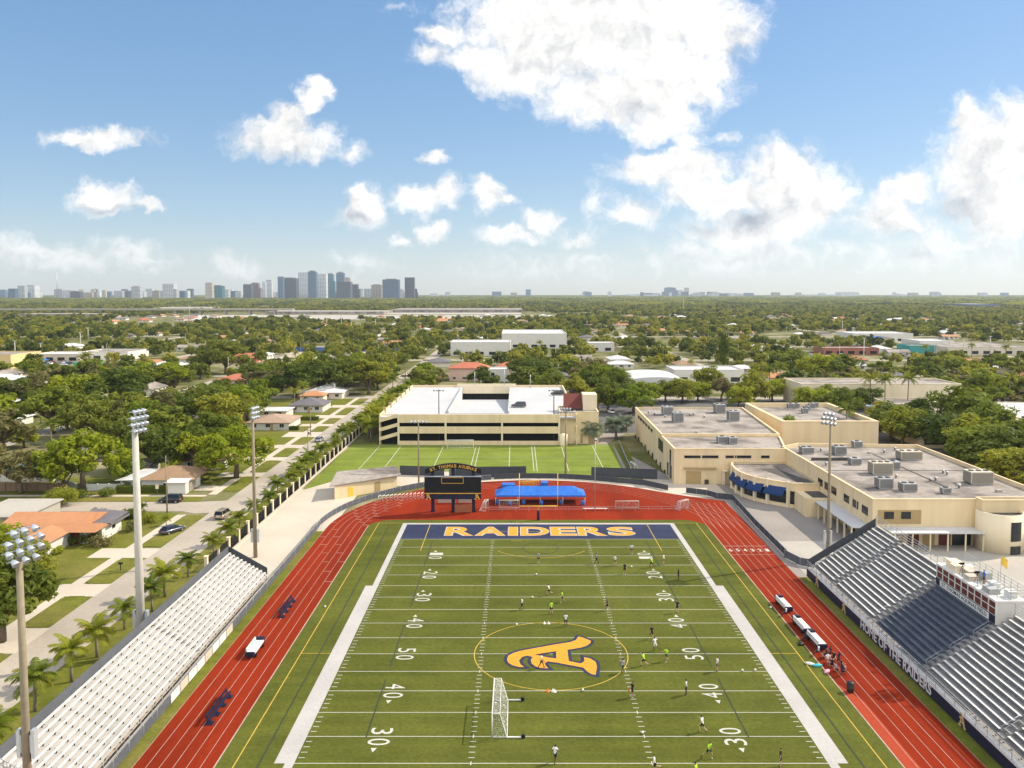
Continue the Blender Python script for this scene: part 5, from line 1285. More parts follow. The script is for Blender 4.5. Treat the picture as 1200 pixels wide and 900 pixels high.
t, o_ = block('gymnasium','long windowless cream hall far behind the school','school building',[(107,YD(309)),(167,YD(309)),(167,YD(330)),(107,YD(330))],8.6,M['cream2'],M['roofgrey'],.4)
for i, (x0_,x1_,d0,d1,h) in enumerate(((112,126,228,268,4.2),(130,150,222,262,4.5),(152,200,215,245,4.2),(155,215,250,290,4.4),(128,146,270,300,4.6),(180,230,180,208,4.0),(140,172,190,212,4.0))):
    t, o_ = block('classroom_block','low flat roofed classroom block, %s' % ('closest to the blue awning','with a wide grey roof behind the big trees','at the right edge behind the crowns','long and pale at the far right','near the three palms','at the right edge nearest the camera','half hidden by the dark crowns')[i],'school building',[(x0_,YD(d0)),(x1_,YD(d0)),(x1_+2,YD(d1)),(x0_+2,YD(d1))],h,M['cream2'],(M['roofgrey'],M['roofwhite'])[i in (1,3)],.25)
    b = MB(); b.box(x0_+1,x1_-1,YD(d0)-.05,YD(d0)-.003,1,2.6); b.build('window_band', M['glass'], t, o_)
    if i in (2,3): ac_unit((x0_+x1_)/2,YD((d0+d1)/2),h,5,3,2,M['ac'],'grey rooftop unit on the %s classroom block' % ('right edge' if i==2 else 'far right'))
t = thing('shade_awning','light blue shade roof between the rear school blocks','awning',(123.5,YD(273),0)); b = MB(); b.add([(-5,-7,4.0),(6,-7,4.0),(6,7,5.0),(-5,7,5.0),(-5,-7,3.9),(6,-7,3.9),(6,7,4.9),(-5,7,4.9)],[(0,1,2,3),(7,6,5,4),(0,4,5,1),(1,5,6,2),(2,6,7,3),(3,7,4,0)]); b.build('roof', mat('pale_blue_sheet',(.22,.34,.62),.6,.1), t)
for x in (-4.5,5.5):
    for y in (-6.5,6.5): MB().tube([(x,y,0),(x,y,4.2)],.08,6).build('post', M['steel'], t)

# ------------------------------------------------------------------ houses
def gable_house(label, x, y, w, d, h, rh, wall, roof, rz=0, hip=True, name='house', cat='house', group=None, windows=True, chimney=False, over=.6):
    t = thing(name, label, cat, (x,y,0), rz, group)
    MB().box(-w/2,w/2,-d/2,d/2,0,h).build('wall', wall, t)
    W_, D_ = w/2+over, d/2+over; k = min(W_,D_)*.95 if hip else 0
    long_x = w >= d
    r_ = MB()
    A = [(-W_,-D_,h-.1),(W_,-D_,h-.1),(W_,D_,h-.1),(-W_,D_,h-.1)]
    if long_x: B = [(-W_+k,0,h+rh),(W_-k,0,h+rh)]; fs=[(0,1,5,4),(1,2,5),(2,3,4,5),(3,0,4)]
    else: B = [(0,-D_+k,h+rh),(0,D_-k,h+rh)]; fs=[(0,1,4),(1,2,5,4),(2,3,5),(3,0,4,5)]
    r_.add(A+B, fs+[(3,2,1,0)]); 
    for i in range(4):
        a, b_ = A[i], A[(i+1)%4]; r_.add([a,b_,(b_[0],b_[1],b_[2]-.18),(a[0],a[1],a[2]-.18)],[(0,3,2,1)])
    ro = r_.build('roof', roof, t)
    if chimney: MB().box(w*.2,w*.2+.7,-.4,.4,h+rh*.3,h+rh+.9).build('chimney', M['housewhite'], ro)
    if windows:
        n = max(1,int(w/4))
        for i in range(n):
            xx = -w/2+w*(i+.5)/n; window(t,(0,0,0),(xx,-d/2,1.5),1.4,1.1,'y',M['white'],div=2)
        b_ = MB(); b_.box(w/2+.002,w/2+.05,-1.2,1.2,.1,2.2); b_.build('garage_door', M['white'], t)
        b_ = MB(); b_.box(w*.05,w*.05+.95,-d/2-.05,-d/2-.002,0,2.05); b_.build('door', M['tan'], t)
    return t
# orange roofed house nearest on the left
t = thing('house','orange roofed white house closest to the grandstand on the left','house',(-79,144,0))
def pt(mb, n, m_): return mb.build(n, m_, t, (-79,144,0))
b = MB(); b.box(-88,-73.8,138.5,148.5,0,2.7); b.box(-73.8,-72.0,140,147,0,2.7); pt(b,'wall',M['housewhite'])
b = MB(); b.box(-82.8,-76.6,131.5,138.4,0,2.6); pt(b,'garage_wall',M['housewhite'])
b = MB()
def gab(x0_,x1_,y0,y1,z0_,zr2,ax):
    if ax=='x': A=[(x0_,y0,z0_),(x1_,y0,z0_),(x1_,y1,z0_),(x0_,y1,z0_),(x0_,(y0+y1)/2,zr2),(x1_,(y0+y1)/2,zr2)]; return A,[(0,1,5,4),(2,3,4,5),(1,2,5),(3,0,4),(3,2,1,0)]
    A=[(x0_,y0,z0_),(x1_,y0,z0_),(x1_,y1,z0_),(x0_,y1,z0_),((x0_+x1_)/2,y0,zr2),((x0_+x1_)/2,y1,zr2)]; return A,[(0,1,4),(1,2,5,4),(2,3,5),(3,0,4,5),(3,2,1,0)]
b.add(*gab(-89,-74.6,137.2,149.6,2.62,4.3,'x')); b.add(*gab(-84,-71.4,136.6,141.5,2.55,3.5,'x')); b.add(*gab(-83.4,-75.9,130.8,138.0,2.5,3.5,'y')); pt(b,'roof',M['shingle_o'])
b = MB(); b.add([(-77.5,141.6,2.75),(-71.2,141.6,2.75),(-71.2,148.4,3.0),(-77.5,148.4,3.6)],[(0,1,2,3)]); b.box(-71.3,-71.1,141.5,148.4,2.3,2.72); pt(b,'carport_roof',M['shingle_g'])
b = MB(); b.box(-81,-79.3,138.35,138.44,1.0,2.2); pt(b,'window',M['glass'])
b = MB(); b.box(-78.2,-74.5,138.3,138.44,.3,2.3); pt(b,'picture_window',mat('green_shade_panel',(.25,.33,.26),.6,.1))
b = MB(); b.box(-71.98,-71.93,143.6,144.7,1.2,2.2); pt(b,'side_window',M['glass'])
b = MB(); b.box(-76.4,-75.0,138.25,138.3,0,2.1); b.build('door', M['maroon'], t, (-79,144,0))
b = MB(); b.box(-99,-89.2,146,158,0,2.6); b.box(-99.6,-88.8,145.4,158.6,2.6,2.8); o=b.build('shed', M['concrete']); tag(o,'long pale flat roofed shed behind the orange roofed house','shed')
# white corner house
t = thing('house','white corner house with a brown hip roof behind a clipped hedge','house',(-80,180,0))
b = MB(); b.box(-86.2,-74.6,176.2,187,0,2.6); b.build('wall', M['housewhite'], t, (-80,180,0))
b = MB(); b.prism([(-74.7,173.2),(-70.9,173.2),(-70.9,181.5),(-74.7,181.5)],0,2.7); b.build('garage_wall', M['housewhite'], t, (-80,180,0))
b = MB(); A=[(-82.5,175.4,2.55),(-70.2,175.4,2.55),(-70.2,187.8,2.55),(-82.5,187.8,2.55),(-77.5,181.6,4.5),(-74.9,181.6,4.5)]; b.add(A,[(0,1,5,4),(1,2,5),(2,3,4,5),(3,0,4),(3,2,1,0)]); b.build('roof', M['shingle_b'], t, (-80,180,0))
b = MB(); b.add([(-87.2,175.3,2.5),(-82.5,175.3,2.6),(-80,181,3.4),(-84.5,187,2.7)],[(0,1,2,3)]); b.build('white_roof', M['roofwhite'], t, (-80,180,0))
b = MB(); b.add([(-75.2,172.6,2.62),(-70.4,172.6,2.62),(-70.4,176.0,2.9),(-75.2,176.0,2.9)],[(0,1,2,3)]); b.build('garage_roof', M['roofwhite'], t, (-80,180,0))
b = MB(); b.box(-70.898,-70.85,175.0,178.6,.05,2.2); b.build('garage_door', M['frame'], t, (-80,180,0))
window(t,(-80,180,0),(-82.2,176.2,1.6),1.0,1.0,'y',M['white'])
window(t,(-80,180,0),(-76.5,176.2,1.5),.8,.5,'y',M['white'])
gable_house('brown roofed house under the big tree behind the white corner house',-77,201.5,10.5,9,2.6,2.2,M['housewhite'],M['shingle_b'],R(6))
gable_house('pale house with a faded tan roof beside the street, third along',-78,262,13,14,2.6,1.6,M['housewhite'],mat('faded_tan_roof',(.36,.25,.18),.9,.15),0)
gable_house('white walled house with a dark grey roof along the street',-76,300,12,13,2.7,2.0,M['housewhite'],M['shingle_g'],0)
gable_house('low white roofed bungalow in front of the grey roofed house',-84,285,9,9,2.6,.5,M['housemix'],M['roofwhite'],0)
gable_house('white roofed house with an orange front gable and chimney',-79,338,16,14,2.8,1.9,M['housemix'],M['roofwhite'],0,chimney=True)
gable_house('orange gabled annexe in front of the white roofed house',-81,325,9,7,2.7,1.4,M['housemix'],M['shingle_o'],0)
gable_house('white house with a pale roof at the left edge of the picture',-168,266,14,10,2.7,1.5,M['housewhite'],M['roofwhite'],0)
gable_house('brown roofed house hidden among trees on the left',-118,246,13,10,2.6,1.8,M['housemix'],M['shingle_b'],R(4))
gable_house('orange roofed house peeping through the olive tree',-118,222,12,9,2.6,1.8,M['housewhite'],M['shingle_o'],0)
gable_house('teal trimmed pale house behind the wooden fence',-112,189,12,8,2.5,1.2,M['housewhite'],mat('teal_grey_roof',(.10,.20,.20),.7,.1),0)
gable_house('grey roofed shed behind the white corner house',-92,196,9,6,2.4,.8,M['housemix'],M['shingle_g'],0)
# garden walls, wooden fence, hedges
fw = MB(); fw.box(-125,-97.2,175.8,175.9,.1,1.9)
for i in range(13): fw.box(-125+i*2.3,-124.85+i*2.3,175.7,176.0,0,1.95)
o = fw.build('wood_fence', M['wood']); tag(o,'brown wooden board fence at the left edge beyond the side street','fence')
b = MB(); b.box(-94.0,-86.6,176.4,176.55,0,1.5)
for i in range(4): b.box(-94+i*2.45,-93.75+i*2.45,176.3,176.65,0,1.6)
o = b.build('garden_wall', M['white']); tag(o,'low white garden wall left of the white corner house','wall')
b = MB(); b.add([(-104,183,0),(-96,176.6,0),(-96,176.6,1.5),(-104,183,1.5),(-104,183.2,0),(-95.9,176.8,0),(-95.9,176.8,1.5),(-104,183.2,1.5)],[(0,1,2,3),(7,6,5,4),(3,2,6,7)]); o=b.build('garden_wall', M['white']); tag(o,'white slanting garden wall running back from the street','wall')
t = thing('road_sign','small pale road sign on a post by the hedge','sign',(-76.6,172.4,0)); MB().tube([(0,0,0),(0,0,2.3)],.04,6).build('post',M['steel'],t); MB().box(-.35,.35,-.06,-.041,1.4,2.3).build('panel',M['cream2'],t)
# commercial strip and bigger buildings farther off
def hall(label, px0, px1, py, h, depth, wall, roof, name='commercial_building', cat='building', group=None, band=True, roofz=None):
    x0_, y0 = P(px0,py); x1_, _ = P(px1,py)
    o=((x0_+x1_)/2,y0,0); t = thing(name,label,cat,o,0,group); b=MB(); r_=MB(); parapet_roof(b,r_,[(x0_,y0),(x1_,y0),(x1_,y0+depth),(x0_,y0+depth)],0,h,.5,.4); b.build('wall',wall,t,o); r_.build('roof',roof,t,o)
    if band:
        n = max(2,int((x1_-x0_)/7))
        for i in range(n):
            xx = x0_+(x1_-x0_)*(i+.5)/n; g_=MB(); g_.box(xx-2.2,xx+2.2,y0-.08,y0-.003,.8,min(h-.8,2.9)); g_.build('window',M['glass'],t,o)
    return t
hall('yellow cream commercial block at the far left edge',-40,13,432,7.5,30,M['goalyellow'] if False else mat('yellow_stucco',(.66,.50,.24),.85,.05),M['roofgrey'])
hall('long low white roofed shops behind the left car park',38,92,424,4.5,25,M['housemix'],M['roofwhite'])
hall('grey roofed low shops right of the left car park',92,150,422,4.8,30,M['housewhite'],M['roofgrey'])
t=hall('bright green low building in the left car park',86,113,431,2.6,8,mat('green_wall',(.08,.36,.20),.8,.1),M['roofgrey'],band=False)
for i,(px,lab) in enumerate(((12,'left blue canopy roof in the left car park'),(36,'right blue canopy roof in the left car park'))):
    x,y=P(px,428,0); t=thing('shade_canopy',lab,'canopy',(x,y,0)); b=MB(); b.add([(-9,-5,3.2),(9,-5,3.2),(9,5,3.2),(-9,5,3.2),(0,0,4.8)],[(0,1,4),(1,2,4),(2,3,4),(3,0,4),(3,2,1,0)]); b.build('roof',M['blue_tarp'],t)
    for q in (-8,8):
        for w_ in (-4,4): MB().tube([(q,w_,0),(q,w_,3.2)],.12,6).build('leg',M['steel'],t)
gable_house('red gabled building among the far left trees',*P(291,424),14,12,3.2,2.5,mat('red_house_wall',(.45,.14,.09),.8,.1),M['tile_red'],0,False)
hall('white two storey school with a row of arches beyond the garage',528,598,417,9,30,M['housewhite'],M['roofwhite'])
hall('big white flat roofed hall beyond the garage',588,664,408,11,70,M['housewhite'],M['roofwhite'])
hall('white small block right of the big white hall',690,720,412,6,18,M['housewhite'],M['roofwhite'])
x,y=P(549,447); gable_house('pink two storey house with a red tiled roof beyond the garage',x,y+9,19,13,6.4,2.4,mat('pink_stucco',(.62,.42,.34),.85,.06),M['tile_red'],0)
x,y=P(575,447); t,_o=block('house','white flat roofed house next to the pink one','house',[(x-5,y),(x+9,y),(x+9,y+14),(x-5,y+14)],5.6,M['housewhite'],M['roofwhite']); window(t,_o,(x+1,y,3.6),1.6,1.4,'y')
x,y=P(596,438); gable_house('orange tiled house just left of the big tree beyond the garage',x,y+6,14,12,3.4,2.6,M['housemix'],M['tile_red'],0)
# white hall with a barrel roof (right of centre)
x,y=P(770,462); t=thing('arched_hall','white hall with a rounded gable end beyond the dark trees','hall',(x,y,0)); b=MB()
pr=[(-13,0),(13,0),(13,5)]+[(13*math.cos(R(a)),5+2.4*math.sin(R(a))) for a in range(15,166,15)]+[(-13,5)]
b.add([(q[0],0,q[1]) for q in pr]+[(q[0],34,q[1]) for q in pr],[tuple(range(len(pr)-1,-1,-1))]+[tuple(range(len(pr),2*len(pr)))]+[(i,(i+1)%len(pr),len(pr)+(i+1)%len(pr),len(pr)+i) for i in range(len(pr))]); b.build('shell',M['roofwhite'],t)
b=MB(); b.box(1,8,-.1,-.003,0,4.2); b.build('door',M['dark'],t)
hall('long pale low roofed building behind the arched hall',790,872,449,6,22,M['housewhite'],M['roofwhite'])
hall('cream wall block in the right hand trees',905,945,431,5,14,M['housewhite'],M['roofwhite'])
hall('white and green commercial block on the far right',1078,1118,411,7,30,M['housewhite'],M['roofwhite'])
hall('teal roofed long shed on the far right',1066,1100,414,5,20,mat('teal_wall',(.05,.28,.27),.8,.1),M['roofgrey'],band=False)
hall('long grey warehouse at the right edge',1110,1215,416,5,60,M['housemix'],M['roofgrey'])
hall('blue roofed store in the right distance',1020,1046,404,5.5,30,M['housemix'],M['blue_tarp'],band=False)
hall('brick red shop behind the right car park',965,1030,416,4.5,20,mat('brick_wall',(.32,.12,.09),.85,.12),M['roofgrey'])
hall('white long store in the right middle distance',1000,1070,400.5,7,40,M['housewhite'],M['roofwhite'])
hall('dark blue curved warehouse near the right horizon',1133,1172,361.5,12,120,mat('grey_blue_wall',(.13,.16,.22),.8,.1),M['roofwhite'],band=False)
# elevated road, rail yard and long sheds in the distance
t=thing('viaduct','long grey elevated road crossing the far left distance','bridge',(-1000,1620,0)); b=MB(); b.box(-1400,560,-8,8,9,11); b.build('deck',M['concrete'],t)
b=MB(); b.box(-1400,560,-8.4,-8.01,11,12.1); b.box(-1400,560,8.01,8.4,11,12.1); b.build('parapet',M['pave'],t)
for i in range(40): MB().box(-1390+i*49,-1386+i*49,-5,5,0,8.99).build('pier',M['concrete'],t)
hall('pale yard wall and flat roofs beyond the viaduct on the left',310,450,368,5,120,M['roofgrey'],M['concrete'],band=False)
hall('wide grey warehouse roofs in the middle distance',455,612,366,5.5,220,M['roofgrey'],M['roofgrey'],band=False)
hall('long white shed left of the middle warehouses',180,246,364,7,120,M['housemix'],M['concrete'],band=False)
hall('pale long sheds near the left horizon',20,110,372,6,60,M['roofgrey'],M['concrete'],band=False)
# ------------------------------------------------------------------ vegetation
LEAF = dict(
 mid=leafmat('mid_green_leaves',(.215,.245,.022),(.275,.285,.024),(.160,.190,.020),.47),
 dark=leafmat('dark_green_leaves',(.120,.155,.018),(.180,.205,.020),(.095,.125,.016),.45),
 lime=leafmat('yellow_green_leaves',(.300,.330,.012),(.255,.300,.014),(.200,.240,.012),.45),
 olive=leafmat('olive_leaves',(.190,.170,.050),(.160,.150,.045),(.22,.18,.07),.4),
 palm=leafmat('palm_fronds',(.230,.265,.018),(.170,.215,.016),(.290,.270,.024),.45),
 bis=leafmat('blue_green_fronds',(.190,.230,.150),(.210,.245,.16),(.150,.185,.12),.35),
 wild=leafmat('mixed_green_leaves',(.150,.180,.022),(.320,.320,.032),(.205,.235,.026),.45,hue=.03,vr=(1.45,.34)),
)
def leaf_cloud(rg, c, r, n, s, flat=.8, up=.35):
    v, f = [], []
    for _ in range(n):
        d = Vector((rg.gauss(0,1), rg.gauss(0,1), rg.gauss(0,1)));  d.normalize()
        q = r*(.45+.58*rg.random()**.5)
        p = Vector(c) + Vector((d.x*q, d.y*q, d.z*q*flat))
        nrm = (d + Vector((rg.gauss(0,.5), rg.gauss(0,.5), rg.gauss(0,.5)+up))).normalized()
        a = nrm.orthogonal().normalized(); a = (Matrix.Rotation(rg.random()*6.28, 3, nrm) @ a); b = nrm.cross(a)
        k = s*rg.uniform(.65,1.3); o = len(v)
        v += [p-a*k*.9, p-b*k*.42+nrm*k*.1, p+a*k*.9, p+b*k*.42+nrm*k*.1]; f.append((o,o+1,o+2,o+3))
    return v, f
def tree_meshes(seed, form, nclump, per, leaf, leafm):
    """unit-ish tree 10 m tall, crown radius about 5 m; returns trunk mesh, crown mesh"""
    rg = random.Random(seed); C = []
    t = MB(); H0 = 2.2 if form != 'umbrella' else 4.2
    t.tube([(0,0,0),(.1,.05,H0*.5),(.15*rg.uniform(-1,1),.1,H0)],[.42,.32,.28],9)
    for i in range(nclump):
        if form == 'round':
            u = rg.random(); th = rg.random()*6.283; ph = math.acos(1-1.75*u)       # upper shell mostly
            q = rg.uniform(.55,.92); lump = 1+.22*math.sin(3*th+seed)+.15*math.sin(5*ph+seed*2)
            c = (4.1*q*lump*math.sin(ph)*math.cos(th), 4.1*q*lump*math.sin(ph)*math.sin(th), 5.0+4.0*q*math.cos(ph)*lump)
            r = rg.uniform(.9,1.55)
        elif form == 'umbrella':
            th = rg.random()*6.283; q = math.sqrt(rg.random())*4.9; c = (q*math.cos(th), q*math.sin(th), 8.6-.12*q*q-rg.random()**1.6*3.6); r = rg.uniform(.7,1.25)
        elif form == 'tall':
            z = rg.uniform(2.5,9.4); th = rg.random()*6.283; q = rg.uniform(.3,1)*2.6*(1-((z-5)/6)**2); c = (q*math.cos(th), q*math.sin(th), z); r = rg.uniform(.7,1.15)
        else:  # spreading, several sub-crowns
            k = i % 5; ang = k*1.257+seed; bx_, by_, bz = 2.6*math.cos(ang), 2.6*math.sin(ang), 5.2+1.0*math.sin(k*2.1+seed)
            if k == 4: bx_, by_, bz = 0, 0, 7.4
            d = Vector((rg.gauss(0,1),rg.gauss(0,1),abs(rg.gauss(0,1))*.9-.5)); d.normalize(); q = rg.uniform(1.2,2.3); c = (bx_+d.x*q, by_+d.y*q, bz+d.z*q*.85); r = rg.uniform(.75,1.25)
        C.append((c, r))
    b = MB()
    for c, r in C:
        v, f = leaf_cloud(rg, c, r, per, leaf); b.add(v, f)
    for c, r in C[::max(1,len(C)//9)]:
        t.tube([(0,0,H0-.2),(c[0]*.4,c[1]*.4,H0+(c[2]-H0)*.5),(c[0]*.85,c[1]*.85,c[2])],[.2,.13,.05],6)
    return t.mesh('trunk', M['bark']), b.mesh('crown', leafm)
TV = {}
def variant(kind, form, n, nclump, per, leaf):
    TV[(kind,form)] = [tree_meshes(100+17*i+len(kind)*3+len(form), form, nclump, per, leaf, LEAF[kind]) for i in range(n)]
variant('mid','round',3,52,70,.42); variant('mid','spread',2,60,62,.42); variant('dark','round',3,54,72,.42); variant('dark','spread',2,62,66,.42)
variant('lime','umbrella',2,66,62,.40); variant('lime','round',2,48,62,.42); variant('olive','spread',2,50,52,.40); variant('dark','tall',1,34,60,.38)
FAR = {}
for kind in ('mid','dark','lime','olive'):
    FAR[kind] = [tree_meshes(300+i*13+len(kind), ('round','spread')[i%2], 30, 30, .85, LEAF[kind]) for i in range(2)]
NTREE = [0]
def tree(x, y, h, r, kind, form, label, group=None, far=False, name='tree'):
    tv = FAR[kind] if far else TV[(kind,form)]; tm, cm = tv[NTREE[0] % len(tv)]; NTREE[0] += 1
    t = thing(name, label, 'tree', (x,y,0), rnd.random()*6.28, group); t.scale = (r/5.0, r/5.0, h/10.0)
    link('trunk', tm, t); link('crown', cm, t); return t
def treep(px, pyb, r, h, kind, form, label, **k):
    x, y = P(px, pyb); return tree(x, y, h, r, kind, form, label, **k)
PLACED = []
def T(px, pyb, r, h, kind, form, label):
    x, y = P(px,pyb); PLACED.append((x,y,r)); return tree(x,y,h,r,kind,form,label)
# near left
T(2,752,6.6,11.5,'dark','spread','big dark tree cut by the left edge of the picture, nearest the camera')
T(30,690,4.4,8,'mid','round','leafy mid green tree behind the near left floodlight pole')
T(-8,668,5.5,9.5,'lime','round','bright green tree at the left edge beside the orange roofed house')
T(98,575,8.6,14.5,'lime','umbrella','wide yellow green umbrella crowned tree left of the concrete pole')
T(145,566,4.5,9,'lime','round','small lime tree at the right foot of the umbrella tree')
T(25,578,6.5,10.5,'olive','spread','olive brown loose tree behind the wooden fence')
T(77,578,5.0,9,'mid','spread','dark green tree between the olive tree and the umbrella tree')
T(277,560,8.0,13.2,'lime','umbrella','broad yellow green tree with dark forked trunk by the street')
T(226,554,6.2,11.5,'lime','umbrella','light green tree in front of the brown roofed house')
T(205,553,7.4,13.5,'dark','round','very dark round tree left of the brown roofed house')
T(178,549,6.8,12,'dark','spread','dark spreading tree right behind the concrete pole')
T(250,534,7.6,12.5,'mid','spread','mid green spreading tree behind the broad street tree')
T(150,535,7.0,12.5,'dark','round','dark rounded tree left of the concrete pole top')
T(115,517,8.0,12.5,'dark','spread','dark wide tree behind the umbrella tree')
T(62,508,9.5,15.5,'mid','spread','bright topped big tree left of the umbrella tree')
T(92,512,7.5,13,'dark','round','dark tree to the right of the bright topped tree')
T(140,478,11.5,17,'dark','spread','tall dark tree over the open lawn on the left')
T(35,478,10,14,'olive','spread','dull green crown at the left edge behind the white house')
T(8,480,9.5,14.5,'dark','round','dark crown at the extreme left edge of the picture')
T(75,478,9.5,13.5,'lime','round','yellowish crown in the left tree belt')
T(105,474,9,13,'mid','spread','mid green crown in the left tree belt')
T(265,507,8.6,14,'mid','round','mid green tree behind the faded tan roof')
T(240,498,8.4,14,'dark','round','dark tree left of the street houses')
T(290,492,8.0,13,'lime','round','yellow green tree behind the grey roofed house')
T(285,503,6.5,12,'mid','spread','leafy tree right above the tan roofed house')
T(218,506,7.5,12.5,'dark','spread','dark crown in the left middle tree mass')
T(190,500,7.5,12.5,'olive','spread','dull crown in the left middle tree mass')
T(165,505,6.0,10.5,'lime','round','small yellowish tree beyond the concrete pole')
T(345,466,11,16,'dark','spread','left of the dark ficus trees beside the street junction')
T(375,463,12,17.5,'dark','round','second dark ficus from the left at the junction')
T(405,461,11.5,17,'dark','spread','third dark ficus from the left at the junction')
T(432,462,10.5,16,'mid','spread','right hand ficus of the dark row at the junction')
T(360,452,11,16,'mid','round','ficus crown behind the dark row on the left')
T(400,450,11,16.5,'dark','round','ficus crown behind the dark row in the middle')
T(436,450,11,16,'dark','spread','ficus crown behind the dark row on the right')
T(318,462,6.5,11,'olive','spread','brownish tree beside the white roofed house')
T(300,455,8,13,'mid','spread','mid green tree near the red gabled building')
T(265,438,13,19,'dark','spread','big dark tree left of the red gabled building')
T(245,436,11,17,'dark','round','dark round tree at the left of the red gabled building')
# behind garage / centre
T(628,452,9.5,15.5,'dark','round','big dark tree right behind the garage')
T(613,446,8.5,13,'dark','spread','dark tree left of the big one behind the garage')
T(650,466,7.5,12,'mid','round','bright tree behind the right part of the garage roof')
T(675,474,6.5,12,'mid','spread','leafy tree behind the maroon sloping roof')
T(690,468,7.5,13,'dark','spread','dark tree right of the stair tower')
T(712,482,7.0,12.5,'dark','round','dark tree over the lane between garage and gym')
T(742,484,7.5,11.0,'lime','umbrella','yellow green flat topped tree at the left corner of the gym')
T(760,473,7.0,10.5,'lime','round','yellow green tree beyond the left gym corner')
T(725,466,8,12.5,'mid','round','mid green tree in the grove beyond the lane')
T(700,455,8,13,'mid','spread','loose green tree in the grove behind the stair tower')
T(800,472,7.0,11,'mid','round','green tree behind the gym roof near the arched hall')
T(818,470,6.0,9,'lime','round','golden green tree behind the middle of the gym roof')
T(830,462,7.5,13,'mid','spread','leafy tree right of the arched hall')
T(845,470,6.5,10,'olive','spread','dull tree behind the gym roof units')
T(884,474,7.5,14,'mid','round','tall green tree behind the right end of the gym')
T(905,470,6.5,11,'lime','round','yellowish tree left of the rear school wing')
T(888,499,1.9,9.5,'dark','tall','slim dark cypress like tree beside the rear school wing')
T(897,497,1.5,7.5,'dark','tall','shorter slim dark tree next to the cypress')
T(925,526,2.6,10.2,'lime','round','small bright shrub on the roof line between the school blocks')
T(953,488,8,12.5,'lime','round','yellow green tree right behind the rear school wing')
T(985,492,7.0,11.5,'mid','round','green tree at the right end of the rear school wing')
T(1045,517,8.5,13,'dark','round','dark round tree behind the main school roof')
T(1075,512,8.0,12.5,'dark','spread','dark spreading tree second from left behind the school roof')
T(1130,517,10.5,17,'mid','spread','tall mid green tree behind the right end of the school roof')
T(1105,520,8,12,'dark','round','dark tree under the tall one behind the school roof')
T(1150,556,9,13.5,'mid','round','mid green tree in the large clump at the right edge')
T(1185,566,9,13.5,'dark','spread','dark tree in the large clump at the right edge')
T(1175,545,9.5,14.5,'mid','spread','bright topped tree at the back of the right edge clump')
T(1208,560,8,12,'dark','round','dark tree cut by the right edge of the picture')
T(930,442,11,15,'mid','round','mid green crown in the row before the cream hall')
T(955,446,10,14,'lime','round','yellowish crown in the row before the cream hall')
T(985,446,10,14,'mid','spread','loose crown in the row before the cream hall')
T(1150,470,9,13,'mid','round','green crown right of the cream hall')
T(1175,472,9,13,'lime','round','yellowish crown at the right edge beyond the classrooms')
T(1195,474,9,13,'dark','spread','dark crown at the right edge beyond the classrooms')
for (px,py,r,h,k,f_,lab) in ((1058,522,8,11.5,'mid','round','green tree low behind the middle of the school roof'),(1090,523,8,11,'dark','round','dark bushy tree directly behind the beige rooftop unit'),(1120,535,8,12,'dark','round','dark tree behind the right parapet of the school'),(1140,540,8.5,12.5,'mid','round','leafy tree along the right parapet of the school'),(1165,566,8,11.5,'dark','spread','dark low tree at the right end of the school parapet'),(1190,580,8,11.5,'mid','round','leafy tree closest to the right end of the school'),(1160,530,9,14,'mid','round','high crown above the right edge clump'),(1200,540,9,14,'dark','round','dark high crown cut by the right edge'),(1035,505,7,10,'mid','spread','green crown left of the dark clump behind the school'),(968,482,7,10,'mid','round','low green crown behind the parapet of the rear wing'),(1010,480,7,10,'dark','round','dark low crown between the rear wing and the cream hall'),(865,478,6,9,'lime','round','low yellowish crown behind the gym roof'),(780,470,6,9,'mid','spread','low crown beside the arched hall'),(735,474,6.5,10,'dark','round','dark crown just beyond the lane'),(700,480,6,9,'mid','round','crown behind the bismarck palms')):
    T(px,py,r,h,k,f_,lab)
T(848,437,6,24,'dark','tall','tall narrow dark tree rising above the right middle distance')
# garden bushes and hedges
def bush(px, py, rx, ry, h, kind, label, name='bush'):
    x,y = P(px,py); rg = random.Random(int(px*7+py)); b = MB(); n = max(6,int(rx*ry*6))
    for i in range(n):
        a = rg.random()*6.28; q = math.sqrt(rg.random()); c=(rx*q*math.cos(a)*.8, ry*q*math.sin(a)*.8, h*(.25+.55*rg.random()*(1-.4*q)))
        v,f = leaf_cloud(rg,c,min(.9,.32*h+.2),46,.22,.9); b.add(v,f)
    st = MB(); st.tube([(0,0,0),(.05,0,h*.5)],[.09,.06],6)
    t = thing(name,label,'bush',(x,y,0)); st.build('stem',M['bark'],t); b.build('foliage',LEAF[kind],t); return t
bush(73,592,3.9,3.3,4.6,'mid','large round bush at the side street behind the orange roof')
bush(98,583,1.2,1,2.0,'dark','small dark bush at the right of the large round bush')
for i,(px,py,kind,lab) in enumerate(((116,607,'olive','reddish brown bush at the corner garden'),(133,611,'mid','small round tree like bush on the corner lawn'),(147,608,'dark','dark green bush at the rear of the corner garden'),(158,606,'dark','dark bush beside the concrete pole in the corner garden'),(155,622,'olive','purple brown bush near the street corner'),(175,612,'mid','leafy bush at the right of the corner garden'),(92,637,'dark','left dark bush under the picture window'),(104,636,'dark','right dark bush under the picture window'),(120,640,'olive','bare twiggy bush beside the drive'),(68,648,'lime','yellow flowering bush in the flower bed'),(345,568*0+560,'mid','round bush by the pillar fence'),(128,581,'mid','bush at the left end of the clipped hedge'))):
    bush(px,py,2.0 if i not in (4,9) else 1.4,1.5,2.0 if i not in(9,) else 1.1,kind,lab)
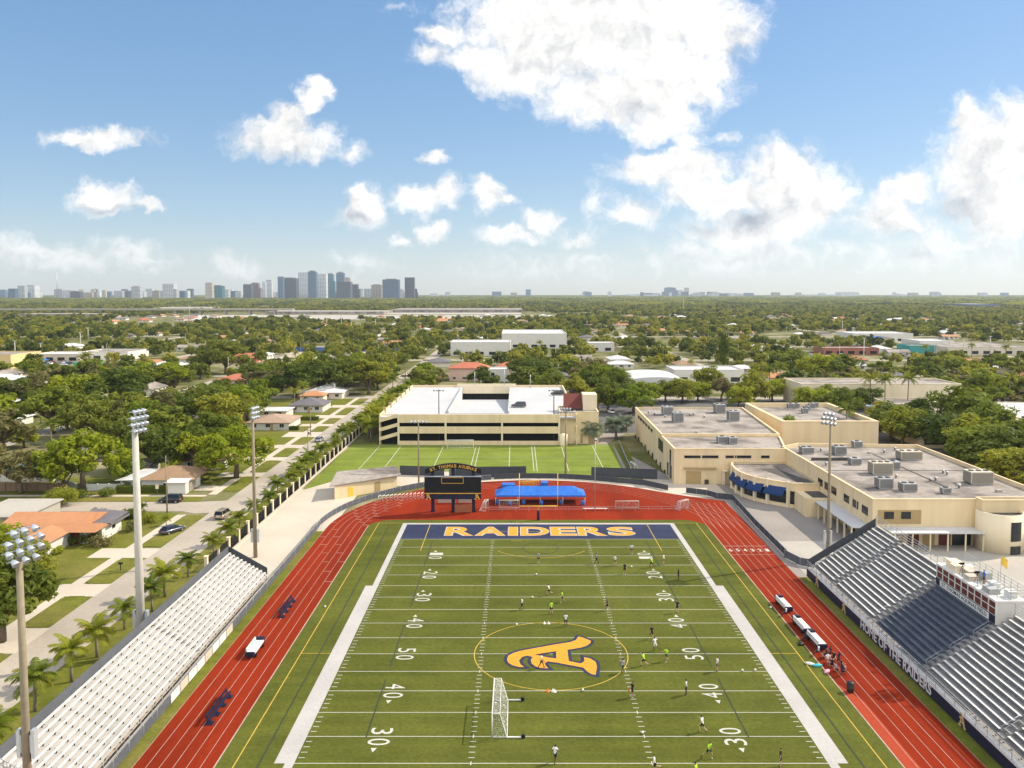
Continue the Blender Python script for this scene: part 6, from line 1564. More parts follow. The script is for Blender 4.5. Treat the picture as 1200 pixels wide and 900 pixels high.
def hedge(x0_,x1_,y0,y1,h,label):
    rg = random.Random(int(x0_*3)); b = MB(); n = int((x1_-x0_)*(y1-y0)*h*70)
    v,f=[],[]
    for i in range(n):
        p = [rg.uniform(x0_,x1_),rg.uniform(y0,y1),rg.uniform(.05,h)]; ax = rg.randrange(3)
        if ax==2 or rg.random()<.3: p[2]=h+rg.uniform(-.1,.05)
        elif ax==1: p[1]=y0+rg.uniform(-.05,.1)
        d = Vector((rg.gauss(0,1),rg.gauss(0,1)-.4,rg.gauss(0,1)+.5)).normalized(); a=d.orthogonal().normalized(); c=d.cross(a); q=Vector(p); k=.14; o=len(v)
        v += [q-a*k,q-c*k*.6,q+a*k,q+c*k*.6]; f.append((o,o+1,o+2,o+3))
    b.add(v,f); co = MB(); co.box(x0_+.1,x1_-.1,y0+.12,y1-.1,0,h-.12)
    t = thing('hedge',label,'hedge',((x0_+x1_)/2,(y0+y1)/2,0)); oo=((x0_+x1_)/2,(y0+y1)/2,0); b.build('leaves',LEAF['dark'],t,oo); co.build('core',LEAF['dark'],t,oo)
hedge(-86.4,-75.2,174.0,175.4,1.5,'long clipped dark hedge in front of the white corner house')
hedge(-77.5,-68.5,255.0,256.5,1.2,'clipped hedge in front of the tan roofed house along the street')
hedge(-74,-67,275,276.5,1.2,'clipped hedge farther along the street by the pale lawn')
# palms
def frond_mesh(mb, rg, base, yaw, pitch, L, droop, wid, n=11):
    d = Vector((math.cos(yaw),math.sin(yaw),0)); s = Vector((-d.y,d.x,0)); pts=[]; p = Vector(base); a = pitch
    for i in range(n+1):
        pts.append(p.copy()); p = p + (d*math.cos(a)+Vector((0,0,math.sin(a))))*(L/n); a -= droop/n*(.5+i/n)
    mb.tube(pts, [.05-.04*i/n for i in range(n+1)], 4, 0, False)
    for i in range(1,n+1):
        for sub in (0,.34,.67):
            if i==n and sub: continue
            q = pts[i] + (pts[min(i+1,n)]-pts[i])*sub
            t_ = i/n; ln = wid*math.sin(math.pi*min(1,.15+t_*.8))**.7
            dirn = (pts[min(i+1,n)]-pts[i-1]).normalized()
            for sg in (-1,1):
                e = q + s*sg*ln*.85 + dirn*ln*.45 - Vector((0,0,ln*(.35+.25*rg.random())))
                w_ = dirn*.045
                mb.add([q-w_*.6, q+w_*.6, (q+e)/2+w_+Vector((0,0,.05)), e, (q+e)/2-w_+Vector((0,0,.05))],[(0,1,2,3,4)])
def palm_meshes(seed, h, nf, L, leafm, wid=.75, r=.16):
    rg = random.Random(seed); t = MB(); lean = rg.uniform(-.25,.25)
    t.tube([(0,0,0),(lean*.3,.05,h*.4),(lean*.8,.1,h*.8),(lean,.1,h)],[r*1.35,r,r*.9,r*.75],9)
    b = MB()
    for i in range(nf):
        yaw = i*2.399+rg.uniform(-.2,.2); k = i/nf
        frond_mesh(b, rg, (lean,.1,h), yaw, 1.25-1.35*k+rg.uniform(-.1,.1), L*rg.uniform(.85,1.1), 1.25+.5*k, wid)
    return t.mesh('trunk',M['palmbark']), b.mesh('fronds',leafm)
PV = [palm_meshes(11+i,3.2+.4*i,17,2.55,LEAF['palm'],.8) for i in range(3)]
PT = [palm_meshes(31+i,9.0+i,18,3.2,LEAF['mid'],.75,.17) for i in range(2)]
def palm(x, y, s, label, group=None, tv=PV, i=0):
    tm, cm = tv[i%len(tv)]; t = thing('palm_tree',label,'palm',(x,y,0),rnd.random()*6.28,group); t.scale=(s,)*3; link('trunk',tm,t); link('fronds',cm,t); return t
yp = 74; i = 0
NEARP = ['shaggy palm nearest the camera at the foot of the grandstand','second palm from the near end behind the white grandstand','palm beside the concrete floodlight pole on the near side','palm just beyond the concrete floodlight pole','palm level with the far end of the white grandstand','first palm past the far corner of the white grandstand']
while yp < 345:
    x = -49.2+rnd.uniform(-.6,.4) - (.6 if i%3==1 else 0)
    s = rnd.uniform(.8,1.12) if yp<122 else rnd.uniform(.75,1.12)
    palm(x, yp, s, NEARP[i] if i < len(NEARP) else 'palm in the long row between the street and the pillar fence', None if i < len(NEARP) else 'palms along the pillar fence', PV, i)
    PLACED.append((x,yp,2.5)); yp += rnd.uniform(5.0,8.4); i += 1
yp = 236; i = 0
while yp < 330:
    palm(-41.6-rnd.uniform(0,3.5), yp, rnd.uniform(1.2,1.7), 'tall palm crowding the left side of the parking garage', 'palms beside the garage', PV, i); yp += rnd.uniform(3.5,6); i += 1
for (px,py,s,lab) in ((1020,478,1.25,'left of three tall palms before the cream hall'),(1037,484,1.2,'middle of three tall palms before the cream hall'),(1063,484,1.25,'right of three tall palms before the cream hall'),(990.5,520,1.1,'single palm between the main school roof and the rear wing'),(62,540,1.05,'tall palm standing left of the umbrella tree'),(120,484,1.05,'yellowish palm on the left lawn'),(460,470,1.0,'palm at the street junction near the ficus row'),(475,445,1.1,'palm behind the left corner of the garage'),(913,462,1.2,'tall palm left of the cream hall'),(902,468,1.3,'tallest palm right of the gym roof'),(648,505,.55,'small palm at the foot of the stair tower'),(150,575,.5,'thin young palm near the umbrella tree'),(195,616,.45,'small palm in the corner garden'),(355,480,.9,'palm in front of the white roofed house on the street'),(345,484,.8,'second palm in front of the white roofed house on the street'),(168,600,.4,'tiny palm by the concrete pole')):
    x,y=P(px,py); palm(x,y,s,lab,None,PT if s>.6 else PV,int(px)); PLACED.append((x,y,3))
BIS = [palm_meshes(77+i,3.0,26,2.7,LEAF['bis'],1.25,.26) for i in range(2)]
for (px,py,s,lab) in ((694,519,1.45,'round blue green bismarck palm beside the stair tower'),(722,514,1.4,'blue green bismarck palm nearer the lane'),(734,505,1.1,'smaller bismarck palm behind the other two')):
    x,y=P(px,py); palm(x,y,s,lab,None,BIS,int(px)); PLACED.append((x,y,4))
# exclusion zones for the scattered trees: (x0,x1,y0,y1)
EX = [(108,142,240,292),(-62,-46,0,345),(-60,-53,345,700),(-47,100,0,330),(-400,-60,155,173),(60,200,120,240),(-97,-64,95,340),(100,172,296,335),(-48,30,225,345),(-48,64,330,341),(-126,-96,172,200),(-400,-60,331,343)]
EX += [(-900,900,y-2,y+10) for y in (420,520,650,800,1000)] + [(x-2,x+9,345,1000) for x in (-150,-230,-330,105,210,330,450)] + [(-152,-141,172,333),(-232,-221,172,333)]
for o in list(COL.objects):                      # keep crowns off the roofs of every building already standing
    if o.get('category') in ('building','house','hall','canopy','shed','school building') and o.location.y > 170:
        xs=[]; ys_=[]
        for c in o.children:
            if c.type=='MESH':
                for q in c.bound_box: xs.append(q[0]+o.location.x); ys_.append(q[1]+o.location.y)
        if xs: EX.append((min(xs)-2,max(xs)+2,min(ys_)-(8 if o.location.y<330 else min(70,o.location.y*.11)),max(ys_)+2))
for (px0,px1,py0,py1) in ((60,130,428,415),(940,1000,425,412),(1135,1200,414,402),(0,40,505,492)):
    a=P(px0,py0); b=P(px1,py1); EX.append((min(a[0],b[0]),max(a[0],b[0]),min(a[1],b[1]),max(a[1],b[1])))
def free(x,y,r=2.0):
    for q in EX:
        if q[0]-r<x<q[1]+r and q[2]-r<y<q[3]+r: return False
    return True
# houses scattered in the suburb beyond; each has walls and a roof
rg = random.Random(21); HM = []
for wl,rf,hip in (('housewhite','shingle_b',1),('housemix','shingle_g',1),('housewhite','roofwhite',1),('housemix','tile_red',1),('housewhite','shingle_o',0),('housemix','roofwhite',1),('housewhite','roofgrey',0)):
    h_ = gable_house('tmp',0,-9999,15,11,2.7,1.7,M[wl],M[rf],0,bool(hip)); HM.append((h_,rf))
names = {'shingle_b':'brown roofed','shingle_g':'grey roofed','roofwhite':'white roofed','tile_red':'red roofed','shingle_o':'orange roofed','roofgrey':'flat grey roofed'}
HPOS=[]; n=0
while n < 290:
    y = rg.uniform(225,500) if rg.random()<.33 else rg.uniform(480,1500); x = rg.uniform(-.66,.66)*y
    if not free(x,y,7) or any(abs(x-a)<24 and abs(y-b)<20 for a,b in HPOS): continue
    HPOS.append((x,y)); h_, rf = rg.choice(HM)
    side = 'left' if x < -.2*y else ('right' if x > .2*y else 'middle'); far_ = 'near' if y < 500 else 'far'
    lab = '%s house half hidden by trees in the %s %s of the suburb' % (names[rf], far_, side)
    r = dup(h_, (x,y,0), rg.choice((0,math.pi/2,math.pi/2,0))+rg.uniform(-.08,.08), lab, '%s houses in the %s %s of the suburb' % (names[rf],far_,side), rg.uniform(.85,1.25)); n += 1
    EX.append((x-9,x+9,y-rg.choice((9,26,y*.05+12)),y+6))
for h_,_ in HM:
    for c in list(h_.children):
        for g_ in list(c.children): bpy.data.objects.remove(g_)
        bpy.data.objects.remove(c)
    bpy.data.objects.remove(h_)
# palms, parked cars and street poles through the suburb
n=0
while n < 75:
    y = rg.uniform(235,720); x = rg.uniform(-.6,.62)*y
    if not free(x,y,.5) or any((x-a)**2+(y-b)**2 < (c*.5+1.5)**2 for a,b,c in PLACED): continue
    side = 'left of the street' if x < -60 else ('behind the garage' if x < 60 else 'right of the school')
    palm(x,y,rg.uniform(.75,1.2),'tall thin palm rising among the houses %s' % side,'tall palms %s' % side,PT,n); PLACED.append((x,y,2.0)); n += 1
for k,(hx_,hy_) in enumerate(sorted(HPOS,key=lambda q:q[1])[:110]):
    if k % 2: continue
    pt_ = rg.choice(['white','silver','grey','black','blue','red','white']); side = 'left of the street' if hx_ < -60 else ('behind the garage' if hx_ < 60 else 'right of the school')
    t = thing('parked_car','small car parked at a house %s' % side,'car',(hx_+rg.uniform(-10,10),hy_-rg.uniform(8,10),.03),rg.uniform(0,6.28),'cars parked at houses %s' % side); kk=('sedan',pt_)
    if kk not in CB: CB[kk] = (CP['sedan']['body'].mesh('body',PAINT[pt_]), CP['sedan']['roof'].mesh('roof',PAINT[pt_]))
    link('body',CB[kk][0],t); link('windows',CP['sedan']['win'],t); link('roof',CB[kk][1],t)
pm_ = MB().tube([(0,0,0),(0,0,10.5)],[.16,.11],6).mesh('mast',M['conc_pole']); pa_ = MB().cbox((0,0,9.9),2.0,.14,.14).mesh('crossarm',M['darkpole'])
for k in range(46):
    y = (420,520,650,800)[k%4]-2.5; x = -260+(k//4)*58+rg.uniform(-6,6)
    if abs(x) > .62*y or -150<x<-100 and y>500: continue
    t = thing('utility_pole','thin pale utility pole along a far street of the suburb','utility pole',(x,y,0),0,'utility poles along the far streets'); link('mast',pm_,t); link('crossarm',pa_,t)
# scattered individual trees, nearest first, then the far wood as one mass
cand=[]; step=10.3
y = 178.0
while y < 640:
    x = -.72*y
    while x < .72*y:
        xx = x+rg.uniform(-4,4); yy = y+rg.uniform(-4,4)
        if free(xx,yy,2.2) and all((xx-a)**2+(yy-b)**2 > (c*.75+3)**2 for a,b,c in PLACED) and mnoise.noise(Vector((xx*.013,yy*.013,3.3))) > -.20:
            cand.append((yy,xx))
        x += step
    y += step
cand.sort(); n_ind = 300-len([1 for o in COL.objects if o.get('category')=='tree'])
grp = {'mid':'mid green','dark':'dark green','lime':'yellow green','olive':'dull olive'}
rest = cand[n_ind:]
for yy,xx in cand[:n_ind]:
    k = rg.choice(['mid','mid','dark','dark','dark','lime','olive']); r = rg.uniform(4.4,8.2)
    side = 'left of the street' if xx < -60 else ('behind the garage' if xx < 60 else 'right of the school')
    tree(xx,yy,r*rg.uniform(1.15,1.5)+1.2,r,k,None,'%s tree among the houses %s' % (grp[k],side),'%s trees %s' % (grp[k],side),True)
# far wood: one stuff object, geometry nodes scatter leaf crowns on points
src = bpy.data.collections.new('wood_sources'); gsrc = bpy.data.collections.new('grove_sources')
for i in range(6):
    tm, cm = tree_meshes(500+i*7,('round','spread')[i%2],26,22,1.0,LEAF['wild']); o = bpy.data.objects.new('wood_crown',cm); src.objects.link(o)
for i in range(4):
    rgg = random.Random(900+i); b = MB()
    for q in range(26):
        cx_,cy_ = rgg.uniform(-22,22), rgg.uniform(-22,22); hh = rgg.uniform(5,11)
        for w in range(5):
            v,f = leaf_cloud(rgg,(cx_+rgg.uniform(-3,3),cy_+rgg.uniform(-3,3),hh*rgg.uniform(.5,.95)),rgg.uniform(1.8,3.2),12,1.9); b.add(v,f)
    o = bpy.data.objects.new('grove_crown', b.mesh('grove_crown',LEAF['wild'])); gsrc.objects.link(o)
def scatter(name, pts, coll, smin, smax, label):
    me = bpy.data.meshes.new(name); me.from_pydata(pts,[],[]); o = bpy.data.objects.new(name,me); COL.objects.link(o); tag(o,label,'wood',None,'stuff')
    g = bpy.data.node_groups.new(name,'GeometryNodeTree'); g.interface.new_socket('Geometry',in_out='INPUT',socket_type='NodeSocketGeometry'); g.interface.new_socket('Geometry',in_out='OUTPUT',socket_type='NodeSocketGeometry')
    nn, ll = g.nodes, g.links; gi = nn.new('NodeGroupInput'); go = nn.new('NodeGroupOutput'); mp = nn.new('GeometryNodeMeshToPoints'); ip = nn.new('GeometryNodeInstanceOnPoints')
    ci = nn.new('GeometryNodeCollectionInfo'); ci.inputs['Collection'].default_value = coll; ci.inputs['Separate Children'].default_value = True; ci.inputs['Reset Children'].default_value = True
    rv = nn.new('FunctionNodeRandomValue'); rv.data_type='FLOAT'; rv.inputs[2].default_value=smin; rv.inputs[3].default_value=smax
    rr = nn.new('FunctionNodeRandomValue'); rr.data_type='FLOAT'; rr.inputs[2].default_value=0; rr.inputs[3].default_value=6.28; rr.inputs['Seed'].default_value=5
    cx = nn.new('ShaderNodeCombineXYZ'); ll.new(rr.outputs[1],cx.inputs['Z'])
    ip.inputs['Pick Instance'].default_value = True
    ll.new(gi.outputs[0],mp.inputs[0]); ll.new(mp.outputs[0],ip.inputs['Points']); ll.new(ci.outputs[0],ip.inputs['Instance']); ll.new(rv.outputs[1],ip.inputs['Scale']); ll.new(cx.outputs[0],ip.inputs['Rotation']); ll.new(ip.outputs[0],go.inputs[0])
    md = o.modifiers.new('scatter','NODES'); md.node_group = g
    return o
pts = [(xx,yy,0) for yy,xx in rest]
y = 640.0
while y < 2600:
    st = 11.0 if y < 1100 else 13.0; x = -.72*y
    while x < .72*y:
        xx = x+rg.uniform(-5,5); yy = y+rg.uniform(-5,5)
        if mnoise.noise(Vector((xx*.007,yy*.007,7.3))) > -.22 and not (1600<yy<1640 and xx<600) and not (-640<xx<70 and 1270<yy<1800) and free(xx,yy,1.5): pts.append((xx,yy,0))
        x += st
    y += st
scatter('wood', pts, src, .42, 1.15, 'suburban tree canopy reaching into the distance')
pts=[]; y=2600.0
while y < 11500:
    st = 44 if y < 6000 else 70; x = -.72*y
    while x < .72*y:
        xx=x+rg.uniform(-16,16); yy=y+rg.uniform(-16,16)
        if mnoise.noise(Vector((xx*.002,yy*.002,1.3))) > -.42 and free(xx,yy,25): pts.append((xx,yy,0))
        x += st
    y += st
scatter('distant_wood', pts, gsrc, .9, 1.35, 'flat far off wood below the horizon')
# ------------------------------------------------------------------ skyline
def tower_mat(name, wall, win, fy, fx, ratio=.5):
    m_, nn, ll, b = nodes_of(name)
    tc = nn.new('ShaderNodeTexCoord'); sp = nn.new('ShaderNodeSeparateXYZ'); ll.new(tc.outputs['Object'],sp.inputs[0])
    def band(src, per, rt):
        d = N(nn,'ShaderNodeMath',operation='DIVIDE'); d.inputs[1].default_value=per; ll.new(src,d.inputs[0]); f = N(nn,'ShaderNodeMath',operation='FRACT'); ll.new(d.outputs[0],f.inputs[0]); g = N(nn,'ShaderNodeMath',operation='LESS_THAN'); g.inputs[1].default_value=rt; ll.new(f.outputs[0],g.inputs[0]); return g.outputs[0]
    ad = N(nn,'ShaderNodeMath',operation='ADD'); ll.new(sp.outputs[0],ad.inputs[0]); ll.new(sp.outputs[1],ad.inputs[1])
    a = band(sp.outputs[2],fy,ratio); c = band(ad.outputs[0],fx,.72); mu = N(nn,'ShaderNodeMath',operation='MULTIPLY'); ll.new(a,mu.inputs[0]); ll.new(c,mu.inputs[1])
    mx = nn.new('ShaderNodeMix'); mx.data_type='RGBA'; mx.inputs[6].default_value=rgb(wall); mx.inputs[7].default_value=rgb(win); ll.new(mu.outputs[0],mx.inputs[0])
    oi = nn.new('ShaderNodeObjectInfo'); hs = nn.new('ShaderNodeHueSaturation'); r = N(nn,'ShaderNodeMapRange'); r.inputs[3].default_value=.75; r.inputs[4].default_value=1.25; ll.new(oi.outputs['Random'],r.inputs[0]); ll.new(r.outputs[0],hs.inputs['Value']); ll.new(mx.outputs[2],hs.inputs['Color'])
    ll.new(hs.outputs[0],b.inputs['Base Color']); b.inputs['Roughness'].default_value=.45; return m_
TM = dict(blue=tower_mat('blue_glass_tower',(.10,.16,.24),(.025,.06,.12),9,13,.6), white=tower_mat('white_tower',(.60,.60,.60),(.10,.13,.17),8,11,.5), teal=tower_mat('teal_glass_tower',(.05,.17,.20),(.02,.09,.13),10,17,.7), dark=tower_mat('dark_tower',(.07,.08,.10),(.02,.025,.04),9,12,.6), tan=tower_mat('sandy_tower',(.46,.38,.29),(.12,.12,.12),8,10,.5), brown=tower_mat('brown_tower',(.20,.11,.09),(.05,.04,.05),9,11,.5))
def tower(px0, px1, pyt, D, mk, label, crown=0, group=None, step=0):
    x0_=(px0-PX0)*D/F1; x1_=(px1-PX0)*D/F1; h=HC+(PY0-pyt)*D/F2; w=x1_-x0_; d=w*.8; o=((x0_+x1_)/2,YD(D),0)
    t=thing('tower',label,'tower',o,0,group); MB().box(-w/2,w/2,-d/2,d/2,0,h*(1-.04*(crown>0))).build('shaft',TM[mk],t)
    if crown:
        b=MB(); b.box(-w*.32,w*.32,-d*.3,d*.3,h*.96,h); b.build('roof_plant',M['roofgrey'],t)
    if step:
        b=MB(); b.box(-w*.75,-w/2-.01,-d*.4,d*.4,0,h*.55); b.box(w/2+.01,w*.72,-d*.45,d*.35,0,h*.7); b.build('shoulder',TM[mk],t)
    return t
TW=[(242,250,331,'tan','slim sandy tower left of the teal block'),(249.5,262,334,'teal','short teal block left of the downtown cluster'),(286.5,296,333,'dark','dark block at the left end of the downtown cluster'),(295.5,304,331,'brown','brown red tower beside the dark block'),(308,312,330,'white','thin white tower by the brown one'),(312,319.5,328,'white','pale stepped tower in the left of the cluster'),(326.5,333,324,'blue','narrow tall blue tower in the left of the cluster'),(332.5,349,325,'dark','wide dark glass slab in the left of the cluster'),(328,339,334,'white','pale low block in front of the dark slab'),(338,345,339,'white','second pale low block in front of the dark slab'),(351,362,319,'white','tall white and glass tower left of centre'),(362,371.5,317,'blue','tallest blue tower of the cluster'),(372,383.5,321,'white','pale banded tower right of the tallest'),(383.5,391.5,320,'teal','teal glass tower in the cluster'),(386,393,330,'white','slender white tower before the teal one'),(395,404,318.5,'blue','tall blue tower with a pale crown'),(396,412,330,'dark','dark bluish block in front of the crowned tower'),(404,411,325,'tan','sandy stepped tower at the right of the cluster'),(411,420,333,'dark','dark low tower closing the cluster on the right'),(436,448,333,'tan','sandy tower just beyond the cluster'),(427,437,338,'white','low pale block between the cluster and the sandy tower'),(449.5,468,326.5,'blue','wide light blue slab standing alone'),(475,486,325,'dark','dark slender tower standing alone at the right'),(485,489,338,'dark','short dark block behind the lone tower'),(23,31,334.5,'white','left white tower near the left horizon'),(31,44,334,'white','wide white tower near the left horizon'),(12,20,338,'blue','small bluish tower at the far left'),(156,166,335,'white','grey white tower between the left towers'),(193,206,332.5,'white','white twin tower right of the mast'),(180,188,340,'tan','low sandy block right of the mast'),(75,85,340,'white','low white block right of the mast foot'),(85,96,341,'dark','low dark block right of the mast foot'),(616,622,339,'blue','single blue tower on the middle horizon'),(779,791,336.5,'blue','blue block on the right horizon'),(802,807,337,'tan','small sandy tower on the right horizon'),(795,800,340,'white','small white tower on the right horizon')]
for i,(a,b_,t_,mk,lab) in enumerate(TW): tower(a,b_,t_,4700+ (i*137)%700 + (0 if a<500 else 3500),mk,lab,i%2,None,1 if i%5==3 else 0)
rg = random.Random(5); n=0
for i in range(120):
    z = rg.random()
    px = rg.uniform(0,235) if z<.35 else (rg.uniform(235,500) if z<.62 else (rg.uniform(740,860) if z<.8 else rg.uniform(500,1190)))
    ht = rg.uniform(1.5,6.5) if px<500 else rg.uniform(.5,3.2)
    w_ = rg.uniform(3,11); side='left' if px<235 else ('downtown' if px<500 else 'right')
    tower(px,px+w_,344.5-ht,5600+rg.uniform(-500,900)+(2500 if px>500 else 0),rg.choice(['white','white','tan','blue','dark','white']),'low city block on the %s horizon' % side,i%2,'low blocks on the %s horizon' % side)
for (a,b_,t_,lab) in ((982,1003,342,'pale stack of blocks at the right horizon'),(935,982,345,'long pale row of port buildings on the right horizon'),(1049,1054,344,'first of the small harbour cranes'),(1056,1060,344.5,'second of the small harbour cranes'),(735,770,344.8,'long pale terminal on the right horizon'),(855,870,344,'small pale rise right of the blue block')):
    tower(a,b_,t_,8200,'white',lab,1)
def mast(px,pyt,D,label,r=1.2):
    x=(px-PX0)*D/F1; h=HC+(PY0-pyt)*D/F2; t=thing('radio_mast',label,'mast',(x,YD(D),0)); b=MB()
    for a in range(3): b.tube([(r*2*math.cos(a*2.1),r*2*math.sin(a*2.1),0),(r*.4*math.cos(a*2.1),r*.4*math.sin(a*2.1),h)],r*.35,4)
    b.build('lattice',M['steel'],t); b=MB()
    for k in range(14): b.cbox((0,0,h*k/14),r*3*(1-k/17),r*3*(1-k/17),.5)
    b.build('bracing',M['steel'],t)
mast(67.5,317.5,4300,'thin tall radio mast at the left horizon',2.0); mast(115,334,4600,'short crane like mast right of the tall mast',1.6)
for i,(px,pyb,pyt,lab) in enumerate(((94.5,409,389,'pole beyond the left car park'),(103.5,400,384,'thin pole in the left wood'),(222,374,357,'pole near the left viaduct'),(400,388,370,'tall pole left of the ball court'),(383,382,373,'short pole left of the ball court'),(440,386,374,'pole right of the ball court'),(412,390,376,'pole behind the ball court'),(1012,425,396,'pole behind the right car park'),(1112,412,392,'first of three white poles on the far right'),(1129,415,397,'second of three white poles on the far right'),(1160,418,394,'third of three white poles on the far right'),(987,390,376,'pole in the right wood'),(801,366,350,'thin mast on the middle right'),(18,421,399,'pole beside the yellow cream block'),(48,418,402,'street lamp pole by the left car park'))):
    x,y=P(px,pyb); D=y+2.7; h=HC-(pyt-PY0)*D/F2; t=thing('light_pole',lab,'pole',(x,y,0)); MB().tube([(0,0,0),(0,0,h)],[.22+D*.00025,.14+D*.0002],6).build('mast',M['conc_pole'],t); b=MB(); b.cbox((0,0,h),2.2,.4,.35); b.build('lamp_bar',M['lamp'],t)
# sandy ball court with a blue fence
x,y=P(370,417); m=MB(); m.sheet([(x-34,y-22),(x+50,y-22),(x+55,y+40),(x-26,y+40)],.03); structure('sports_court',m,M['pave'])
fence('court_fence',[(x-26,y+41),(x+55,y+41)],3.2,M['blue_plastic'],M['steel'],'blue fence along the back of the far ball court','fence')

# ------------------------------------------------------------------ haze
hz = MB(); hz.box(-13200,13200,-600,12700,-1.0,330.0)
m_ = bpy.data.materials.new('haze_air'); m_.use_nodes=True; nt=m_.node_tree; nt.nodes.remove(nt.nodes['Principled BSDF'])
pv = nt.nodes.new('ShaderNodeVolumePrincipled'); pv.inputs['Color'].default_value=(.80,.90,1,1); pv.inputs['Density'].default_value=HAZE; pv.inputs['Anisotropy'].default_value=.2
nt.links.new(pv.outputs[0],nt.nodes['Material Output'].inputs['Volume'])
tag(hz.build('haze',m_),None,None,None,'stuff')

# ------------------------------------------------------------------ sky, sun, camera
SAZ, SEL = 68.0, 39.0
sd = Vector((math.sin(R(SAZ))*math.cos(R(SEL)), math.cos(R(SAZ))*math.cos(R(SEL)), math.sin(R(SEL))))
sun = bpy.data.lights.new('sun','SUN'); sun.energy=SUN_E; sun.angle=R(.5); sun.color=(1,.905,.74)
so = bpy.data.objects.new('sun',sun); COL.objects.link(so); so.rotation_euler = sd.to_track_quat('Z','Y').to_euler(); so.location=(0,0,300)
wd = bpy.data.worlds.new('World'); S.world=wd; wd.use_nodes=True; nt=wd.node_tree; nn,ll=nt.nodes,nt.links
bg = nn['Background']; bg.inputs[1].default_value=SKY_E
sky = nn.new('ShaderNodeTexSky'); sky.sky_type='NISHITA'; sky.sun_disc=False; sky.sun_elevation=R(SEL); sky.sun_rotation=R(SAZ); sky.altitude=0; sky.air_density=1.0; sky.dust_density=.35; sky.ozone_density=3.0
tc = nn.new('ShaderNodeTexCoord')
def vm(op,a=None,b=None,sc=None):
    n=nn.new('ShaderNodeVectorMath'); n.operation=op
    for i,q in enumerate((a,b)):
        if q is None: continue
        if isinstance(q,(tuple,list)): n.inputs[i].default_value=q
        else: ll.new(q,n.inputs[i])
    if sc is not None:
        if isinstance(sc,(int,float)): n.inputs['Scale'].default_value=sc
        else: ll.new(sc,n.inputs['Scale'])
    return n.outputs['Value'] if op in('LENGTH','DOT_PRODUCT') else n.outputs[0]
def mt(op,a,b=None,c=None,clamp=False):
    n=nn.new('ShaderNodeMath'); n.operation=op; n.use_clamp=clamp
    for i,q in enumerate((a,b,c)):
        if q is None: continue
        if isinstance(q,(int,float)): n.inputs[i].default_value=q
        else: ll.new(q,n.inputs[i])
    return n.outputs[0]
def sstep(x,a,b):
    n=nn.new('ShaderNodeMapRange'); n.interpolation_type='SMOOTHSTEP'; n.inputs[1].default_value=a; n.inputs[2].default_value=b; ll.new(x,n.inputs[0]); return n.outputs[0]
sp=nn.new('ShaderNodeSeparateXYZ'); ll.new(tc.outputs['Generated'],sp.inputs[0])
yc = mt('MAXIMUM',sp.outputs[1],.02)
U = mt('DIVIDE',sp.outputs[0],yc); V_ = mt('DIVIDE',sp.outputs[2],yc)
cb=nn.new('ShaderNodeCombineXYZ'); ll.new(U,cb.inputs[0]); ll.new(V_,cb.inputs[1]); uv=cb.outputs[0]
def ns(vec,scale,detail=6,rough=.55,seed=0):
    n=nn.new('ShaderNodeTexNoise'); n.inputs['Scale'].default_value=scale; n.inputs['Detail'].default_value=detail; n.inputs['Roughness'].default_value=rough
    ll.new(vm('ADD',vec,(seed,seed*.7,seed*.3)),n.inputs['Vector']); return n
w1=ns(uv,9,3,.5,2.0); w2=ns(uv,34,5,.6,5.0)
d1=vm('SCALE',vm('SUBTRACT',w1.outputs['Color'],(.5,.5,.5)),None,.055); d2=vm('SCALE',vm('SUBTRACT',w2.outputs['Color'],(.5,.5,.5)),None,.036)
uvd=vm('ADD',uv,vm('ADD',d1,d2))
def GROW(): return 1.14
def blobs(L, vec):
    acc=None
    for px,py,rx,ry,k in L:
        c=((px-PX0)/F1,(PY0-py)/F2,0)
        q=vm('MULTIPLY',vm('SUBTRACT',vec,c),(F1/rx/(1.14 if rx>50 else 1.03),F2/ry/(1.12 if rx>50 else 1.0),0)); l=vm('LENGTH',q)
        s=mt('MULTIPLY_ADD',l,-k,k)
        if acc is None: acc=s
        else:
            n=nn.new('ShaderNodeMath'); n.operation='SMOOTH_MAX'; ll.new(acc,n.inputs[0]); ll.new(s,n.inputs[1]); n.inputs[2].default_value=.18; acc=n.outputs[0]
    return acc
CL=[(655,45,125,75,1),(745,35,120,85,1),(800,95,85,62,1),(615,85,75,48,1),(715,115,95,42,1),(835,40,52,70,1),(600,40,50,38,.9),(690,10,170,50,1),(785,145,48,36,.95),(805,172,26,22,.7),
 (790,200,86,24,1),(520,44,44,17,.75),(500,68,34,17,.7),(556,70,48,22,.8),(462,14,26,9,.3),
 (852,226,85,22,1),(908,205,55,42,1),(935,235,75,50,1),(890,268,95,36,.9),(975,225,40,36,.85),
 (1040,255,60,36,.9),(1062,220,40,22,.85),(1155,190,70,72,1),(1195,150,60,60,1),(1185,242,90,48,1),(1118,145,30,34,.8),
 (335,172,66,26,1),(340,152,34,26,.9),(363,125,20,24,.85),(372,110,22,20,.85),(410,178,28,12,.55),
 (120,165,74,14,.75),(128,234,50,24,.85),(168,238,32,12,.7),(110,222,20,18,.6),
 (422,246,30,36,.9),(414,262,34,18,.6),(490,234,48,23,.95),(520,228,26,22,.8),(572,230,26,22,.9),(592,240,26,11,.75),(505,275,24,16,.7),(606,275,40,15,.75),(640,258,28,20,.75),(745,246,35,24,.9),(507,188,20,10,.7),(684,275,26,10,.5),(700,232,18,26,.35),(850,165,20,10,.5),(468,282,20,9,.5)]
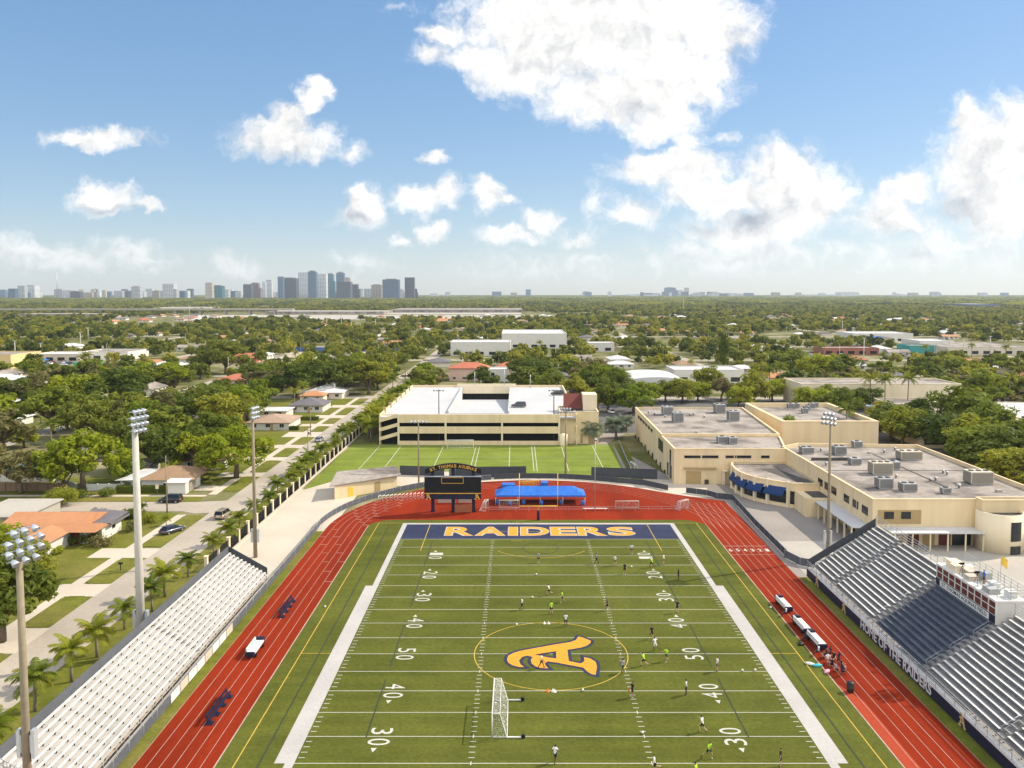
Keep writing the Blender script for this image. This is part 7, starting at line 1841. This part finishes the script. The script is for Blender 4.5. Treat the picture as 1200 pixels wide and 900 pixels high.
LOWC=[(150,296,60,22,.6),(110,306,110,20,.55),(820,290,50,16,.6),(920,300,50,20,.6),(1090,285,60,26,.6),(1160,275,50,26,.6),(30,295,60,20,.5),(190,306,90,14,.5),(250,312,70,12,.4),(860,298,150,26,.6),(1000,300,140,26,.5),(1130,290,130,36,.6),(600,318,160,16,.28),(440,308,60,10,.35),(700,300,80,16,.35)]
dens=blobs(CL,uvd); low=blobs(LOWC,uvd)
f1=ns(uvd,22,8,.62,9.0); f2=ns(uvd,75,7,.65,1.0); f0=ns(uvd,10,4,.5,3.0); f1s=ns(vm('ADD',uvd,(.008,.009,0)),22,8,.62,9.0); f0s=ns(vm('ADD',uvd,(.016,.020,0)),10,4,.5,3.0)
fl=mt('ADD',mt('MULTIPLY',mt('SUBTRACT',f1.outputs['Fac'],.5),1.0),mt('ADD',mt('MULTIPLY',mt('SUBTRACT',f2.outputs['Fac'],.5),.55),mt('MULTIPLY',mt('SUBTRACT',f0.outputs['Fac'],.5),.6)))
relief=mt('ADD',mt('MULTIPLY',mt('SUBTRACT',f1.outputs['Fac'],f1s.outputs['Fac']),.7),mt('MULTIPLY',mt('SUBTRACT',f0.outputs['Fac'],f0s.outputs['Fac']),.7))
tot_=mt('ADD',dens,fl); a_main=sstep(tot_,-.02,.58)
a_low=mt('MULTIPLY',sstep(mt('ADD',low,mt('MULTIPLY',fl,1.1)),.02,.55),.75)
front=sstep(sp.outputs[1],.05,.25)
# unseen extra-bright clouds added outside the view to lift the shaded front walls
f3=ns(tc.outputs['Generated'],3.2,8,.6,4.0); a_fill=mt('MULTIPLY',mt('MULTIPLY',sstep(f3.outputs['Fac'],.43,.55),mt('SUBTRACT',1.0,front)),sstep(sp.outputs[2],.03,.15))
alpha=mt('MAXIMUM',mt('MULTIPLY',mt('MAXIMUM',a_main,a_low),front),a_fill,None,True)
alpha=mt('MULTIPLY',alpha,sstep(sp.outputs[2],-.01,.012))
GREY=[(885,255,62,26,.55),(1125,238,55,40,.5),(750,130,60,26,.35),(830,262,46,18,.6),(1140,180,40,50,.35),(690,95,70,30,.2),(335,186,60,8,.4),(420,262,34,12,.5),(130,245,55,8,.6),(860,300,120,14,.4),(1080,300,100,14,.35),(200,300,60,8,.4)]
gr_=mt('ADD',blobs(GREY,uvd),mt('MULTIPLY',fl,.5)); gk=sstep(gr_,.05,.6)
thick=sstep(tot_,.5,1.15); puff=sstep(f1.outputs['Fac'],.35,.68)
shade=mt('SUBTRACT',mt('ADD',1.0,mt('MINIMUM',mt('MAXIMUM',relief,-.22),.10)),mt('ADD',mt('MULTIPLY',gk,.30),mt('MULTIPLY',mt('MULTIPLY',thick,mt('SUBTRACT',1.0,puff)),.15)))
cc=nn.new('ShaderNodeMix'); cc.data_type='RGBA'; cc.inputs[6].default_value=(.62,.70,.84,1); cc.inputs[7].default_value=(1.0,.985,.96,1); ll.new(sstep(shade,.5,1.0),cc.inputs[0])
ce=vm('SCALE',cc.outputs[2],None,mt('MULTIPLY',shade,mt('MULTIPLY_ADD',front,CLOUD-CLOUD_FILL,CLOUD_FILL)))
gm=nn.new('ShaderNodeGamma'); gm.inputs[1].default_value=SKY_G; ll.new(vm('MULTIPLY',sky.outputs[0],SKY_T),gm.inputs[0])
hsv=nn.new('ShaderNodeHueSaturation'); hsv.inputs['Saturation'].default_value=SKY_SAT; hsv.inputs['Value'].default_value=SKY_K; ll.new(gm.outputs[0],hsv.inputs['Color'])
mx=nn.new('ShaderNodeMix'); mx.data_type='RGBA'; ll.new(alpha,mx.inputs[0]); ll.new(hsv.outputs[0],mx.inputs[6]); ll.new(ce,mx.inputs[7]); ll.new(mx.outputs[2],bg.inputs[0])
wd.cycles.sampling_method='MANUAL'; wd.cycles.sample_map_resolution=512
cam=bpy.data.cameras.new('camera'); co=bpy.data.objects.new('camera',cam); COL.objects.link(co); S.camera=co
cam.sensor_width=36; cam.lens=960.9*36/1200; cam.shift_x=-5.5/1200; cam.shift_y=-46.3/1200; cam.clip_start=.5; cam.clip_end=40000
co.location=(0,0,HC); co.rotation_euler=(math.pi/2-math.atan(TP),0,0)
S.view_settings.view_transform='Standard'; S.view_settings.look='None'; S.view_settings.gamma=1; S.view_settings.use_curve_mapping=False; S.view_settings.exposure=EXPO
S.render.filter_size=1.1; S.render.engine='CYCLES'; c=S.cycles; c.use_denoising=True; c.max_bounces=6; c.diffuse_bounces=3; c.glossy_bounces=2; c.transmission_bounces=2; c.transparent_max_bounces=8; c.volume_bounces=0; c.caustics_reflective=False; c.caustics_refractive=False; c.sample_clamp_indirect=6
